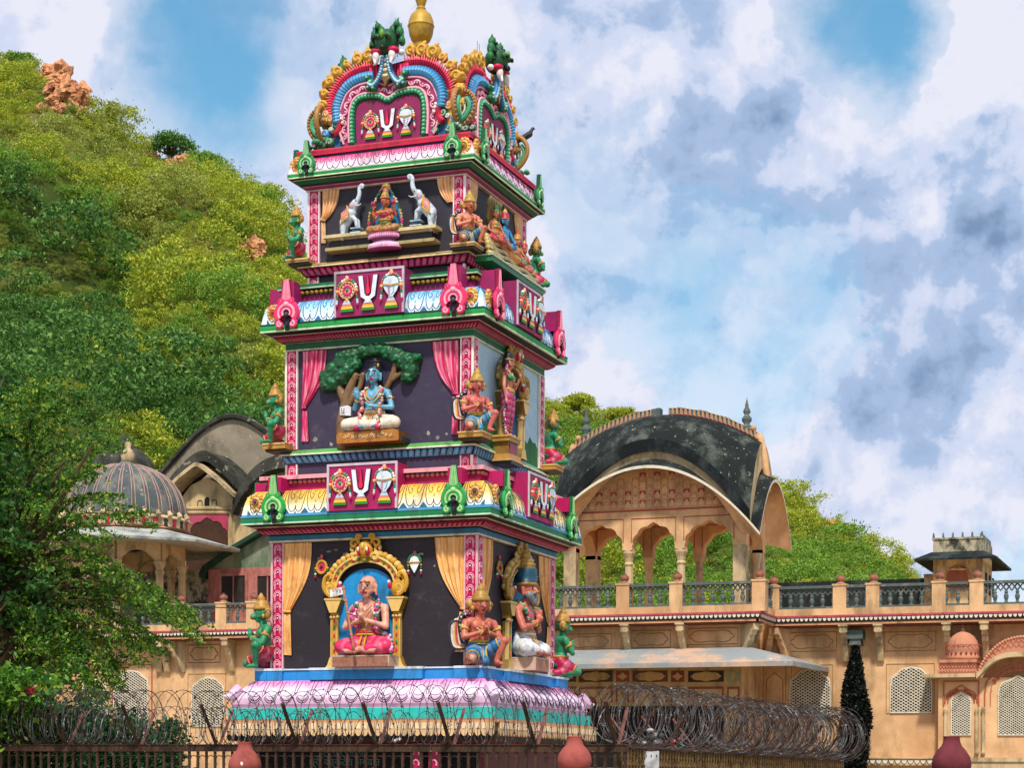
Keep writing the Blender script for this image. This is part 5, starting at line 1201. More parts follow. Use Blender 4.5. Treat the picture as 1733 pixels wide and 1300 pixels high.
# ================================================================== PALACE
PEACH = mat('peach lime plaster', 'dcb284', .88, '6a563e', .58, 1.3, .78, .20, .35, 18, .15, .49, None, stain2='c4946a')
PALE = mat('pale stone plaster', 'c8b088', .85, '4c4638', .7, 2.2, .7, .14, .25, 18, .2, .50)
ROSE = mat('rose plaster', 'c08468', .85, '6c4434', .5, 2.5, .6, .12, .2, 18, .2, .55)
MOULD = mat('mould-blackened stone', '181e20', .85, '49504e', .6, 1.6, .4, .25, .4, 22, .2, .5, 'b8b098', .70, 6)
MOULD2 = mat('weathered black railing stone', '56625f', .85, 'a09888', .7, 4, .5, .25, .3, 22, .2, .56)
BANG = mat('blackened roof plaster', '1e2424', .88, '5c625a', .85, 1.6, .55, .3, .5, 20, .15, .54, 'a8a084', .645, 9.0)
AWN = mat('weathered awning slab', 'c4a084', .85, '848e90', .95, 1.0, .0, .15, .35, 20, .2, .40, 'c4c8c4', .66, 7)
WHITEW = mat('whitewashed lattice', 'd8d0bc', .8, '6c665c', .5, 5, .4, .1, .1, 30, .2, .56)
DARK = mat('dark interior', '121110', .9, var=.05, bump=0)
YW, YS = 50.0, 49.4                      # wall plane, slab edge
def Zp(px, py, Y): return atY(px, py, Y).z
def Xp(px, Y, py=1100): return atY(px, py, Y).x
pal = empty('palace', (Xp(1500, YW), YW, 0), 0, 'peach palace wing with bracketed balcony, arched lattice windows and weathered awning', 'palace')
PO = Vector(pal.location)
def pb(b, name, m=PEACH, parent=None, smooth=False):
    """parts are modelled in world coordinates; move them into the palace frame"""
    root = parent or pal; o = b.build(name, m, root, smooth); 
    rt = root
    while rt.parent: rt = rt.parent
    off = rt.location; me = o.data; n = len(me.vertices); co = np.empty(n*3, np.float32); me.vertices.foreach_get('co', co)
    co = co.reshape(-1, 3)-np.array(off, np.float32); me.vertices.foreach_set('co', co.ravel()); me.update(); return o
WT = lambda Y: (lambda x, z, d: (x, Y-d, z))
def cusp(cx, w, zs, H, n=4, base=None, ogee=.10):
    P = []
    if base is not None: P.append((cx-w, base))
    N_ = n*2*4
    for j in range(N_+1):
        th = math.pi*(1-j/N_); k = .945+.075*abs(math.sin(n*th)); og = ogee*H*max(0, 1-abs(th-math.pi/2)/.32)**1.5
        P.append((cx+w*k/(.945 if j in (0, N_) else 1)*math.cos(th) if j in (0, N_) else cx+w*k*math.cos(th), zs+H*k*math.sin(th)+og))
    if base is not None: P.append((cx+w, base))
    return P
def inside(p, poly):
    c = False; n = len(poly); x, y = p
    for i in range(n):
        x1, y1 = poly[i]; x2, y2 = poly[(i+1) % n]
        if (y1 > y) != (y2 > y) and x < (x2-x1)*(y-y1)/(y2-y1)+x1: c = not c
    return c
def lattice_window(cx, w, zb, zs, H, Y, pitch, root, shape=None, frame=WHITEW, label=None, slope=.62):
    poly = shape or cusp(cx, w, zs, H, 4, zb)
    b = MB(); b.prism(poly, WT(Y), .002, .012, '121110'); win = pb(b, 'window', DARK, root)
    if label: win['label'] = label
    b = MB(); x0, x1 = cx-w-H*2, cx+w+H*2; T = WT(Y)
    zt = max(p[1] for p in poly)
    for sg in (-1, 1):
        n = int((2*w+(zt-zb)/slope)/pitch)+3
        for k in range(-1, n):
            st = cx-sg*w+sg*(k*pitch)-sg*(zt-zb)/slope*0
            run = None; m = 90
            xs = cx-sg*(w+(zt-zb)/slope)+sg*k*pitch
            for j in range(m+1):
                z = zb+(zt-zb)*j/m; x = xs+sg*(z-zb)/slope; ok = inside((x, z), poly)
                if ok and run is None: run = (x, z)
                if (not ok or j == m) and run is not None:
                    if abs(x-run[0]) > .03: b.tube([T(*run, .03), T(x, z, .03)], .0095*pitch/.1, 'ddd4c0', 4)
                    run = None
    pb(b, 'lattice', frame, win)
    b = MB(); b.tube([T(x, z, .02) for x, z in poly], .022, 'd8c8a8', 5, True); pb(b, 'frame', frame, win)
    return win
# ---- main walls
zt = Zp(1500, 1046, YW); zslab = Zp(1400, 1041.5, YS); zsl_b = Zp(1400, 1056, YS)
XL, XR = Xp(-120, YW), Xp(1860, YW)
XB = Xp(1258, 48.2); YB = 48.2; XBL = Xp(840, YB)
b = MB(); b.box(XL, XR, YW, YW+5.5, 0, zslab, 'd69a66'); pb(b, 'wall')
b = MB(); b.box(XBL, XB, YB, YW-.002, 0, zslab-.01, 'd69a66'); pb(b, 'projecting_bay')
# slab + cornice with white half-moon beads
def slab(x0, x1, Y, Yback, name='cornice', ends=True, beads=True):
    b = MB(); b.box(x0, x1, Y, Yback, zsl_b+.16, zslab, 'd89a70'); pb(b, name, PEACH)
    b = MB(); b.box(x0-.02, x1+.02, Y-.03, Y+.05, zslab-.055, zslab-.005, 'b4485a'); b.box(x0, x1, Y+.015, Yback-.05, zsl_b+.03, zsl_b+.158, '241c1c'); b.box(x0+.01, x1-.01, Y+.03, Yback-.06, zsl_b-.03, zsl_b+.028, 'c89468'); b.box(x0+.02, x1-.02, Y+.06, Yback-.07, zsl_b-.07, zsl_b-.032, '6c2c24')
    pb(b, 'cornice_band', PAINT)
    if beads:
        b = MB(); n = int((x1-x0)/.118)
        for k in range(n):
            x = x0+(x1-x0)*(k+.5)/n
            b.prism([(x+.048*math.cos(R(a)), zsl_b+.15+.085*math.sin(R(a))) for a in range(180, 361, 30)], WT(Y), -.02, .012, 'e8dcc0')
        o = pb(b, 'bead_moulding', WHITEW)
slab(XB+.45, XR, YS, YW-.004); 
XS = Xp(1285, 47.65); slab(XBL, XS, 47.65, YB-.004); 
# return of the balcony along the bay side
b = MB(); b.box(XB+.002, XS, YB-.002, YS, zsl_b+.16, zslab-.002, 'd89a70'); pb(b, 'cornice', PEACH)
b = MB(); T = lambda y, z, d: (XS+d, y, z)
b.box(XS-.08, XS+.03, 47.66, YS-.02, zslab-.055, zslab-.006, 'b4485a'); b.box(XS-.1, XS-.015, 47.68, YS-.01, zsl_b+.03, zsl_b+.157, '241c1c'); b.box(XS-.1, XS-.03, 47.68, YS-.01, zsl_b-.03, zsl_b+.029, 'c89468'); pb(b, 'cornice_band', PAINT)
b = MB()
for k in range(14):
    y = 47.72+1.62*(k+.5)/14; b.prism([(y+.048*math.cos(R(a)), zsl_b+.15+.085*math.sin(R(a))) for a in range(180, 361, 30)], T, -.02, .012, 'e8dcc0')
pb(b, 'bead_moulding', WHITEW)
XWL = Xp(150, YS); slab(XL, Xp(860, YS), YS, YW-.004)
# ---- brackets
def bracket(x, Y, Yw, k=1.0):
    b = MB(); P = [(0, 0), (0, -.16), (.10, -.20), (.12, -.27), (.20, -.30), (.22, -.42), (.33, -.52), (.40, -.72), (.46, -.86), (.52, -.90), (.56, -.86), (.56, 0)]
    T = lambda u, v, d: (x-.075*k+d, Y+.05+u*k*(Yw-Y-.05)/.56, zsl_b-.075+v*k)
    b.prism(P, T, 0, .15*k, 'cdb890'); b.box(x-.12*k, x+.12*k, Y+.02, Yw-.002, zsl_b-.075, zsl_b-.03, 'a04038')
    b.box(x-.10*k, x+.10*k, Y+.06, Y+.20, zsl_b-.22, zsl_b-.078, 'cdb890')
    return pb(b, 'bracket', PALE)
for px in (1425, 1484, 1600, 1664): bracket(Xp(px, YS), YS, YW)
for px in (1054, 1148): bracket(Xp(px, 47.65), 47.65, YB)
def cbracket(x0, y0, ax, ay, L=.62, m=None):      # bracket set diagonally on a corner
    b = MB(); P = [(0, 0), (0, -.16), (.10, -.20), (.12, -.27), (.20, -.30), (.22, -.42), (.33, -.52), (.40, -.72), (.46, -.86), (.52, -.90), (.60, -.86), (.60, 0)]
    T = lambda u, v, d: (x0+ax*L*(1-u/.58)-ay*d, y0+ay*L*(1-u/.58)+ax*d, zsl_b-.075+v)
    b.prism(P, T, -.08, .08, 'cdb890'); return pb(b, 'bracket', m or PALE)
cbracket(XB, YB, .7, -.7); cbracket(XB+.02, YB+.25, .95, .25, .4)
xx = Xp(1312, YW)
cbracket(xx-.25, YW, .45, -.85, .6, PEACH); cbracket(xx+.32, YW, -.35, -.9, .6, PEACH)
for px in (377, 430):
    bracket(Xp(px, YS), YS, YW)
xx = Xp(288, YW)
cbracket(xx-.38, YW, .5, -.85, .6); cbracket(xx-.05, YW, 0, -1, .6); cbracket(xx+.45, YW, -.5, -.85, .6)
# ---- balustrades
def post(x, Y, h, w=.17, fin=True, m=PEACH, z0=None):
    z0 = zslab if z0 is None else z0
    b = MB(); b.box(x-w, x+w, Y-.0, Y+2*w, z0, z0+h, 'd89c74'); b.box(x-w-.02, x+w+.02, Y-.02, Y+2*w+.02, z0+h-.05, z0+h, 'd8b090'); o = pb(b, 'post', m)
    if fin:
        b = MB(); b.lathe([(.10, 0), (.12, .03), (.07, .06), (.10, .09), (.125, .14), (.11, .19), (.05, .23), (.02, .27)], ['c8a080', 'c8a080', '8c5040', 'b87860', 'a86850', '8c5040', '6c4438', '50403c'], 12, (x, Y+w, z0+h)); pb(b, 'post_finial', PAINT, o, True)
def rail_panel(x0, x1, Y, zb, zt_, y0=None, y1=None, m=None):
    """black stone screen: crossed bars above small balusters; along x, or along y when y0,y1 are given"""
    L = (x1-x0) if y0 is None else (y1-y0)
    P = (lambda u, z, d=0: (x0+u, Y+.10-d, z)) if y0 is None else (lambda u, z, d=0: (x0+d, y0+u, z))
    b = MB(); h = zt_-zb
    def bar(u0, u1, z0_, z1_, d):
        if y0 is None: b.box(x0+u0, x0+u1, Y+.10-d, Y+.10+d, z0_, z1_, '3a4444')
        else: b.box(x0-d, x0+d, y0+u0, y0+u1, z0_, z1_, '3a4444')
    bar(0, L, zt_-.07, zt_, .08); bar(0, L, zb, zb+.05, .07)
    n = max(2, round(L/.27)); q = L/n; zm = zb+h*.58
    for k in range(n):
        a, c = q*k, q*(k+1)
        b.tube([P(a, zt_-.07), P((a+c)/2, zm), P(c, zt_-.07)], .026, '3a4444', 5)
        b.tube([P(a, zm), P((a+c)/2, zt_-.07), P(c, zm)], .026, '3a4444', 5)
    for k in range(n+1):
        a = q*k; p = P(a, zb)
        b.lathe([(.055, .05), (.035, .09), (.06, .17), (.062, .22), (.035, h*.46), (.05, h*.50), (.03, h*.60)], '3a4444', 7, p)
    return pb(b, 'baluster_panel', m or MOULD2, smooth=False)
def run(posts, Y, m=None, h=None):
    zb = zslab+.17; zr = Zp(1400, 991, YS)
    xs = [Xp(p, Y, 1010) for p in posts]
    b = MB(); b.box(xs[0], xs[-1], Y+.02, Y+.26, zslab+.002, zb, 'd89c74'); pb(b, 'parapet_base', PEACH)
    for x in xs: post(x, Y, zr-zslab+.03)
    for a, c in zip(xs, xs[1:]): rail_panel(a+.17, c-.17, Y, zb, zr, m=m)
run([1307, 1420, 1476, 1588, 1652, 1790], YS)
run([905, 1053, 1143, 1283], 47.65)
zb = zslab+.17; zr = Zp(1400, 991, YS)
b = MB(); b.box(XS-.26, XS-.02, 48.05, YS, zslab+.001, zb-.001, 'd89c74'); pb(b, 'parapet_base', PEACH)
rail_panel(XS-.14, 0, 0, zb, zr, 48.0, YS-.05)
run([60, 150, 176, 302, 373, 425, 500, 600], YS)
# ---- ornament panels painted on walls
LINE = mat('painted ornament line', None, .85, var=.1, bump=0)
def frame_lines(x0, x1, z0, z1, Y, w=.012, c='a08048'):
    b = MB(); T = WT(Y); b.tube([T(x0, z0, .004), T(x1, z0, .004), T(x1, z1, .004), T(x0, z1, .004)], w, c, 4, True); return b
def cartouche(px0, px1, py0, py1, Y, c='9c7c4c'):
    x0, x1 = Xp(px0, Y), Xp(px1, Y); z0, z1 = Zp((px0+px1)/2, py1, Y), Zp((px0+px1)/2, py0, Y)
    b = frame_lines(x0, x1, z0, z1, Y, .012, c); cx, cz, w, h = (x0+x1)/2, (z0+z1)/2, (x1-x0)/2*.82, (z1-z0)/2*.72
    b.tube([WT(Y)(cx+w*(1+.06*math.cos(8*t))*math.copysign(abs(math.cos(t))**.7, math.cos(t)), cz+h*(1+.12*math.cos(6*t))*math.copysign(abs(math.sin(t))**.8, math.sin(t)), .004) for t in [2*math.pi*j/60 for j in range(60)]], .011, c, 4, True)
    return pb(b, 'painted_panel', LINE)
for a in ((1331, 1415, 1071, 1103), (1497, 1583, 1070, 1102)): cartouche(*a, YW)
for a in ((1068, 1134, 1068, 1097), (1160, 1248, 1064, 1091), (958, 1034, 1074, 1100)): cartouche(*a, YB)
for a in ((197, 252, 1092, 1114), (318, 372, 1092, 1122)): cartouche(*a, YW, '7c4c38')
pb(frame_lines(Xp(1500, YW), Xp(1581, YW), Zp(1540, 1208, YW), Zp(1540, 1124, YW), YW), 'painted_panel', LINE)
pb(frame_lines(Xp(1339, YW), Xp(1409, YW), Zp(1370, 1230, YW), Zp(1370, 1126, YW), YW), 'painted_panel', LINE)
pb(frame_lines(Xp(191, YW), Xp(257, YW), Zp(225, 1230, YW), Zp(225, 1126, YW), YW, .03, 'b45c48'), 'painted_panel', LINE)
pb(frame_lines(Xp(318, YW), Xp(382, YW), Zp(350, 1230, YW), Zp(350, 1141, YW), YW), 'painted_panel', LINE)
# ---- windows
def win(px, hw, ytop, ysp, ybot, Y=YW, label=None, **k):
    zb_, zs_, zt_ = Zp(px, ybot, Y), Zp(px, ysp, Y), Zp(px, ytop, Y); w = (Xp(px+hw, Y)-Xp(px-hw, Y))/2
    return lattice_window(Xp(px, Y), w, zb_, zs_, (zt_-zs_)/1.09, Y, .125, None, label=label)
win(1542, 35, 1129, 1160, 1207); win(1371, 34, 1132, 1163, 1212)
win(222, 29, 1135, 1162, 1230); win(352, 27, 1147, 1172, 1230); win(160, 22, 1150, 1175, 1235)
# lower cornice under the windows on the right
b = MB(); x0, x1 = Xp(1392, YW), XR; zc = Zp(1500, 1283, YW)
b.box(x0, x1, YW-.34, YW-.003, zc-.03, zc, 'c8a880'); b.box(x0, x1, YW-.28, YW-.004, zc-.20, zc-.031, '2a2220'); pb(b, 'lower_cornice', PALE)
b = MB(); n = int((x1-x0)/.16)
for k in range(n):
    x = x0+.16*(k+.5); b.prism([(x+.066*math.cos(R(a)), zc-.06+.10*math.sin(R(a))) for a in range(180, 361, 30)], WT(YW-.28), 0, .03, 'e8dcc0')
pb(b, 'bead_moulding', WHITEW)
# ---- awning over the bay ground floor
b = MB(); zA0 = Zp(1150, 1097, YB); zA1 = Zp(1150, 1122, 46.9); x1 = Xp(1352, 47.6); xin = XB+.05
def awn(s, t):
    xa = XBL+(xin-XBL)*s; xb = (XBL-.5)+(x1-XBL+.5)*s; y = YB-.02+(46.9-YB+.02)*t
    return (xa+(xb-xa)*t, y, zA0+(zA1-zA0)*(t**1.25)+.05*(1-t)*math.sin(s*3)*0)
b.grid(awn, 40, 6, lambda s, t: lin('c89878')); b.grid(lambda s, t: (awn(s, t)[0], awn(s, t)[1], awn(s, t)[2]-.09), 40, 6, lambda s, t: lin('c89878'), True)
b.grid(lambda s, t: (awn(s, 1)[0], awn(s, 1)[1]-.003, awn(s, 1)[2]-.12*t), 40, 1, lambda s, t: lin('c89878'))
yb2 = YW-.01
def awn2(s, t):
    ya = (YB-.02)+(yb2-YB)*s; ybb = 46.9+(yb2-46.9)*s; xa = xin; xb = x1+.25*s
    return (xa+(xb-xa)*t, ya+(ybb-ya)*t, zA0+(zA1-zA0)*(t**1.25)-.0)
b.grid(awn2, 16, 6, lambda s, t: lin('c89878')); b.grid(lambda s, t: (awn2(s, t)[0], awn2(s, t)[1], awn2(s, t)[2]-.09), 16, 6, lambda s, t: lin('c89878'), True)
b.grid(lambda s, t: (awn2(s, 1)[0]+.003, awn2(s, 1)[1], awn2(s, 1)[2]-.12*t), 16, 1, lambda s, t: lin('c89878'), True)
pb(b, 'awning', AWN)
# painted frieze panels under the awning
b = MB(); T = WT(YB)
def rectp(px0, px1, py0, py1, d0, d1, c): b.box(Xp(px0, YB), Xp(px1, YB), YB-d1, YB-d0, Zp((px0+px1)/2, py1, YB), Zp((px0+px1)/2, py0, YB), c)
rectp(880, 1254, 1131, 1285, .001, .02, 'b0905c')
for (a, c, col, oc) in ((980, 1037, '4a3020', 'b49058'), (1043, 1065, '8c3c28', 'b89460'), (1071, 1130, '6c3424', 'b49058'), (1136, 1158, '7c3424', 'b89460'), (1165, 1225, '302018', 'b49058'), (1231, 1252, '8c9070', 'b89460'), (915, 975, '4a3020', 'b49058')):
    rectp(a, c, 1136, 1155, .02, .03, col); cx = Xp((a+c)/2, YB); cz = Zp((a+c)/2, 1145.5, YB); w = (Xp(c, YB)-Xp(a, YB))/2*.84; h = .115
    if c-a > 30: b.prism([(cx+w*(1+.04*math.cos(10*t))*math.cos(t), cz+h*(1+.10*math.cos(8*t))*math.sin(t)) for t in [2*math.pi*j/48 for j in range(48)]], T, .03, .037, oc)
    else: b.prism([(cx+p*w, cz+q*h) for p, q in ((-1, 0), (-.4, .4), (0, 1), (.4, .4), (1, 0), (.4, -.4), (0, -1), (-.4, -.4))], T, .03, .037, oc)
    rectp(a, c, 1163, 1190, .02, .03, '8c4030'); rectp(a+3, c-3, 1167, 1190, .03, .036, 'b89868')
pb(b, 'painted_frieze', PAINT)
b = MB(); rectp(985, 1225, 1196, 1300, .02, .05, '2c1c18')
pb(b, 'doorway', DARK)
# side niche drawn on the wall right of the bay
b = frame_lines(Xp(1292, YW), Xp(1330, YW), Zp(1310, 1240, YW), Zp(1310, 1127, YW), YW, .012)
q = cusp(Xp(1311, YW), .22, Zp(1311, 1160, YW), .28, 3, Zp(1311, 1225, YW)); b.tube([WT(YW)(x, z, .004) for x, z in q], .010, '9c6038', 4); pb(b, 'painted_panel', LINE)
# flower medallion low on the bay
b = MB(); cx, cz = Xp(1001, YB), Zp(1001, 1190, YB)
for j in range(8): b.ell((cx+.10*math.cos(j*.785), YB-.055, cz+.10*math.sin(j*.785)), (.055, .02, .055), '8c2c24', 7, 5)
b.ell((cx, YB-.075, cz), .05, 'b04838', 8, 6); pb(b, 'medallion', PAINT, smooth=True)

# ---- bay window with little domes at the far right
bw = empty('bay_window', (Xp(1660, YW), YW, 0), 0, 'salmon bay window with ribbed dome, curved bangla pediment and white lattice', 'bay window')
YV = YW-.45
def V(px, py, Y=YV): return (Xp(px, Y, py), Zp(px, py, Y))
b = MB(); b.box(V(1588, 1100)[0], XR, YV, YW-.004, Zp(1650, 1420, YV), V(1650, 1148)[1], 'd49a70'); pb(b, 'wall', PEACH, bw)
b = MB(); xA, xB_ = V(1564, 1150)[0], V(1660, 1150)[0]; zE = V(1620, 1146)[1]
b.box(xA, xB_-.1, YV-.35, YW-.006, zE-.03, zE+.06, 'd8c8a8')
P = sp2([V(1655, 1147), V(1664, 1138), V(1676, 1125), V(1695, 1114), V(1720, 1110), V(1750, 1111), V(1775, 1118)], 4)
b.prism([(x, z+.07) for x, z in P]+[(x, z-.05) for x, z in P[::-1]], WT(YV), 0, .37, 'd8c8a8'); pb(b, 'eave', PALE, bw)
b = MB()
for (a, c, y0, y1, dd, col) in ((1589, 1656, 1144, 1136, .30, 'd08c68'), (1591, 1654, 1136, 1123, .26, 'd89874'), (1592, 1655, 1123, 1118, .30, 'c07850')):
    b.box(V(a, 1130)[0], V(c, 1130)[0], YV-dd, YW-.007, V(1620, y0)[1], V(1620, y1)[1], col)
pb(b, 'dome_base', ROSE, bw)
b = MB(); cx = V(1628, 1110)[0]; zz = V(1628, 1118)[1]; r0 = (V(1656, 1110)[0]-V(1600, 1110)[0])/2
b.lathe([(r0*1.0, 0), (r0*1.02, .10), (r0*.98, .11), (r0*.97, .22), (r0*1.0, .24), (r0*.98, .34), (r0*.88, .48), (r0*.68, .60), (r0*.42, .68), (r0*.2, .72), (.05, .74), (.06, .78), (.02, .82), (.015, 1.0)], 'd89c78', 24, (cx, YW-.35, zz), T=lambda x, y, z: (x, YW-.35+(y-YW+.35)*.75, z)); pb(b, 'dome', ROSE, bw, True)
b = MB()
for k in range(9):
    a = R(198+18*k); x, y = cx+r0*1.03*math.cos(a), YW-.35+r0*.78*math.sin(a)
    b.tube([(x+.075*math.cos(R(q)), y-.01, zz+.33+.05*math.sin(R(q))) for q in range(0, 181, 30)], .009, 'a04c3c', 4); b.ell((x, y-.01, zz+.17), (.03, .02, .03), '8c3c30', 6, 4)
for k in range(12):
    x = V(1592, 1130)[0]+(V(1654, 1130)[0]-V(1592, 1130)[0])*(k+.5)/12; z = V(1620, 1129.5)[1]; w = .045
    b.tube([(x-w, YV-.27, z), (x, YV-.27, z+.055), (x+w, YV-.27, z), (x, YV-.27, z-.055)], .008, 'b05c48', 4, True)
for k in range(12):
    x = V(1592, 1141)[0]+(V(1654, 1141)[0]-V(1592, 1141)[0])*(k+.5)/12; z = V(1620, 1140)[1]; b.tube([(x-.04, YV-.31, z-.03), (x, YV-.31, z+.04), (x+.04, YV-.31, z-.03)], .007, 'b05c48', 4)
pb(b, 'painted_trim', LINE, bw)
b = MB(); P1 = sp2([V(1655, 1145), V(1668, 1118), V(1690, 1094), V(1715, 1082), V(1745, 1080), V(1790, 1090)], 4); P0 = P
b.prism(P1+[(P1[-1][0], P0[-1][1])]+[(x, z+.05) for x, z in P0[::-1]], WT(YV), -.3, .25, 'd89874'); pb(b, 'pediment', ROSE, bw)
b = MB()
for p, t in along(P1, .075): b.ell((p.x, YV-.24, p.y), (.045, .05, .045), 'c88868', 6, 5)
for f, c in ((.35, 'b05c48'), (.62, 'b05c48')):
    Q = [((1-f)*x0_+f*x1_, (1-f)*z0_+f*z1_) for (x0_, z0_), (x1_, z1_) in zip(P1, [(x, z+.05) for x, z in sp2([V(1655, 1147), V(1664, 1138), V(1676, 1125), V(1695, 1114), V(1720, 1110), V(1775, 1118)], 4)])]
    for k, (p, t) in enumerate(along(Q, .13)): b.tube([(p.x-.055, YV-.256, p.y-.01), (p.x, YV-.256, p.y+.06), (p.x+.055, YV-.256, p.y-.01)], .008, c, 4)
pb(b, 'painted_trim', LINE, bw)
for (c0, hw, yt, ys, yb_, nm) in ((1626, 16.5, 1174, 1188, 1245, 'narrow'), (1722, 33, 1145, 1172, 1245, 'wide')):
    zb_, zs_, zt_ = V(c0, yb_)[1], V(c0, ys)[1], V(c0, yt)[1]; w = (V(c0+hw, 1200)[0]-V(c0-hw, 1200)[0])/2
    lattice_window(V(c0, 1200)[0], w, zb_, zs_, (zt_-zs_)/1.12, YV, .10, bw, shape=cusp(V(c0, 1200)[0], w, zs_, (zt_-zs_)/1.15, 3, zb_, .15))
b = MB()
cx = V(1626, 1200)[0]
for f, w_, h_, c in ((0, .40, .38, 'b05c44'), (0, .33, .28, 'a04c3c')): b.tube([WT(YV)(x, z, .02) for x, z in cusp(cx, w_, V(1626, 1190)[1], h_, 3)], .016, c, 5)
b.tube([WT(YV)(cx-.43, V(1626, 1195)[1], .02), WT(YV)(cx-.43, V(1626, 1154)[1], .02), WT(YV)(cx+.43, V(1626, 1154)[1], .02), WT(YV)(cx+.43, V(1626, 1195)[1], .02)], .022, 'b05c44', 5)
for j in range(6):
    for s in (-1, 1): q = spiral((cx+s*(.10+.045*j), V(1626, 1168-2*abs(3-j)*0+j*2.6)[1]), .045, 1.2, j, s, 9, .2); b.tube([WT(YV)(x, z, .016) for x, z in q], .008, 'a8503c', 4)
cx = V(1722, 1200)[0]
for w_, h_, c, r_ in ((.80, .66, 'b05c44', .02), (.66, .54, 'b8705c', .012)): b.tube([WT(YV)(x, z, .02) for x, z in cusp(cx, w_, V(1722, 1172)[1], h_, 4, V(1722, 1195)[1])], r_, c, 5)
for j in range(12):
    a = R(15+12.5*j); q = spiral((cx+.64*math.cos(a), V(1722, 1172)[1]+.56*math.sin(a)), .06, 1.3, a, 1 if j < 6 else -1, 10, .2); b.tube([WT(YV)(x, z, .018) for x, z in q], .012, 'a8503c', 4)
pb(b, 'relief_scrolls', LINE, bw)
b = MB()
for px in (1600, 1653, 1664): 
    x = V(px, 1200)[0]; zt_, zb_ = V(px, 1198)[1], V(px, 1278)[1]
    b.lathe([(.05, 0), (.06, .05), (.035, .1), (.05, .3), (.048, (zt_-zb_)*.8), (.035, (zt_-zb_)*.88), (.06, (zt_-zb_)*.93), (.045, zt_-zb_)], ['b87058']*3+['dcccb4']*2+['b05c48']*3, 8, (x, YV-.05, zb_))
pb(b, 'colonnette', PALE, bw, True)
b = MB(); b.box(V(1592, 1200)[0], XR, YV-.10, YV-.002, V(1650, 1290)[1], V(1650, 1283)[1], 'c8a880'); b.box(V(1592, 1200)[0], XR, YV-.06, YV-.003, V(1650, 1310)[1], V(1650, 1290)[1], '2a2220'); pb(b, 'lower_moulding', PALE, bw)

# ================================================================== PAVILION on the projecting bay
YP, YP2 = 48.35, 50.45
pv = empty('roof_pavilion', (Xp(1105, YP), (YP+YP2)/2, zslab), 0, 'open arcaded pavilion with curved blackened bangla roof and two slim finials', 'pavilion')
V = lambda px, py, Y=YP: (Xp(px, Y, py), Zp(px, py, Y))
xR = V(1262, 950)[0]; xL_ = 2*V(1105, 950)[0]-xR; xc = (xL_+xR)/2
zsp = V(1105, 930)[1]; zcr = V(1105, 885)[1]; zfr = V(1105, 863)[1]; zty = V(1105, 790)[1]
def arcade(x0, x1, Yp, n, pier, name, th=.30, axis=0, xa=None):
    """solid spandrels over scalloped open arches between slim columns"""
    T = (lambda x, z, d: (x, Yp+d, z)) if axis == 0 else (lambda y, z, d: (xa+d, y, z))
    W_ = x1-x0-2*pier; col = .13
    bw_ = W_/n
    for k in range(n):
        a, c = x0+pier+bw_*k, x0+pier+bw_*(k+1); l = a+(0 if k == 0 else col); r = c-(0 if k == n-1 else col)
        w = (r-l)/2; arch = cusp((l+r)/2, w, zsp+.10, (zcr-zsp-.10)/1.07, 5, None, .08); arch[0] = (l, zsp+.10); arch[-1] = (r, zsp+.10)
        b = MB(); b.prism([(a, zsp)]+[(l, zsp)]*(k > 0)+arch+[(r, zsp)]*(k < n-1)+[(c, zsp), (c, zfr), (a, zfr)], T, 0, th, 'd69a66'); pb(b, name, PEACH, pv)
        b = MB()
        for x_ in (l+.05, r-.05): pass
        if axis == 0:
            b.tube([T(l-.02, zsp+.2, -.004), T(l-.02, zcr+.12, -.004), T(r+.02, zcr+.12, -.004), T(r+.02, zsp+.2, -.004)], .014, 'a85040', 4); pb(b, 'painted_trim', LINE, pv)
    for k in range(1, n):
        x = x0+pier+bw_*k; b = MB(); cx, cy, _ = T(x, 0, th/2)
        b.lathe([(.15, 0), (.15, .12), (.10, .18), (.115, .26), (.12, .8), (.10, zsp-zslab-.42), (.13, zsp-zslab-.36), (.10, zsp-zslab-.30), (.12, zsp-zslab-.20), (.17, zsp-zslab-.08), (.17, zsp-zslab)], 'c4ac84', 8, (cx, cy, zslab)); pb(b, 'column', PALE, pv)
    for x in (x0, x1-pier):
        b = MB(); p, q = T(x, zslab, 0), T(x+pier, zfr, th)
        b.box(min(p[0], q[0])+.0, max(p[0], q[0]), min(p[1], q[1])+.001*axis, max(p[1], q[1])-.001*axis, zslab, zsp+.04, 'c4ac84'); 
        if axis == 0: pb(b, 'pier', PALE, pv)
        b2 = MB(); b2.box(min(p[0], q[0]), max(p[0], q[0]), min(p[1], q[1])+.001, max(p[1], q[1])-.001, zsp+.04, zfr, 'd69a66')
        if axis == 0: pb(b2, 'pier_head', PEACH, pv)
arcade(xL_, xR, YP, 3, .34, 'arcade_arch'); arcade(xL_, xR, YP2-.30, 3, .34, 'arcade_arch')
arcade(YP+.002, YP2-.002, 0, 1, .30, 'side_arch', .28, 1, xR-.28); arcade(YP+.002, YP2-.002, 0, 1, .30, 'side_arch', .28, 1, xL_)
b = MB(); b.box(xL_+.1, xR-.1, YP+.31, YP2-.31, zfr-.12, zfr-.02, 'a87c58'); pb(b, 'ceiling', PEACH, pv)
# corner columns seen inside the side arch
b = MB()
for y in (YP+.36, YP2-.38): b.lathe([(.11, 0), (.08, .2), (.09, .9), (.08, zsp-zslab-.3), (.13, zsp-zslab-.1), (.13, zsp-zslab)], 'c4ac84', 8, (xR-.13, y, zslab))
pb(b, 'column', PALE, pv)
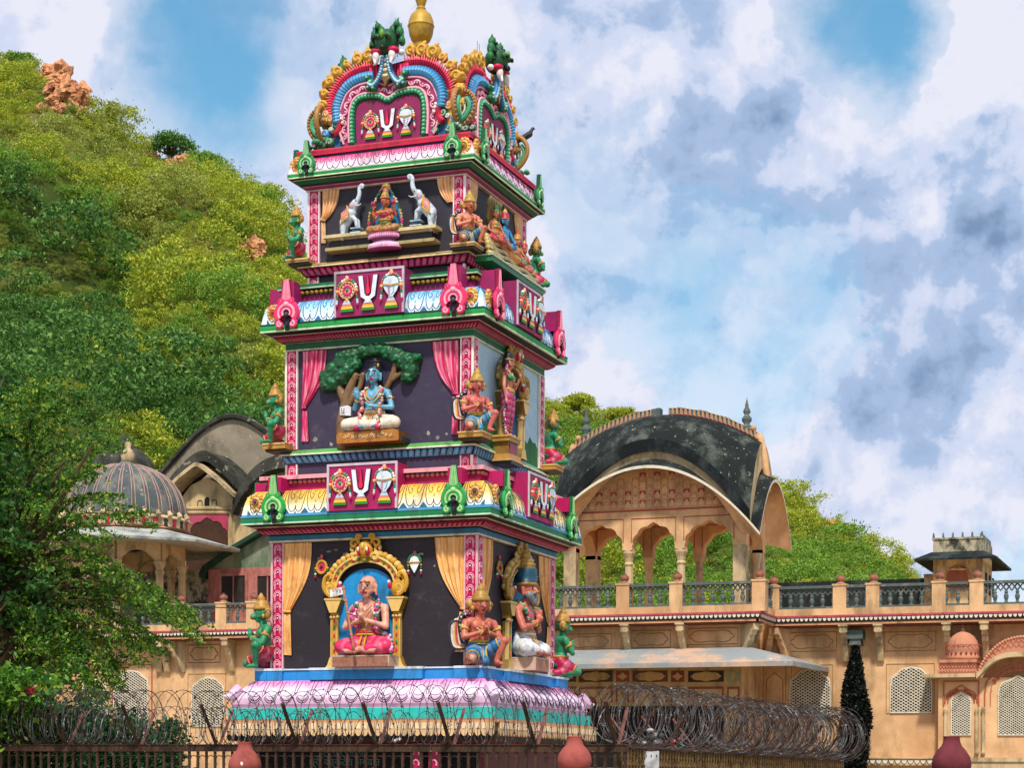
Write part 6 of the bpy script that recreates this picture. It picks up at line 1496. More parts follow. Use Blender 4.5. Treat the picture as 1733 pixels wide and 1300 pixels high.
# tympana with small painted niches
Lw = (xR-xL_)/2; zend = zfr+.02
def arcz(x, h=1.0, top=None): return zend+((top or zty)-zend)*(1-min(1, abs(x-xc)/(Lw+.05))**2.0)
for Y0_, Y1_ in ((YP+.01, YP+.28), (YP2-.28, YP2-.01)):
    b = MB(); pts = [(xL_+.01, zfr)]+[(xc+(Lw-.01)*(-1+2*j/24), arcz(xc+(Lw-.01)*(-1+2*j/24))) for j in range(25)]+[(xR-.01, zfr)]
    b.prism(pts, lambda x, z, d: (x, d, z), Y1_, Y0_, 'd09868'); pb(b, 'tympanum', PEACH, pv)
b = MB(); T = WT(YP+.01)
b.box(xL_, xR, YP-.012, YP+.0, zfr-.03, zfr+.02, 'a85040')
for r_ in range(5):
    for k in range(26):
        x = xL_+.09+.2*k*.98; z = zfr+.06+.235*r_-(.12 if k % 2 else 0)*(r_ > 0)
        if z+.24 > arcz(x)-.02 or z+.24 > arcz(x+.19)-.02: continue
        w = .083; u = x+.1
        b.tube([T(u-w, z, .003), T(u+w, z, .003), T(u+w, z+.205, .003), T(u-w, z+.205, .003)], .0045, 'a0604c', 4, True)
        if (k % 2 == 0 and r_ % 2 == 1) or (k % 2 == 0 and r_ == 0):
            b.prism([(u-w, z+.10), (u-.04, z+.12), (u-.045, z+.15), (u, z+.18), (u+.045, z+.15), (u+.04, z+.12), (u+w, z+.10), (u+w, z+.2), (u-w, z+.2)], T, 0, .006, 'a8384c' if r_ else 'b05050')
        elif k % 2: b.tube([T(u+w*math.cos(R(a)), z+.12+.06*math.sin(R(a)), .003) for a in range(0, 181, 30)], .0045, 'a8705c', 4)
pb(b, 'painted_niches', LINE, pv)
# eaves
YE1, YE2 = 47.6, 51.2; xt = Xp(1285.4, YE1, 900); LE = xt-xc; ym = (YE1+YE2)/2; LY = (YE2-YE1)/2
z0e = Zp(1285.4, 902, YE1); h1e = Zp(1095, 788, YE1)-z0e; h2e = Zp(1314.6, 813, ym)-z0e
def esum(x, y, z0, h1, h2, lx, ly, p=2.0): return z0+h1*(1-min(1, abs(x)/lx)**2.0)+h2*(1-min(1, abs(y)/ly)**p)
b = MB()
def strip(side, s, t, dz=0):
    q = -1+2*s
    if side in (0, 2):
        sg = -1 if side == 0 else 1
        xo, xi = q*LE, q*(LE-.62); yo, yi = sg*LY, sg*(LY-.62)
        zo = z0e+h1e*(1-q*q); zi = zo+.30*(1-.55*abs(q)**3)
        x, y, z = xo+(xi-xo)*t, yo+(yi-yo)*t, zo+(zi-zo)*t**.8
    else:
        sg = 1 if side == 1 else -1
        xo, xi = sg*LE, sg*(LE-.62); yo, yi = q*LY, q*(LY-.62)
        zo = z0e+h2e*(1-abs(q)**2); zi = zo+.30*(1-.55*abs(q)**3)
        x, y, z = xo+(xi-xo)*t, yo+(yi-yo)*t, zo+(zi-zo)*t**.8
    return (xc+x, ym+y, z+dz)
names_e = 'eave'
for side in range(4):
    b = MB(); c = lin('3c4446')
    b.grid(lambda s, t: strip(side, s, t, 0), 32, 5, lambda s, t: c, side in (2, 1) and side != 1)
    pb(b, 'eave', BANG, pv, True)
    b = MB(); b.grid(lambda s, t: strip(side, s, t, -.06), 32, 5, lambda s, t: lin('c88c58'), True); pb(b, 'eave_soffit', PEACH, pv, True)
    b = MB(); b.grid(lambda s, t: tuple(Vector(strip(side, s, 0, -.065+.075*t))+Vector(((0, -.004, 0), (.004, 0, 0), (0, .004, 0), (-.004, 0, 0))[side])), 32, 1, lambda s, t: lin('b8b8ac')); pb(b, 'eave_edge', WHITEW, pv)
# peach band between eave and black roof, black drum and vault
LB, LBY = LE-.42, LY-.42
zb0 = z0e+.30; zlow = lambda x, y: esum(x, y, zb0, h1e+.10, h2e+.12, LB, LBY)
crease = lambda x, y: esum(x, y, zb0+.30, h1e+.10+.02, h2e+.0, LB, LBY)
perim = [(LB*(-1+2*j/30), -LBY) for j in range(30)]+[(LB, LBY*(-1+2*j/14)) for j in range(14)]+[(LB*(1-2*j/30), LBY) for j in range(30)]+[(-LB, LBY*(1-2*j/14)) for j in range(14)]
def skirt(f0, f1, e0, e1, col, name, m):
    b = MB(); n = len(perim); i0 = 0
    for (x, y) in perim: b.v.append((xc+x*(1+e0/LB), ym+y*(1+e0/LBY), f0(x, y)))
    for (x, y) in perim: b.v.append((xc+x*(1+e1/LB), ym+y*(1+e1/LBY), f1(x, y)))
    for k in range(n): b.face([k, (k+1) % n, n+(k+1) % n, n+k], lin(col))
    return pb(b, name, m, pv)
skirt(lambda x, y: zlow(x, y)-.22, lambda x, y: zlow(x, y)+.03, -.10, .0, 'c89870', 'roof_base_band', PALE)
skirt(lambda x, y: zlow(x, y)+.02, lambda x, y: zlow(x, y)+.34, .04, .08, '23292b', 'roof_drum', MOULD)
b = MB(); nb = 40
zr_ = Zp(1142, 703, ym); h2b = 0
zc0 = zb0+.34; H1 = h1e+.10; H2 = zr_-zc0-H1
zre = Zp(1270, 752, ym)
def vault(s, t):
    x, y = (-1+2*s)*(LB+.08), (-1+2*t)*(LBY+.08); fx, fy = min(1, abs(x)/(LB+.08)), min(1, abs(y)/(LBY+.08))
    zf = zc0+H1*(1-fx**2)-.02; zg = zr_-(zr_-zre)*fx**2
    z = zf+(zg-zf)*(1-fy**2.2)
    return (xc+x, ym+y, z)
b.grid(vault, 44, 26, lambda s, t: lin('2a3236')); pb(b, 'roof', BANG, pv, True)
for s_ in (0, 1):
    b = MB(); b.grid(lambda s, t: (vault(s_, s)[0], vault(s_, s)[1], (vault(s_, s)[2]+.01)*(1-t)+(zlow(LB, vault(s_, s)[1]-ym)-.1)*t), 20, 4, lambda s, t: lin('b88860'), s_ == 0); pb(b, 'gable_end', PALE, pv)
# crest band along the ridge
b = MB(); rp_ = [(-1+2*j/44) for j in range(45)]
def rz(q): return vault((q+1)/2, .5)[2]
for j in range(44):
    q0, q1 = rp_[j]*.97, rp_[j+1]*.97
    if -.06 < (q0+q1)/2 < .035: continue
    x0, x1 = xc+q0*(LB+.08), xc+q1*(LB+.08); z0, z1 = rz(q0)-.02, rz(q1)-.02; jit = .02*math.sin(j*5.1)
    h = .20+jit
    i = len(b.v); Y0_, Y1_ = ym-.13, ym+.13
    for x, z in ((x0, z0), (x1, z1)):
        for y in (Y0_, Y1_): b.v += [(x, y, z), (x, y, z+h)]
    c = lin('55443c'); b.face([i, i+4, i+5, i+1], c); b.face([i+2, i+3, i+7, i+6], c); b.face([i+1, i+5, i+7, i+3], c); b.face([i, i+1, i+3, i+2], c); b.face([i+4, i+6, i+7, i+5], c)
pb(b, 'roof_crest', MOULD2, pv)
b = MB()
for j in range(0, 44):
    q0, q1 = rp_[j]*.97, rp_[j+1]*.97
    if -.14 < (q0+q1)/2 < .05: continue
    m0_ = (q0+q1)/2; x = xc+m0_*(LB+.08); z = rz(m0_); dx = (q1-q0)*(LB+.08)*.36; sl2 = (rz(q1)-rz(q0))/((q1-q0)*(LB+.08))
    b.tube([(x-dx, ym-.14, z+.02-dx*sl2), (x+dx, ym-.14, z+.02+dx*sl2), (x+dx, ym-.14, z+.17+dx*sl2), (x-dx, ym-.14, z+.17-dx*sl2)], .017, 'c8a078', 4, True)
    b.ell((x, ym-.15, z-.0), (.05, .02, .028), '8c2830', 6, 4)
pb(b, 'crest_ornament', LINE, pv)
def pfin(x, y, z, k=1.0):
    b = MB(); b.lathe([(r*k, h*k) for r, h in ((.06, -.1), (.07, 0), (.10, .05), (.16, .17), (.17, .21), (.09, .25), (.07, .28), (.13, .36), (.135, .42), (.07, .50), (.06, .53), (.10, .58), (.09, .64), (.045, .72), (.05, .76), (.03, .84), (.012, .92), (0.0, .98))], '4c4c4c', 12, (x, y, z)); return pb(b, 'finial', MOULD2, pv, True)
xf1 = Xp(1263.5, ym, 690); pfin(xf1, ym, Zp(1263, 736, ym)); xf0 = Xp(992, ym, 690); pfin(xf0, ym, Zp(992, 752, ym))
# carved peach scroll closing each end of the crest
b = MB()
for s in (-1, 1):
    P = [(xc+s*(LB*.97+.06*j), ym-.05, rz(s*.96)+.16-.10*j-.04*j*j) for j in range(6)]
    b.tube(P, [.12, .12, .11, .10, .09, .07], 'c4906c', 8); b.ell((xc+s*(LB*.93), ym-.1, rz(s*.93)+.27), .09, 'c08468', 8, 6)
pb(b, 'crest_scroll', PEACH, pv, True)

# ================================================================== small roof kiosk, right
YK = 56.0
kx0, kx1 = Xp(1578, YK), Xp(1660, YK); kz0, kz1 = Zp(1620, 1040, YK)-1, Zp(1620, 944, YK); kd = 2.3
kk = empty('roof_room', ((kx0+kx1)/2, YK+kd/2, kz0), 0, 'small square rooftop room with sloping black awning and worn white parapet', 'kiosk')
b = MB(); b.box(kx0, kx1, YK, YK+kd, kz0, kz1+.35, 'c4a070'); pb(b, 'wall', PALE, kk)
b = MB(); zA, zBt = Zp(1620, 934, YK), Zp(1620, 944, YK-.8); e0, e1 = .05, .95; n = 0
P0 = [(kx0-e0, YK-e0), (kx1+e0, YK-e0), (kx1+e0, YK+kd+e0), (kx0-e0, YK+kd+e0)]; P1_ = [(kx0-.42, YK-.7), (kx1+.5, YK-.7), (kx1+.5, YK+kd+.5), (kx0-.42, YK+kd+.6)]
for j in range(4):
    p, q, r_, t_ = P0[j], P0[(j+1) % 4], P1_[(j+1) % 4], P1_[j]; i = len(b.v); b.v += [(p[0], p[1], zA), (q[0], q[1], zA), (r_[0], r_[1], zA-.24), (t_[0], t_[1], zA-.24), (p[0], p[1], zA-.06), (q[0], q[1], zA-.06), (r_[0], r_[1], zA-.30), (t_[0], t_[1], zA-.30)]
    for f in ((3, 2, 1, 0), (4, 5, 6, 7), (7, 6, 2, 3)): b.face([i+k for k in f], lin('2a3434'))
pb(b, 'awning', MOULD, kk)
b = MB(); zpt = Zp(1620, 913, YK)
for (x0, x1, y0, y1) in ((kx0, kx1, YK-.02, YK+.12), (kx1-.12, kx1+.01, YK+.121, YK+kd-.01), (kx0, kx1, YK+kd-.13, YK+kd), (kx0, kx0+.12, YK+.121, YK+kd-.131)): b.box(x0, x1, y0, y1, zA-.01, zpt, 'a09c88')
b.box(kx0-.03, kx1+.03, YK-.05, YK+.14, zpt, zpt+.05, '4c4c44')
WORN = mat('worn parapet', 'b4ac90', .85, '1c2422', .95, 3.2, .3, .1, .3, 20, .2, .46)
pb(b, 'parapet', WORN, kk)
b = MB()
for j in range(6): b.tube([(kx0+(kx1-kx0)*j/5, YK+.05, zpt), (kx0+(kx1-kx0)*j/5, YK+.05, zpt+.20)], [.045, .02], '5c5c50', 6)
for j in range(1, 8): b.tube([(kx1-.06, YK+kd*j/7, zpt), (kx1-.06, YK+kd*j/7, zpt+.2)], [.045, .02], '8c8874', 6)
pb(b, 'parapet_finial', MOULD2, kk)
b = MB(); q = cusp(Xp(1619, YK), .20*1.6, Zp(1619, 975, YK), .24, 3, Zp(1619, 1000, YK)); b.prism(q, WT(YK), .0, .03, '8c5038'); b.tube([WT(YK)(x, z, .03) for x, z in q], .03, 'a8744c', 5); b.tube([WT(YK)(Xp(1602, YK), Zp(1602, 964, YK), .03), WT(YK)(Xp(1635, YK), Zp(1635, 964, YK), .03)], .03, 'c8a878', 5); pb(b, 'window', PAINT, kk)
b = MB()
for j in range(3): y = YK+.75+.8*j; b.box(kx1+.002, kx1+.02, y, y+.38, Zp(1620, 1000, YK), Zp(1620, 966, YK), '5c3c28')
pb(b, 'window', DARK, kk)
# black terrace parapet wall
bwY = 57.0
tw = empty('terrace_wall', (Xp(1440, bwY), bwY, 0), 0, 'long mould-blackened terrace wall behind the right balustrade', 'wall')
b = MB(); b.box(Xp(1240, bwY), Xp(1562, bwY), bwY, bwY+.4, zslab-.5, Zp(1440, 983, bwY), '23292b'); pb(b, 'wall', MOULD, tw)
b = MB(); b.box(Xp(1562, bwY)+.001, Xp(1600, bwY), bwY+.02, bwY+.38, zslab-.5, Zp(1440, 979, bwY), 'b88868'); b.box(Xp(1562, bwY)+.001, Xp(1600, bwY), bwY-.02, bwY+.42, Zp(1440, 979, bwY), Zp(1440, 976, bwY), 'c8a888'); pb(b, 'end_pier', PALE, tw)
# terrace floor (structure of palace)
b = MB(); b.box(XL, XR, YW+5.5, YW+12, 0, zslab-.005, 'b08c68'); pb(b, 'terrace', PALE)
# ================================================================== LEFT: domed kiosk
YD = 50.9; cxD = Xp(213, YD, 900)
dk = empty('domed_kiosk', (cxD, YD, zslab), 0, 'round kiosk with ribbed blackened dome, crimson petal frieze and grey stone eave', 'kiosk')
sD = (Xp(301, YD, 850)-Xp(125, YD, 850))/2
zdb = Zp(213, 868, YD-sD); zdt = Zp(213, 782, YD)
DomeP = [(1.0, 0), (1.02, .08), (1.005, .20), (.97, .34), (.90, .50), (.79, .66), (.64, .79), (.46, .89), (.28, .96), (.12, 1.0)]
Hd = zdt-zdb-.02
b = MB(); b.lathe([(r*sD, zdb+h*Hd*.98) for r, h in DomeP]+[(.10, zdb+Hd+.1)], '2f3638', 40, (cxD, YD, 0)); pb(b, 'dome', mat('blackened dome plaster', '4c5658', .8, '8c8878', .7, 1.6, .3, .2, .35, 20, .2, .5, 'b8a888', .64, 6), dk, True)
for k in range(28):
    a = 2*math.pi*k/28; 
    if math.sin(a) > .35: continue
    b = MB()
    for off in (-.028, .028): 
        aa = a+off; b.tube([(cxD+r*sD*1.008*math.cos(aa*1), YD+r*sD*1.008*math.sin(aa), zdb+h*Hd*.98) for r, h in DomeP[:-1]], .018, 'a87868', 5)
    pb(b, 'dome_rib', mat('dome rib plaster', 'ac8c80', .85, '4c4440', .5, 3, .3, .15, .2), dk, True)
b = MB(); zc_ = zdb
b.lathe([(sD*.99, -.30), (sD*1.05, -.28), (sD*1.05, -.06), (sD*1.08, -.03), (sD*1.05, .05)], ['c89870', 'e0a888', 'e0a888', 'c8b070', 'b8b890'], 48, (cxD, YD, zc_)); pb(b, 'frieze', PALE, dk)
b = MB()
for k in range(34):
    a = 2*math.pi*k/34; u = a
    if math.sin(a) > .3: continue
    T = lambda x, z, d: (cxD+(sD*1.055+d)*math.cos(a+x/sD), YD+(sD*1.055+d)*math.sin(a+x/sD), zc_-.17+z)
    b.prism([(-.07, -.11), (.07, -.11), (.04, 0), (.08, .05), (.05, .11), (-.05, .11), (-.08, .05), (-.04, 0)], T, -.02, .012, 'b81c40' if k % 4 else '2c3030')
pb(b, 'petal_frieze', PAINT, dk)
b = MB()
for k in range(30):
    a = 2*math.pi*(k+.5)/30
    if math.sin(a) > .3: continue
    b.tube([(cxD+sD*1.06*math.cos(a), YD+sD*1.06*math.sin(a), zc_+.16), (cxD+sD*1.10*math.cos(a), YD+sD*1.10*math.sin(a), zc_+.02)], [.05, .09], 'b8b070', 6)
pb(b, 'leaf_frieze', PALE, dk)
zE0, zE1 = Zp(213, 890, YD-sD), Zp(250, 908, YD-2.1); rE = Xp(351, YD-.9, 924)-cxD; rE = math.hypot(rE, .9)
b = MB(); oc = [(math.cos(R(22.5+45*k)), math.sin(R(22.5+45*k))) for k in range(8)]
def octring(prof, col):
    i = len(b.v)
    for r, z in prof: b.v += [(cxD+r*x, YD+r*y, z) for x, y in oc]
    for k in range(len(prof)-1):
        for j in range(8): b.face([i+8*k+j, i+8*k+(j+1) % 8, i+8*k+8+(j+1) % 8, i+8*k+8+j], lin(col))
octring([(sD*.7, zE1-.0), (rE-.01, zE1-.10), (rE, zE1-.03), (sD*1.02, zE0+.02), (sD*1.0, zE0+.12)], 'b8bab4'); pb(b, 'eave', mat('grey stone slab', 'a8aaa4', .8, '4c5250', .7, 2, .2, .15, .3, 20, .2, .5), dk)
b = MB(); octring([(sD*1.02, zE0+.02), (sD*1.08, zE0+.05), (sD*1.02, zE0+.16)], 'd0a080'); pb(b, 'eave_moulding', ROSE, dk)
rC = sD*.93; zCt = zE1-.02
for k in range(8):
    a = R(22.5+45*k); a2 = R(67.5+45*k); p, q = Vector((cxD+rC*math.cos(a), YD+rC*math.sin(a))), Vector((cxD+rC*math.cos(a2), YD+rC*math.sin(a2)))
    b = MB(); hC = zCt-zslab-.55
    b.lathe([(.16, 0), (.16, .3), (.11, .36), (.13, .5), (.115, hC-.4), (.15, hC-.3), (.11, hC-.22), (.19, hC-.02), (.19, hC)], 'c4ac84', 8, (p.x, p.y, zslab)); pb(b, 'column', PALE, dk)
    d = (q-p); L = d.length; d = d/L; nn = Vector((d.y, -d.x)); 
    if nn.dot(p-Vector((cxD, YD))) < 0: nn = -nn
    T = lambda u, z, dd: (p.x+d.x*u+nn.x*dd, p.y+d.y*u+nn.y*dd, z)
    zs_ = zslab+hC; arch = cusp(L/2, L/2-.12, zs_-.1, .42, 4); arch[0] = (.12, zs_-.1); arch[-1] = (L-.12, zs_-.1)
    b = MB(); b.prism([(0, zs_-.1)]+arch+[(L, zs_-.1), (L, zCt+.02), (0, zCt+.02)], T, -.1, .1, 'b8a07c'); pb(b, 'arch', PALE, dk)
b = MB(); b.lathe([(.14, 0), (.20, .1), (.22, .25), (.15, .38), (.07, .46), (.10, .55), (.03, .75)], '6c4c40', 12, (cxD+.05, YD, zdt-.05)); pb(b, 'finial', PALE, dk, True)
# darker dome far behind
YD2 = 58; cx2 = Xp(208, YD2, 800); r2 = (Xp(258, YD2, 800)-Xp(158, YD2, 800))/2
d2 = empty('rear_dome', (cx2, YD2, 0), 0, 'dark mouldy dome rising behind the ribbed dome, half hidden by leaves', 'dome')
b = MB(); zb_ = Zp(208, 810, YD2); b.lathe([(r2*1.0, zslab), (r2, zb_-.2), (r2*1.05, zb_-.15), (r2*1.05, zb_), (r2, zb_+.02), (r2*.93, zb_+.35), (r2*.78, zb_+.7), (r2*.55, zb_+.95), (r2*.42, zb_+1.02), (r2*.45, zb_+1.06), (r2*.3, zb_+1.15), (.15, zb_+1.3), (.2, zb_+1.36), (.05, zb_+1.5)], '2c302c', 28, (cx2, YD2, 0)); pb(b, 'dome', mat('mouldy grey roof', '4a4a42', .85, '1c201c', .8, 1.1, .3, .25, .5, 15, .15, .45, '8c8474', .62, 4), d2, True)
# ---- gabled bangla hall behind
YG = 55.0
gh = empty('vaulted_hall', (Xp(380, YG), YG+2, 0), 0, 'old hall with mouldy grey double-curved vault roof and crimson-trimmed arch', 'hall')
G = lambda px, py, Y=YG: (Xp(px, Y, py), Zp(px, py, Y))
OLD = mat('old cream plaster', 'c8ae80', .85, '5c5238', .6, 1.6, .7, .15, .25, 15, .2, .5); ROOFM = MATS['mouldy grey roof']
GREYR = mat('weathered grey vault', '8c8270', .85, '3a3a30', .8, .9, .5, .25, .5, 14, .15, .50, 'b4aa94', .62, 5.5)
b = MB(); pts = [G(300, 1040), G(300, 852), G(322, 822), G(350, 808), G(380, 826), G(404, 858), G(420, 878), G(440, 890), G(440, 1040)]
b.prism(pts, WT(YG), -.4, 0, 'c8ae80'); pb(b, 'wall', OLD, gh)
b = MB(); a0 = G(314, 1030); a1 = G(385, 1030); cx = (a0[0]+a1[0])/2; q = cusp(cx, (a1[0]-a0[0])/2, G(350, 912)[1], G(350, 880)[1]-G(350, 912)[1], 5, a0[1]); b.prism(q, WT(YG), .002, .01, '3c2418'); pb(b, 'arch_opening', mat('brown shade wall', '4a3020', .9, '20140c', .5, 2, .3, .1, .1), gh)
b = MB(); x0, z1 = G(311, 872); x1, z0 = G(386, 905); 
left_half = [(x, z) for x, z in q if x <= cx][1:]; right_half = [(x, z) for x, z in q if x >= cx][:-1]
b.prism([(x0, G(350, 912)[1]), (x0, z1), (cx, z1)]+left_half[::-1], WT(YG), .012, .03, 'b04c60', None); b.prism([(cx, z1), (x1, z1), (x1, G(350, 912)[1])]+right_half[::-1], WT(YG), .012, .03, 'b03c58'); pb(b, 'arch_spandrel', PAINT, gh)
b = MB()
for (px0, py0, px1, py1) in ((306, 868, 391, 868), (306, 861, 410, 861), (306, 868, 306, 1000), (391, 868, 391, 1000)): b.tube([WT(YG)(*G(px0, py0), .03), WT(YG)(*G(px1, py1), .03)], .05, 'c8ae80', 5)
pb(b, 'moulding', OLD, gh)
b = MB(); q = cusp(G(350, 850)[0], .09, G(350, 848)[1], .12, 2, G(350, 856)[1]); b.prism(q, WT(YG), .002, .012, '241c18')
for s in (-1, 1):
    qq = cusp(G(350, 850)[0]+s*.26, .08, G(350, 850)[1], .06, 2, G(350, 856)[1]); b.tube([WT(YG)(x, z, .01) for x, z in qq], .012, '7c8c70', 4)
pb(b, 'niche', DARK, gh)
def gslab(P, Y0_, Y1_, th, name, m):
    b = MB(); pts = P+[(x, z-th) for x, z in P[::-1]]; b.prism(pts, lambda x, z, d: (x, d, z), Y1_, Y0_, '6c665c'); return pb(b, name, m, gh)
gslab(sp2([G(291, 834), G(312, 812), G(335, 793), G(346, 787), G(360, 795), G(385, 816), G(408, 838)], 4), YG-.55, YG+.3, .13, 'gable_eave', PALE)
gslab(sp2([G(288, 822), G(310, 795), G(330, 776), G(348, 766), G(362, 768), G(385, 786), G(405, 808), G(420, 822)], 4), YG-.35, YG+.9, .34, 'gable_roof', ROOFM)
b = MB(); CP = sp2([G(288, 815, 57), G(318, 782, 57), G(352, 745, 57), G(385, 722, 57), G(412, 714, 57), G(440, 720, 57), G(470, 740, 57), G(505, 775, 57), G(530, 815, 57)], 5)
b.prism(CP+[(x, G(400, 860)[1]) for x in (CP[-1][0], CP[0][0])], lambda x, z, d: (x, d, z), 60.5, 56.2, '6c665c'); pb(b, 'vault_roof', GREYR, gh)
b = MB(); b.tube([(x, 56.15, z+.03) for x, z in CP], .10, '6c665c', 6); pb(b, 'vault_rim', ROOFM, gh)
b = MB(); P = sp2([G(398, 850, 54.8), G(412, 822, 54.8), G(432, 795, 54.8), G(458, 777, 54.8), G(490, 772, 54.8), G(540, 790, 54.8)], 5); b.prism(P+[(x, z-.42) for x, z in P[::-1]], lambda x, z, d: (x, d, z), 56.3, 54.6, '4a4a42'); pb(b, 'side_roof', ROOFM, gh)
b = MB(); b.prism(P+[(P[-1][0], G(450, 900)[1]), (P[0][0]+.3, G(450, 900)[1])], lambda x, z, d: (x, d, z), 56.2, 55.2, '8c8474'); pb(b, 'side_wall', OLD, gh)
# ---- pink shed with green sloping roof
YH = 52.5
sh_ = empty('roof_shed', (Xp(420, YH), YH, 0), 0, 'low pink-walled shed with dark wooden shutters under a sloping green sheet roof', 'shed')
G = lambda px, py, Y=YH: (Xp(px, Y, py), Zp(px, py, Y))
b = MB(); z0 = zslab; b.box(G(352, 1000)[0], G(560, 1000)[0], YH, YH+1.5, z0, G(400, 962)[1], 'b8786c'); pb(b, 'wall', mat('faded pink plaster', 'b4746a', .85, '4c302c', .6, 1.8, .6, .15, .25, 15, .2, .5), sh_)
b = MB(); pts = [G(352, 962.5), G(452, 902), G(540, 850), G(560, 850), G(560, 962.5)]; b.prism(pts, WT(YH), -.3, -.002, '5c7860'); pb(b, 'gable_wall', mat('green-stained plaster', '5a6e58', .85, 'a0a088', .6, 2, .8, .2, .25, 15, .2, .5), sh_)
b = MB(); P = [G(344, 972), G(350, 960), G(395, 928), G(452, 894), G(545, 840)]; b.prism(P+[(x, z-.13) for x, z in P[::-1]], WT(YH), -1.5, .30, '14392c'); pb(b, 'roof', mat('green sheet roof', '17402f', .6, '0c201a', .5, 3, .3, .15, .2), sh_)
for (a, c) in ((375, 415), (436, 470), (488, 520)):
    b = MB(); x0, x1, zz0, zz1 = G(a, 1000)[0], G(c, 1000)[0], G(a, 1024)[1], G(a, 976)[1]; b.box(x0, x1, YH-.02, YH+.01, zz0, zz1, '1c1818')
    w = pb(b, 'shutter', mat('dark shutter wood', '1c1817', .7, '3c302c', .5, 3, .9, .2, .2), sh_)
    b = MB(); b.box(x0-.09, x0-.001, YH-.05, YH+.01, zz0, zz1+.09, 'b4746a'); b.box(x1+.001, x1+.09, YH-.05, YH+.01, zz0, zz1+.09, 'b4746a'); b.box(x0, x1, YH-.05, YH+.01, zz1+.001, zz1+.09, 'b4746a'); b.box((x0+x1)/2-.02, (x0+x1)/2+.02, YH-.035, YH-.021, zz0, zz1, '2c2422'); pb(b, 'shutter_frame', MATS['faded pink plaster'], w)
# mould-black low wall between kiosk and shed
mw = empty('stained_wall', (Xp(330, 52.8), 52.8, 0), 0, 'black and white mould-stained wall between the domed kiosk and the pink shed', 'wall')
b = MB(); x0, x1 = Xp(235, 52.8), Xp(352, 52.8); b.box(x0, x1, 52.8, 53.1, zslab, Zp(330, 965, 52.8), '9c9c8c'); pb(b, 'wall', WORN, mw)
b = MB(); x0, x1 = Xp(130, 53.4), Xp(300, 53.4); b.box(x0, x1, 53.4, 53.8, zslab, Zp(250, 940, 53.4), 'b89878'); pb(b, 'rear_panel', PALE, mw)
# ---- dark conical shrub of mould and plants clinging to the wall, modelled as leaves
def leafmesh(name, pts, size, cols, m, parent, seed=1, flat=False, n3=False):
    """many small leaf quads at pts (n,3)"""
    rs = np.random.RandomState(seed); n = len(pts); s = size*rs.uniform(.6, 1.3, (n, 1))
    a = rs.normal(size=(n, 3)); a /= np.linalg.norm(a, axis=1, keepdims=True); c = rs.normal(size=(n, 3)); 
    c -= (c*a).sum(1, keepdims=True)*a; c /= np.linalg.norm(c, axis=1, keepdims=True)
    v = np.stack([pts-a*s, pts-c*s*.45, pts+a*s, pts+c*s*.45], 1).reshape(-1, 3)
    me = bpy.data.meshes.new(name); me.vertices.add(n*4); me.vertices.foreach_set('co', v.astype(np.float32).ravel()); me.loops.add(n*4); me.loops.foreach_set('vertex_index', np.arange(n*4, dtype=np.int32))
    me.polygons.add(n); me.polygons.foreach_set('loop_start', np.arange(0, n*4, 4, dtype=np.int32)); me.polygons.foreach_set('loop_total', np.full(n, 4, np.int32)); me.update(calc_edges=True)
    C = np.array([lin(x) for x in cols], np.float32); idx = rs.randint(0, len(C), n); k = rs.uniform(.75, 1.25, (n, 1)); cc = C[idx].copy(); cc[:, :3] *= k
    at = me.color_attributes.new('Col', 'FLOAT_COLOR', 'CORNER'); at.data.foreach_set('color', np.repeat(cc, 4, axis=0).ravel()); me.materials.append(m)
    o = bpy.data.objects.new(name, me); COL.objects.link(o)
    if parent: o.parent = parent
    return o
def leafmat(name, trans=.35):
    m = bpy.data.materials.new(name); m.use_nodes = True; t = m.node_tree; n = t.nodes; l = t.links; n.remove(n['Principled BSDF'])
    a = n.new('ShaderNodeAttribute'); a.attribute_name = 'Col'
    d = n.new('ShaderNodeBsdfDiffuse'); tr_ = n.new('ShaderNodeBsdfTranslucent'); g = n.new('ShaderNodeBsdfGlossy'); g.inputs['Roughness'].default_value = .5; g.inputs['Color'].default_value = (.5, .5, .45, 1)
    l.new(a.outputs[0], d.inputs[0]); l.new(a.outputs[0], tr_.inputs[0])
    x = n.new('ShaderNodeMixShader'); x.inputs[0].default_value = trans; l.new(d.outputs[0], x.inputs[1]); l.new(tr_.outputs[0], x.inputs[2])
    y = n.new('ShaderNodeMixShader'); y.inputs[0].default_value = .04; l.new(x.outputs[0], y.inputs[1]); l.new(g.outputs[0], y.inputs[2]); l.new(y.outputs[0], n['Material Output'].inputs[0]); return m
LEAF = leafmat('leaf')
cs_ = empty('conical_growth', (Xp(1447, 49.5), 49.5, 0), 0, 'very dark slender conical mould and plant growth against the peach wall under a stone capital', 'shrub')
rs = np.random.RandomState(3); n = 15000; hh = rs.uniform(0, 1, n); zt_, zb_ = Zp(1447, 1094, 49.5), Zp(1447, 1330, 49.5)
prf = np.interp(hh, [0, .08, .25, .40, .55, .75, .92, 1], [.20, .24, .36, .40, .37, .26, .13, .07]); th = rs.uniform(0, 6.28, n); rr = prf*np.sqrt(rs.uniform(.2, 1.05, n))*(1+.12*np.sin(th*3+hh*14))
pts = np.stack([rr*np.cos(th), rr*np.sin(th)*.9, zb_+(zt_-zb_)*hh], 1)
leafmesh('foliage', pts, .055, ['0a1210', '0e1a16', '131f1a', '080d0c', '1c2a24'], LEAF, cs_, 4)
b = MB(); b.tube([(0, 0, 0), (0, 0, zb_+1.5)], [.1, .05], '2c241c', 7); b.build('trunk', DARK, cs_)
b = MB(); x, y = Xp(1447, 49.7), 49.72; zc_ = Zp(1447, 1090, 49.7)
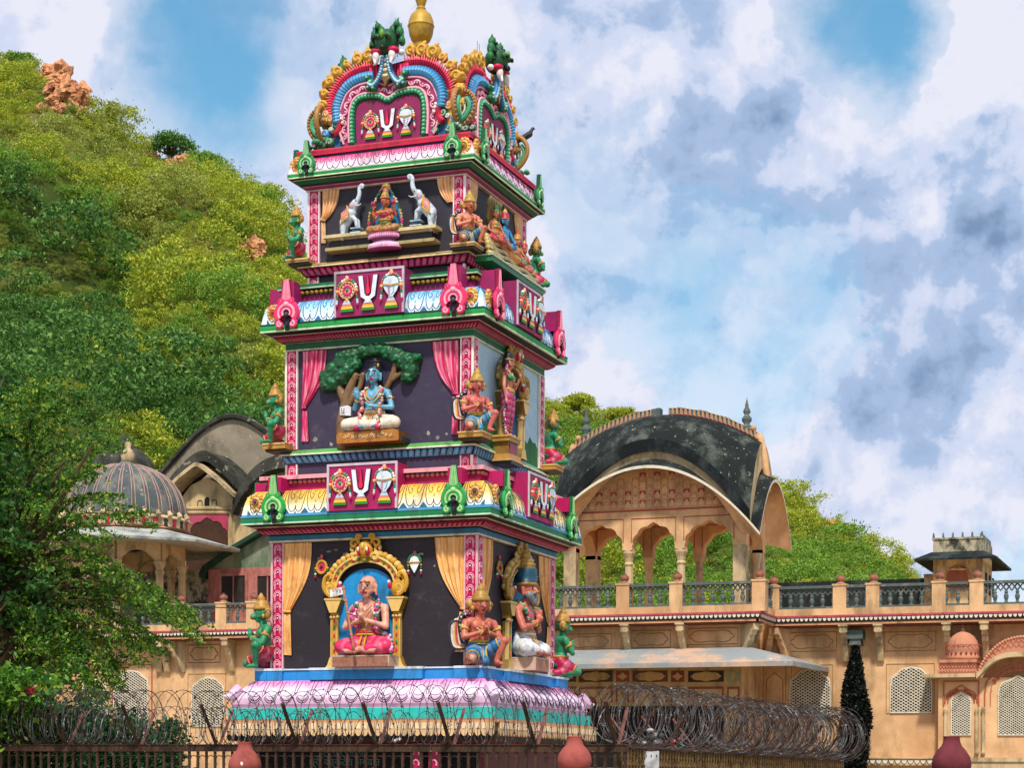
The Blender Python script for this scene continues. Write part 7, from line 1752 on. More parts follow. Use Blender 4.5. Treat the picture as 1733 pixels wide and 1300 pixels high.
b.box(x-.20, x+.20, y-.12, YW-.003, zc_+.12, zc_+.34, '23292b'); b.box(x-.14, x+.14, y-.08, YW-.004, zc_, zc_+.119, 'a8a490'); b.box(x-.16, x+.16, y-.1, YW-.005, zc_-.04, zc_-.001, '3c403c'); pb(b, 'water_spout', MOULD2)
# ================================================================== GROUND AND HILL
b = MB(); b.box(-900, 900, -200, 1200, -1, 0, '6c6458'); g = b.build('ground', mat('dusty ground', 'a4947c', .95, '4c4438', .6, .3, .0, .2, .3, 4, .1)); tag(g, kind='structure')
RIDGE = [(-400, -120), (-200, -10), (0, 92), (60, 118), (110, 150), (160, 205), (230, 262), (300, 275), (360, 290), (425, 322), (470, 375), (500, 420), (560, 470), (700, 545), (840, 610), (920, 662), (1000, 690), (1090, 718), (1180, 760), (1290, 805), (1330, 845), (1380, 880), (1430, 905), (1500, 950), (1562, 990), (1640, 1040), (1750, 1100), (2050, 1200)]
rx, ry = [p[0] for p in RIDGE], [p[1] for p in RIDGE]
def hill(px, v, rough=True):
    wr = np.interp(px, [-400, 0, 500, 1000, 1562, 2050], [215, 195, 178, 172, 160, 150]); yr = np.interp(px, rx, ry); wb = np.interp(px, [500, 900], [74, 104])
    zr_ = 1.6+(PY+(px-PX)*ROLL-yr)/FPX*wr-1.3
    if v <= 1: w = wb+(wr-wb)*v; z = -.5+(zr_+.5)*(v**.88)
    else: w = wr+(v-1)*70; z = zr_*(1-(v-1)*.9)
    d = ray(px, PY); P = CAM+d*w
    if rough:
        n1_ = noise.noise(Vector((P.x*.045, P.y*.045, 3.1))); n2_ = noise.noise(Vector((P.x*.13, P.y*.13, 7.7)))
        z += (n1_*7.0+n2_*3.0)*min(1, v*3)*(1-.75*max(0, min(1, (v-.7)/.3)))
    return Vector((P.x, P.y, z))
NU, NV = 150, 56
co = []; 
for j in range(NV+1):
    for i in range(NU+1): co.append(hill(-380+2400*i/NU, 1.45*j/NV))
me = bpy.data.meshes.new('hill'); me.from_pydata([tuple(p) for p in co], [], [(j*(NU+1)+i, j*(NU+1)+i+1, (j+1)*(NU+1)+i+1, (j+1)*(NU+1)+i) for j in range(NV) for i in range(NU)])
me.polygons.foreach_set('use_smooth', [True]*len(me.polygons)); me.materials.append(mat('hillside earth with gap shade', '545c22', .95, '2c3c18', .8, .12, 0, .25, .6, 1.5, .1, .45, stain2='7c6c40'))  # earth coloured darker green so the gaps between bushes look like shadow
ho = bpy.data.objects.new('hill', me); COL.objects.link(ho); tag(ho, kind='structure')
def topix(P):
    d = P-CAM; w = d.dot(_f); return PX+FPX*d.dot(_r)/w, PY-FPX*d.dot(_u)/w, w
# --- bush prototypes, kept in a collection of their own and only instanced by the scrub
def bush_points(seed, n_clump=30, per=110, flat=.85, spread=.115):
    rs = np.random.RandomState(seed); P = []
    for k in range(n_clump):
        a = rs.uniform(0, 6.28); e = np.arcsin(rs.uniform(-.35, 1)); r = rs.uniform(.70, 1.0)
        c = np.array([r*np.cos(a)*np.cos(e), r*np.sin(a)*np.cos(e), r*np.sin(e)*flat+.15])
        q = rs.normal(size=(per, 3))*np.array([spread, spread, spread*.5]); P.append(c+q)
    P.append(rs.normal(size=(n_clump*per//5, 3))*np.array([.4, .4, .25])+np.array([0, 0, .2]))
    return np.concatenate(P)
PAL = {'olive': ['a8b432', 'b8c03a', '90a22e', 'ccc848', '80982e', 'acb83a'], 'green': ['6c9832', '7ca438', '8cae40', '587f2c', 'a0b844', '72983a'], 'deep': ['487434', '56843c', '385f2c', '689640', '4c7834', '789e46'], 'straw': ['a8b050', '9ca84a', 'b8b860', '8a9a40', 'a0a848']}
VEG = {}
for name, pal_ in PAL.items():
    c = bpy.data.collections.new('bush_'+name); VEG[name] = c
    for s in range(3):
        o = leafmesh('bush', bush_points(s*7+len(name)), .040, pal_, LEAF, None, s+3); COL.objects.unlink(o); c.objects.link(o)
def scatter(name, pts, scl, coll, label):
    me = bpy.data.meshes.new(name); me.from_pydata([tuple(p) for p in pts], [], []); a = me.attributes.new('scl', 'FLOAT', 'POINT'); a.data.foreach_set('value', np.array(scl, np.float32))
    o = bpy.data.objects.new(name, me); COL.objects.link(o); tag(o, label, 'shrubs', None, 'stuff')
    gn = bpy.data.node_groups.new(name, 'GeometryNodeTree'); gn.interface.new_socket('Geometry', in_out='INPUT', socket_type='NodeSocketGeometry'); gn.interface.new_socket('Geometry', in_out='OUTPUT', socket_type='NodeSocketGeometry')
    n = gn.nodes; l = gn.links; gi = n.new('NodeGroupInput'); go = n.new('NodeGroupOutput'); ip = n.new('GeometryNodeInstanceOnPoints'); ci = n.new('GeometryNodeCollectionInfo')
    ci.inputs['Collection'].default_value = coll; ci.inputs['Separate Children'].default_value = True; ci.inputs['Reset Children'].default_value = True
    na = n.new('GeometryNodeInputNamedAttribute'); na.data_type = 'FLOAT'; na.inputs['Name'].default_value = 'scl'
    rv = n.new('FunctionNodeRandomValue'); rv.data_type = 'FLOAT_VECTOR'; rv.inputs[0].default_value = (-.25, -.25, 0); rv.inputs[1].default_value = (.25, .25, 6.28)
    ri = n.new('FunctionNodeRandomValue'); ri.data_type = 'INT'; ri.inputs[4].default_value = 0; ri.inputs[5].default_value = 2; ri.inputs['Seed'].default_value = 5
    l.new(gi.outputs[0], ip.inputs['Points']); l.new(ci.outputs[0], ip.inputs['Instance']); ip.inputs['Pick Instance'].default_value = True
    l.new(ri.outputs[2], ip.inputs['Instance Index']); l.new(rv.outputs[0], ip.inputs['Rotation']); l.new(na.outputs[0], ip.inputs['Scale']); l.new(ip.outputs[0], go.inputs[0])
    md = o.modifiers.new('scatter', 'NODES'); md.node_group = gn; return o
ROCKS = [(84, 150, 32, 34, 0), (114, 172, 30, 26, 0), (88, 186, 30, 16, 0), (132, 194, 20, 12, 0), (98, 162, 28, 26, 0), (70, 134, 18, 18, 0), (300, 288, 42, 22, 1), (256, 262, 24, 12, 1), (325, 300, 24, 14, 1), (215, 322, 17, 13, 2), (425, 432, 26, 18, 3), (1392, 872, 28, 20, 4), (1370, 880, 22, 14, 4), (1300, 802, 12, 26, 5), (1308, 820, 12, 20, 5)]
GRID = {}; rs = random.Random(5); B = {k: ([], []) for k in PAL}
for k in range(16000):
    px = rs.uniform(-330, 1800); v = rs.random()**.85*1.01
    P = hill(px, v); x, y, w = topix(P)
    if y > 1120 and x > 1000: continue
    if any(abs(x-a)/(rx_+4) < 1 and abs(y-8-b_)/(ry_+6) < 1 and v > .3 for a, b_, rx_, ry_, g_ in ROCKS): continue
    nz_ = noise.noise(Vector((P.x*.06, P.y*.06, 1.3))); nz2 = noise.noise(Vector((P.x*.2, P.y*.2, 9.3)))
    dark = y-(300+.95*max(x, -50))                      # denser wood low on the left; darker leaves stand in for cloud shadow
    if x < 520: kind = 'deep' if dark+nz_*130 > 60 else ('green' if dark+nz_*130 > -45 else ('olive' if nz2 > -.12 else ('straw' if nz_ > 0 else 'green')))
    else: kind = 'olive' if (y < np.interp(x, rx, ry)+45+nz_*60) else ('green' if nz2 > -.3 else 'olive')
    if x < 520 and y > 560 and nz2+nz_ > .08 and x > 200: kind = 'olive'
    if kind != 'deep' and noise.noise(Vector((P.x*.09, P.y*.09, 5.5))) > .34 and v < .93: 
        if rs.random() < .25: continue
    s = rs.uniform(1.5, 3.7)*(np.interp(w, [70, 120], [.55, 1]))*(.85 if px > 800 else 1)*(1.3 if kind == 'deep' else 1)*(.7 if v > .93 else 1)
    gx, gy = int(P.x//4), int(P.y//4)
    if any((P.x-q[0])**2+(P.y-q[1])**2 < (.54*(s+q[2]))**2 for a in (-1, 0, 1) for c_ in (-1, 0, 1) for q in GRID.get((gx+a, gy+c_), ())): continue
    GRID.setdefault((gx, gy), []).append((P.x, P.y, s))
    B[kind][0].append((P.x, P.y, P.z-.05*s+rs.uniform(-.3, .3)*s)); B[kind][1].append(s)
for k in range(5000):
    px = rs.uniform(-330, 1800); P = hill(px, rs.random()**.85); kind = ('straw', 'olive', 'green')[rs.randrange(3)]; s = rs.uniform(.5, 1.0)
    B[kind][0].append((P.x, P.y, P.z)); B[kind][1].append(s)
for k, lab in (('olive', 'yellow-green sunlit scrub covering the upper hillside'), ('green', 'mid-green bushes covering the hillside'), ('deep', 'dense green wood on the lower left slope, cloud shadow put into its dark leaf colour'), ('straw', 'pale straw-green scrub in patches on the slope')):
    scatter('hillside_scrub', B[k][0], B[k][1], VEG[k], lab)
def hill_at(px, py):
    lo, hi = .02, 1.0
    for _ in range(24):
        m = (lo+hi)/2
        if topix(hill(px, m))[1] > py: lo = m
        else: hi = m
    return hill(px, (lo+hi)/2), (lo+hi)/2
ROCKM = mat('orange sandstone', 'd49a70', .9, '8c5438', .7, .9, .6, .25, .8, 3.0, .15, .48, 'd89468', .63, 2.2)
rl = ['craggy orange cliff near the top of the left hill', 'orange rock outcrop below the dark tree clump on the ridge', 'small brown rock among bushes left of centre slope', 'pinkish bare rock patch low on the slope beside the tower', 'orange rock outcrop on the right ridge beside the sky', 'narrow orange crag right behind the pavilion roof']
for gi_ in range(6):
    mem = [r for r in ROCKS if r[4] == gi_]; c0, _v = hill_at(mem[0][0], mem[0][1]+4); root = empty('rock_outcrop', tuple(c0), 0, rl[gi_], 'rock'); rr = random.Random(gi_)
    for (px, py, rx_, ry_, _) in mem:
        P, _v = hill_at(px, py+4); w = topix(P)[2]; b = MB()
        for q in range(9):
            cx, cz = P.x-c0.x+rr.uniform(-.62, .62)*rx_/FPX*w, P.z-c0.z+rr.uniform(-.62, .62)*ry_/FPX*w+.3; cy = P.y-c0.y-.6+rr.uniform(-.5, .9)
            R0 = min(rx_, ry_)/FPX*w*rr.uniform(.40, .70); i = len(b.v); b.ell((cx, cy, cz), (R0*rr.uniform(.8, 1.3), R0, R0*rr.uniform(.8, 1.3)), 'b0683c', 26, 18)
            for k in range(i, len(b.v)):
                p = Vector(b.v[k]); d = p-Vector((cx, cy, cz)); n_ = noise.cell(p*(1.3/max(R0, .3))+Vector((q, 0, 0)))*.30+noise.cell(p*(3.1/max(R0, .3)))*.16+noise.noise(p*2.1)*.22
                b.v[k] = tuple(Vector((cx, cy, cz))+d*(1+n_-.1))
        b.build('rock_face', ROCKM, root)
# --- trees one can tell apart along the ridge
def tree_mesh(seed, R_, H_, flat=.6, ncl=60, per=60, leaf=.13, pal='green', shape=None):
    rs_ = np.random.RandomState(seed); P = []; br = []
    for k in range(ncl):
        a = rs_.uniform(0, 6.28); e = np.arcsin(rs_.uniform(-.25, 1)); r = rs_.uniform(.45, 1.0)**.6*(1+.22*np.sin(a*3+seed)*np.cos(e))
        c = np.array([R_*r*np.cos(a)*np.cos(e), R_*r*np.sin(a)*np.cos(e), H_+R_*flat*r*np.sin(e)]); br.append(c)
        P.append(c+rs_.normal(size=(per, 3))*np.array([.20, .20, .09])*R_*.75)
    return np.concatenate(P), br
def ridge_tree(label, px, py, r, pal, seed, flat=.7, dz=0.0):
    P, v = hill_at(px, py+r*.9); w = topix(P)[2]; Rm = r/FPX*w; root = empty('hill_tree', (P.x, P.y, P.z-.3), 0, label, 'tree', 'trees standing out on the hillside')
    pts, br = tree_mesh(seed, Rm, Rm*1.0+dz, flat, 70, 60); leafmesh('crown', pts, .035*Rm+.07, PAL[pal], LEAF, root, seed)
    b = MB(); b.tube([(0, 0, 0), (.1*Rm, 0, Rm*.5), (0, 0, Rm*.95)], [.10*Rm, .07*Rm, .04*Rm], '4c3c28', 6)
    for c in br[::7]: b.tube([(0, 0, Rm*.6), tuple(c*np.array([.5, .5, .75])), tuple(c)], [.045*Rm, .025*Rm, .008*Rm], '4c3c28', 5)
    b.build('trunk', MATS.get('bark') or mat('bark', '4c3c28', .95, '2a2018', .5, 3, .5), root)
ridge_tree('round dark tree at the very top left of the ridge', 28, 82, 27, 'green', 21)
ridge_tree('small grey-green tree above the orange cliff', 76, 104, 19, 'deep', 22)
ridge_tree('feathery light tree hanging right of the orange cliff', 128, 142, 24, 'olive', 23)
ridge_tree('dark green tree below right of the orange cliff', 168, 188, 24, 'green', 29)
ridge_tree('wide dark tree clump on the ridge above the orange rocks', 282, 242, 38, 'deep', 24, .5)
ridge_tree('spreading green tree on the ridge right of the dark clump', 335, 258, 30, 'green', 25, .5)
ridge_tree('loose green tree on the shoulder of the hill nearest the tower', 437, 312, 26, 'olive', 26, .6)
ridge_tree('thin feathery tree on the ridge left of the pavilion roof', 1050, 690, 26, 'olive', 27, .5)
ridge_tree('small tree just above the rock on the right ridge', 1393, 862, 15, 'olive', 28, .5)
ridge_tree('grey-green tree showing between tower and pavilion finial', 975, 672, 28, 'olive', 30, .6)
# --- leafy wood directly behind the palace
lb = ([], []); rs = random.Random(9)
for k in range(620):
    px = rs.uniform(-100, 1560); w = rs.uniform(66, 74); P = CAM+ray(px, PY)*w; top = np.interp(px, [-100, 0, 300, 500, 900, 1300, 1560], [760, 780, 860, 900, 965, 985, 1030])
    zt = 1.6+(PY-top)/FPX*w; z = rs.uniform(1.5, zt-1.5); lb[0].append((P.x, P.y, z)); lb[1].append(rs.uniform(.8, 1.4))
scatter('background_wood', lb[0], lb[1], VEG['green'], 'leafy green wood right behind the palace roofs')

# ================================================================== FOREGROUND TREE, LEFT
def ipt(px, py, w): return atD(px, py, w)
tb = ipt(-60, 1300, 36); root = empty('feathery_tree', (tb.x, tb.y, 0), 0, 'large feathery green tree on the left whose drooping sprays hang over the ribbed dome', 'tree'); TO = Vector((tb.x, tb.y, 0))
rs = random.Random(12); leaves = []; twigs = MB(); ldark = []
def spray(P0, P1, sag, n, rad, dest, lw=.42):
    P0, P1 = Vector(P0), Vector(P1); L = (P1-P0).length; M = (P0+P1)/2+Vector((0, 0, sag*L)); C = smoothpath([P0, M, P1], max(3, int(L/.25)))
    twigs.tube([p-TO for p in C], [max(.008, rad*(1-.9*i/len(C))) for i in range(len(C))], '5c4c34', 5)
    for i in range(n):
        t = rs.random()**.75; p = C[min(int(t*len(C)), len(C)-1)]; d = Vector((rs.gauss(0, 1), rs.gauss(0, .7), rs.gauss(0, .25)-.12)); d.normalize(); ln = rs.uniform(.15, lw)*(1.1-.5*t)
        for j in range(7): dest.append(p+d*ln*(j/6+.1)+Vector((rs.gauss(0, .03), rs.gauss(0, .03), rs.gauss(0, .02)-.06*(j/6)**2))-TO)
lim = [(-60, 640), (60, 655), (120, 690), (190, 700), (205, 745), (175, 790), (215, 860), (265, 872), (215, 910), (175, 935), (215, 965), (265, 1010), (320, 1050), (330, 1082), (270, 1092), (225, 1120), (205, 1150), (190, 1170), (170, 1185), (120, 1160), (60, 1175), (0, 1195), (-60, 1200)]
for k, (px, py) in enumerate(lim):
    for r_ in range(2 if 660 < py < 1000 else 5):
        f = rs.uniform(.25, .75); x1, y1 = px+rs.gauss(0, 14), py+rs.gauss(0, 12); x0, y0 = -40+(px+40)*f*.55+rs.gauss(0, 20), 950+(py-950)*f*.8+rs.gauss(0, 20)
        spray(ipt(x0, y0, rs.uniform(36, 39)), ipt(x1, y1, rs.uniform(34.5, 40)), .10, 62 if px > 180 else 90, .03, leaves, .36)
for k in range(230):                       # body of the crown
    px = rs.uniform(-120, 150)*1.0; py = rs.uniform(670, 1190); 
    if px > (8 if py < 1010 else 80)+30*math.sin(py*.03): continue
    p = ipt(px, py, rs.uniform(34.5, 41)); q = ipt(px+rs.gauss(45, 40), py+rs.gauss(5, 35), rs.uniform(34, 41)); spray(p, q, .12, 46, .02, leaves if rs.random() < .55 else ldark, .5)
tw_ = tb.x
b = MB(); b.tube(smoothpath([Vector((0, 0, 0)), Vector((.2, 0, 2)), Vector((.0, .2, 4)), Vector((.5, 0, 6.2))], 4), .32, '4c3c28', 10)
for k in range(16):
    px, py = rs.uniform(-60, 180), rs.uniform(720, 1130); b.tube(smoothpath([Vector((.1, .1, rs.uniform(2.2, 5.2))), (ipt(px, py, 37)-TO)*.55+Vector((0, 0, 1.6)), ipt(px, py, 37)-TO], 4), [.12, .11, .10, .09, .08, .065, .05, .035, .02], '4c3c28', 6)
b.build('trunk', MATS['bark'], root); twigs.build('branches', MATS['bark'], root)
leafmesh('crown', np.array([tuple(p) for p in leaves]), .047, ['4a7c28', '588c2c', '3a6a24', '6e9c32', '48742c', '305c24', '8caa36', '406e28', 'a8b43c', '54842c'], LEAF, root, 41)
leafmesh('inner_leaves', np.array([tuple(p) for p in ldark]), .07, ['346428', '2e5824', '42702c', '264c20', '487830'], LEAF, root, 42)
# flowering creeper low on the left
cp = ipt(40, 1180, 30); root = empty('flowering_creeper', (cp.x, cp.y, 0), 0, 'bright yellow-green creeper with a few magenta flowers over the fence at lower left', 'creeper'); TO = Vector((cp.x, cp.y, 0))
L = []; 
for k in range(650):
    px, py = rs.gauss(0, 45), 1155+rs.gauss(0, 17)+max(0, rs.gauss(15, 30))
    if py < 1130+.10*max(px, 0): continue
    p = ipt(px, py, rs.uniform(29, 31))-TO
    for j in range(7): L.append(p+Vector((rs.gauss(0, .1), rs.gauss(0, .1), rs.gauss(0, .05))))
leafmesh('leaves', np.array([tuple(p) for p in L]), .06, ['5c8c20', '447820', '78a028', '346420', '285020'], LEAF, root, 43)
F = []
for k in range(70): p = ipt(rs.gauss(50, 10), rs.gauss(1171, 5), 29.3)-TO; F.append(p)
leafmesh('flowers', np.array([tuple(p) for p in F]), .055, ['d81c70', 'e8388c', 'e04848'], LEAF, root, 44)
b = MB(); b.tube([(0, 0, 0), (.1, 0, 1.4), (-.1, 0, 2.6), (.2, 0, 2.9)], [.05, .04, .03, .02], '5c4c34', 6); b.build('stem', MATS['bark'], root)
# dark hedge behind the bars
cp = ipt(100, 1290, 31); root = empty('hedge', (cp.x, cp.y, 0), 0, 'dark tangled hedge behind the iron bars below the left tree', 'hedge'); TO = Vector((cp.x, cp.y, 0)); L = []
for k in range(2600):
    px = rs.uniform(-90, 300); top = 1185+max(0, px-60)*.22+10*math.sin(px*.08); py = rs.uniform(top, 1330); p = ipt(px, py, rs.uniform(30, 32))-TO
    for j in range(8): L.append(p+Vector((rs.gauss(0, .11), rs.gauss(0, .11), rs.gauss(0, .08))))
leafmesh('leaves', np.array([tuple(p) for p in L]), .055, ['1c4426', '24502c', '143820', '305c34', '3c6c3c'], LEAF, root, 47)
b = MB(); [b.tube([(x, 0, 0), (x+.2, 0, 1.2)], .03, '4c3c28', 5) for x in (-1.2, -.4, .5, 1.2)]; b.build('stem', MATS['bark'], root)
# cable and birds
b = MB(); P = [atD(x, y, w) for x, y, w in ((-300, 900, 33), (0, 955, 36), (120, 984, 38), (240, 1010, 40), (330, 1026, 42), (430, 1030, 45), (520, 1028, 48))]; P = smoothpath(P, 5)
b.tube(P, .012, '2c3030', 5); o = b.build('overhead_cable', mat('black rubber', '24282a', .5)); tag(o, 'thin dark overhead cable slanting through the foliage at left', 'cable')
p = atD(236, 1011, 39.9); bird('grey pigeon perched on the overhead cable before the domed kiosk', (p.x, p.y, p.z), R(60), 1.25, '4c5864', '2c3c48')
for px, py in ((1325, 530), (1178, 620), (965, 366)): pass

# ================================================================== FENCE, RAZOR WIRE, POSTS
RUST = mat('rusty brown steel', '4a3426', .75, '1e1612', .7, 6, .6, .25, .3, 40, .3, .48, '8c6c44', .66, 20)
PINKR = mat('faded pink steel', '7c5048', .75, '3c2820', .6, 8, .6, .2, .2, 40, .3, .5)
RAZ = mat('dark razor wire', '4a3c36', .5, 'a8b4b8', .8, 5, .2, .3, 0, 40, .5, .54, metal=.3)
YF = 25.0; zF = Zp(500, 1262, YF); zR = Zp(500, 1273, YF)
fx0, fx1 = Xp(-90, YF, 1262), Xp(1062, YF, 1262)
fn = empty('iron_fence', ((fx0+fx1)/2, YF, 0), 0, 'long rusty iron bar fence with V-shaped brackets across the foreground', 'fence'); FO = fn.location
def fb(b, name, m, root=fn):
    o = b.build(name, m, root); off = np.array(root.location, np.float32); me = o.data; n = len(me.vertices); c = np.empty(n*3, np.float32); me.vertices.foreach_get('co', c); me.vertices.foreach_set('co', (c.reshape(-1, 3)-off).ravel()); me.update(); return o
b = MB(); b.box(fx0, fx1, YF-.03, YF+.03, zR, zF, '4a3426'); b.box(fx0, fx1, YF-.045, YF+.045, zF, zF+.012, '4a3426'); b.box(fx0, fx1, YF-.02, YF+.02, zR-.32, zR-.29, '4a3426'); b.box(fx0, fx1, YF-.03, YF+.03, .15, .21, '4a3426'); fb(b, 'rail', RUST)
pitch = .142; nb_ = int((fx1-fx0)/pitch); b = MB(); k0 = 0; bk = 0
for k in range(nb_+1):
    x = fx0+pitch*k; b.box(x-.018, x+.018, YF-.012, YF+.012, 0, zR-.001, '5c4630'); 
    for j in range(8): b.box(x+.018, x+.032, YF-.008, YF+.008, zR-.10-.09*j, zR-.085-.09*j, '7c6444')
    if k < nb_: b.tube([(x+pitch/2-(pitch/2)*math.cos(R(q)), YF, zR-.11+.05*math.sin(R(q))) for q in range(0, 181, 30)], .007, '8c7850', 4)
    if k % 8 == 7 or k == nb_: fb(b, 'bar_panel', RUST); b = MB()
VX = [(-50, 1), (113, 1), (235, 1), (367, 1), (503, 1), (638, 1), (763, 1), (905, 1), (1042, 1)]
for px, _ in VX:
    x = Xp(px, YF, 1258); b = MB()
    b.tube([(x, YF-.02, zF), (x, YF-.48, zF+.58)], .030, '2c2018', 4); fb(b, 'bracket_arm', RUST)
    b = MB(); b.tube([(x+.03, YF+.02, zF), (x+.03, YF+.40, zF+.52)], .026, '7c5048', 4); fb(b, 'bracket_arm', PINKR)
def coil(path, r, pitch_, rw, seed, name, label, sq=1.0, barbs=True, rvar=.10):
    """a helix of razor wire lying along path"""
    rr = random.Random(seed); P = smoothpath(path, 12); L = [0]
    for k in range(len(P)-1): L.append(L[-1]+(P[k+1]-P[k]).length)
    tot = L[-1]; n = int(tot/pitch_); b = MB(); pts = []; m = 22; kk_ = 0; o_ = Vector(P[len(P)//2]); o_.z = 0
    for i in range(n*m):
        s = tot*i/(n*m)
        while kk_ < len(P)-2 and L[kk_+1] < s: kk_ += 1
        t = (s-L[kk_])/max(L[kk_+1]-L[kk_], 1e-6); c = P[kk_].lerp(P[kk_+1], t); ax = (P[kk_+1]-P[kk_]).normalized(); sd = ax.cross(Vector((0, 0, 1))).normalized()
        if i % m == 0: tgt = rr.uniform(1-rvar, 1+rvar); jx = rr.uniform(-1, 1)*pitch_*.8; cur = tgt if i == 0 else cur; jc = jx if i == 0 else jc
        cur += (tgt-cur)*.12; jc += (jx-jc)*.15
        a = 2*math.pi*i/m+.05*math.sin(i*.37); pts.append(c+sd*math.cos(a)*r*cur+Vector((0, 0, 1))*math.sin(a)*r*cur*sq+ax*(jc+.25*pitch_*math.sin(a*.5)))
    b.tube([p-o_ for p in pts], rw, '30302f', 3, cap=False)
    if barbs:
        for i in range(0, len(pts)-1, 2):
            p = pts[i]; d = (pts[i+1]-p).normalized(); u = d.orthogonal().normalized(); a = rr.random()*6.28; v_ = u*math.cos(a)+d.cross(u)*math.sin(a); k = rr.uniform(.014, .022); j = len(b.v)
            for q in (p-d*k-v_*.0, p+v_*k, p+d*k, p-v_*k): b.v.append(tuple(q-o_))
            b.face([j, j+1, j+2, j+3], lin('484a4a'))
    o = b.build(name, RAZ); o.location = o_; tag(o, label, 'razor wire', 'razor wire coils on the fence'); return o
zc = zF+.40
coil([Vector((Xp(px, YF, 1240), YF-.03, zc+.03*math.sin(px*.02))) for px in (-80, 100, 300, 500, 700, 900, 1050)], .40, .165, .0055, 1, 'razor_wire', 'upper loose loops of razor wire along the front fence', rvar=.06)
coil([Vector((Xp(px, YF, 1240), YF+.02, zF+.27)) for px in (-80, 100, 300, 480, 560)], .26, .11, .0055, 2, 'razor_wire', 'lower tangled razor wire left of the painted tower', rvar=.2)
coil([Vector((Xp(px, YF, 1240), YF+.05, zc-.02)) for px in (-80, 40, 140, 230)], .42, .12, .0055, 3, 'razor_wire', 'pale arching razor wire loops above the flowering creeper', rvar=.1)
coil([Vector((Xp(px, YF, 1240), YF-.02, zF+.24)) for px in (380, 620, 860, 1040)], .24, .17, .005, 7, 'razor_wire', 'thin inner razor wire strung below the lotus base', rvar=.25)
# side fence running away to the right
E0, E1 = atY(1050, 1262, 25.2), atY(1425, 1283, 34.0); E1.z = E0.z+.0
z1_ = Zp(1425, 1284, 34.0); E1.z = z1_; SD = (E1-E0); SL = SD.length
sf = empty('side_fence', (E0.x, E0.y, 0), 0, 'brown woven metal fence receding right below the dense razor wire', 'fence')
def SP(t, dz=0, dn=0): p = E0+SD*t; n_ = Vector((SD.y, -SD.x, 0)).normalized(); return p+n_*dn+Vector((0, 0, dz))
b = MB(); b.tube([SP(0, -.03), SP(1, -.03)], .045, '5c4a30', 4); b.tube([SP(0, -.16), SP(1, -.16)], .02, '5c4a30', 4); b.tube([SP(0, -.27), SP(1, -.27)], .02, '5c4a30', 4); fb(b, 'rail', RUST, sf)
MESHF = mat('straw-brown woven strips', '7c6440', .85, '2c2014', .6, 9, .5, .3, .2, 40, .2, .5)
b = MB(); nn_ = 90
for k in range(nn_+1): p = SP(k/nn_); b.box(p.x-.022, p.x+.022, p.y-.02, p.y+.02, 0, p.z-.05, '7c6440')
for k in range(12): b.tube([SP(0, -.09-.085*k), SP(1, -.09-.085*k)], .013, '54422a', 4)
fb(b, 'woven_panel', MESHF, sf)
for k in range(8):
    t = (k+.3)/8.2; b = MB(); p = SP(t, 0); b.tube([p, SP(t, .50, .38)], .026, '2c2018', 4); fb(b, 'bracket_arm', RUST, sf); b = MB(); b.tube([p, SP(t, .45, -.36)], .02, '8c7868', 4); fb(b, 'bracket_arm', PINKR, sf)
coil([SP(t, .42, 0) for t in (-.02, .2, .4, .6, .8, 1.0)], .42, .11, .0055, 4, 'razor_wire', 'thick dense roll of razor wire on the receding side fence', rvar=.16)
coil([SP(t, .40, .06) for t in (.0, .25, .5, .75, .98)], .38, .15, .0055, 5, 'razor_wire', 'inner roll of razor wire inside the thick side roll', rvar=.22)
coil([SP(t, .36, .15) for t in (.35, .6, .8, .99)], .34, .09, .007, 6, 'razor_wire', 'far end loops of razor wire before the dark conical shrub', rvar=.2)
# white notice board on the side fence (blank)
p = SP(.10, -.13, .10); sg = MB(); zt_ = Zp(1102, 1272, p.y); x0, x1 = Xp(1090, p.y-.1, 1285), Xp(1115, p.y-.1, 1285)
sg.box(x0, x1, p.y-.12, p.y-.10, zt_-.55, zt_, 'd8dce0')
for q in (.15, .5, .85): sg.box(x0+(x1-x0)*q-.006, x0+(x1-x0)*q+.006, p.y-.124, p.y-.1201, zt_-.09, zt_-.05, '303438')
o = sg.build('notice_board', PAINTC); tag(o, 'small blank white board tied to the fence just right of centre', 'sign')
# litter caught in the wire
def litter(px, py, w, cols, r, label, seed):
    rr = random.Random(seed); b = MB(); P = []
    for k in range(9): P.append(('e', (rr.gauss(0, r*.6), rr.gauss(0, r*.4), rr.gauss(0, r*.35)), (r*rr.uniform(.25, .5), r*.25, r*rr.uniform(.2, .4)), cols[k % len(cols)]))
    root = empty('litter', tuple(atD(px, py, w)), 0, label, 'litter'); fuse('crumpled_bag', P, r*.08, PAINT, root, smooth=1)
litter(1099, 1250, 26.6, ['c8ccd0', 'b8bcc0', '383c40'], .13, 'crumpled white plastic bag caught in the wire above the white board', 1)
litter(1139, 1253, 27.2, ['a83028', 'c8b89c', '8c4038'], .06, 'red and cream rag caught in the side fence wire', 2)
litter(672, 1252, 27.5, ['c8c8c4', 'a8a8a0'], .05, 'tiny white scrap on the fence rail below the lotus base', 3)
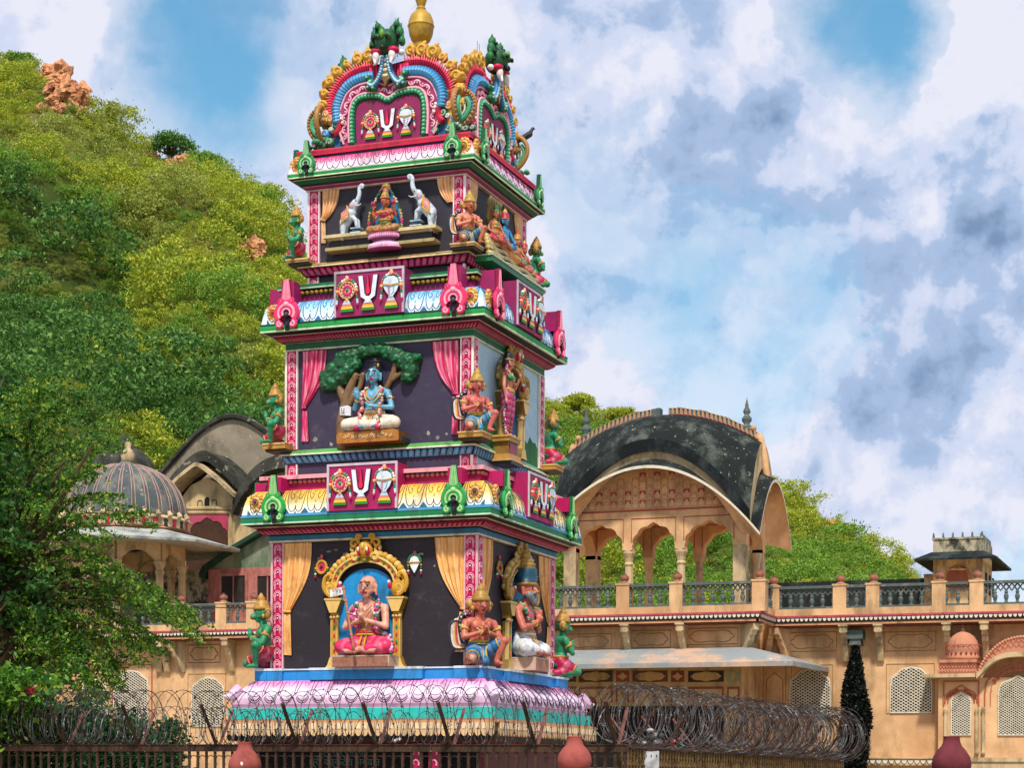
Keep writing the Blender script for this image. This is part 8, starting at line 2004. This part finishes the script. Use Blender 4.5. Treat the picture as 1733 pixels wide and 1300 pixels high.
# pot-topped posts
POTM = mat('brick red pot paint', '9c5048', .9, '5c2c28', .6, 2.5, .1, .15, .15, 30, .25, .52)
POT2 = mat('maroon pot paint', '6e3038', .9, '4c2024', .6, 2, .1, .2, .15, 30, .25, .5)
for (px, pw, ytop, Y, m, lab) in ((414, 56, 1257, 24.3, POTM, 'brick-red pot-shaped post cap with a white spot, left of the tower'), (972, 58, 1247, 24.3, POTM, 'salmon pot-shaped post cap below the far right corner of the tower base'), (1610, 66, 1247, 27.0, POT2, 'maroon pot-shaped post cap before the bay window at lower right')):
    zt_ = Zp(px, ytop, Y); x = Xp(px, Y, 1280); w = atY(px, 1280, Y); k = pw/2/FPX*((w-CAM).dot(_f)); root = empty('pot_post', (x, Y, 0), 0, lab, 'gate post')
    b = MB(); b.lathe([(k*.45, -k*2.2), (k*.8, -k*2.0), (k*1.0, -k*1.55), (k*1.0, -k*1.35), (k*.93, -k*1.05), (k*.72, -k*.72), (k*.52, -k*.5), (k*.43, -k*.28), (k*.40, -k*.06), (k*.44, 0), (k*.38, 0), (k*.30, -k*.1)], 'a85448', 28, (0, 0, zt_)); b.build('pot', m, root, True)
    if px == 414:
        sp_ = MB(); sp_.ell((k*.28, -k*.93, zt_-k*1.32), (.022, .01, .03), 'e8e8ec', 8, 6); sp_.build('white_spot', PAINTC, root, True)
    b = MB(); b.box(-k*.9, k*.9, -k*.9, k*.9, 0, zt_-k*2.2, '8c4c40'); b.box(-k*1.1, k*1.1, -k*1.1, k*1.1, zt_-k*2.45, zt_-k*2.18, 'a05c4c'); b.build('pillar', m, root)
# dark gate opening in the tower base, pink pillars and a faded inscription board
b = MB(); b.box(-1.9, 1.9, -2.035, -2.021, 0, 2.06, '12110f'); b.build('gate_opening', DARK, gop)
bd = MB(); bd.box(-.95, .25, -2.05, -2.036, 1.2, 2.05, '101614'); bo = bd.build('inscription_board', DARK, gop)
TXM = mat('faded white lettering', '4f6a64', .9, var=.3, bump=0, scale=20)
for k, (s, sz) in enumerate((('राम राम सीताराम', .11), ('श्री वेङ्कटेश भगवान', .13), ('जय श्री राम मन्दिर', .13))):
    cu = bpy.data.curves.new('lettering', 'FONT'); cu.body = s; cu.size = sz*1.25; cu.align_x = 'CENTER'; cu.extrude = .002; o = bpy.data.objects.new('lettering', cu); COL.objects.link(o); me = bpy.data.meshes.new_from_object(o.evaluated_get(bpy.context.evaluated_depsgraph_get())); bpy.data.objects.remove(o); me.materials.clear(); me.materials.append(TXM); o = bpy.data.objects.new('lettering', me); COL.objects.link(o); o.parent = bo; o.location = (-.35, -2.055, 1.92-.17*k); o.rotation_euler = (math.pi/2, 0, 0)
b = MB()
for x in (.92, 1.22): b.box(x-.09, x+.09, -2.12, -2.03, 0, 2.1, 'b81850'); [b.tube([(x+.05*math.cos(R(q)), -2.125, 1.1+.17*j+.06*math.sin(R(q))) for q in range(-30, 220, 30)], .016, 'f0a0b8', 5) for j in range(6)]
b.build('pilaster', PAINTC, gop)
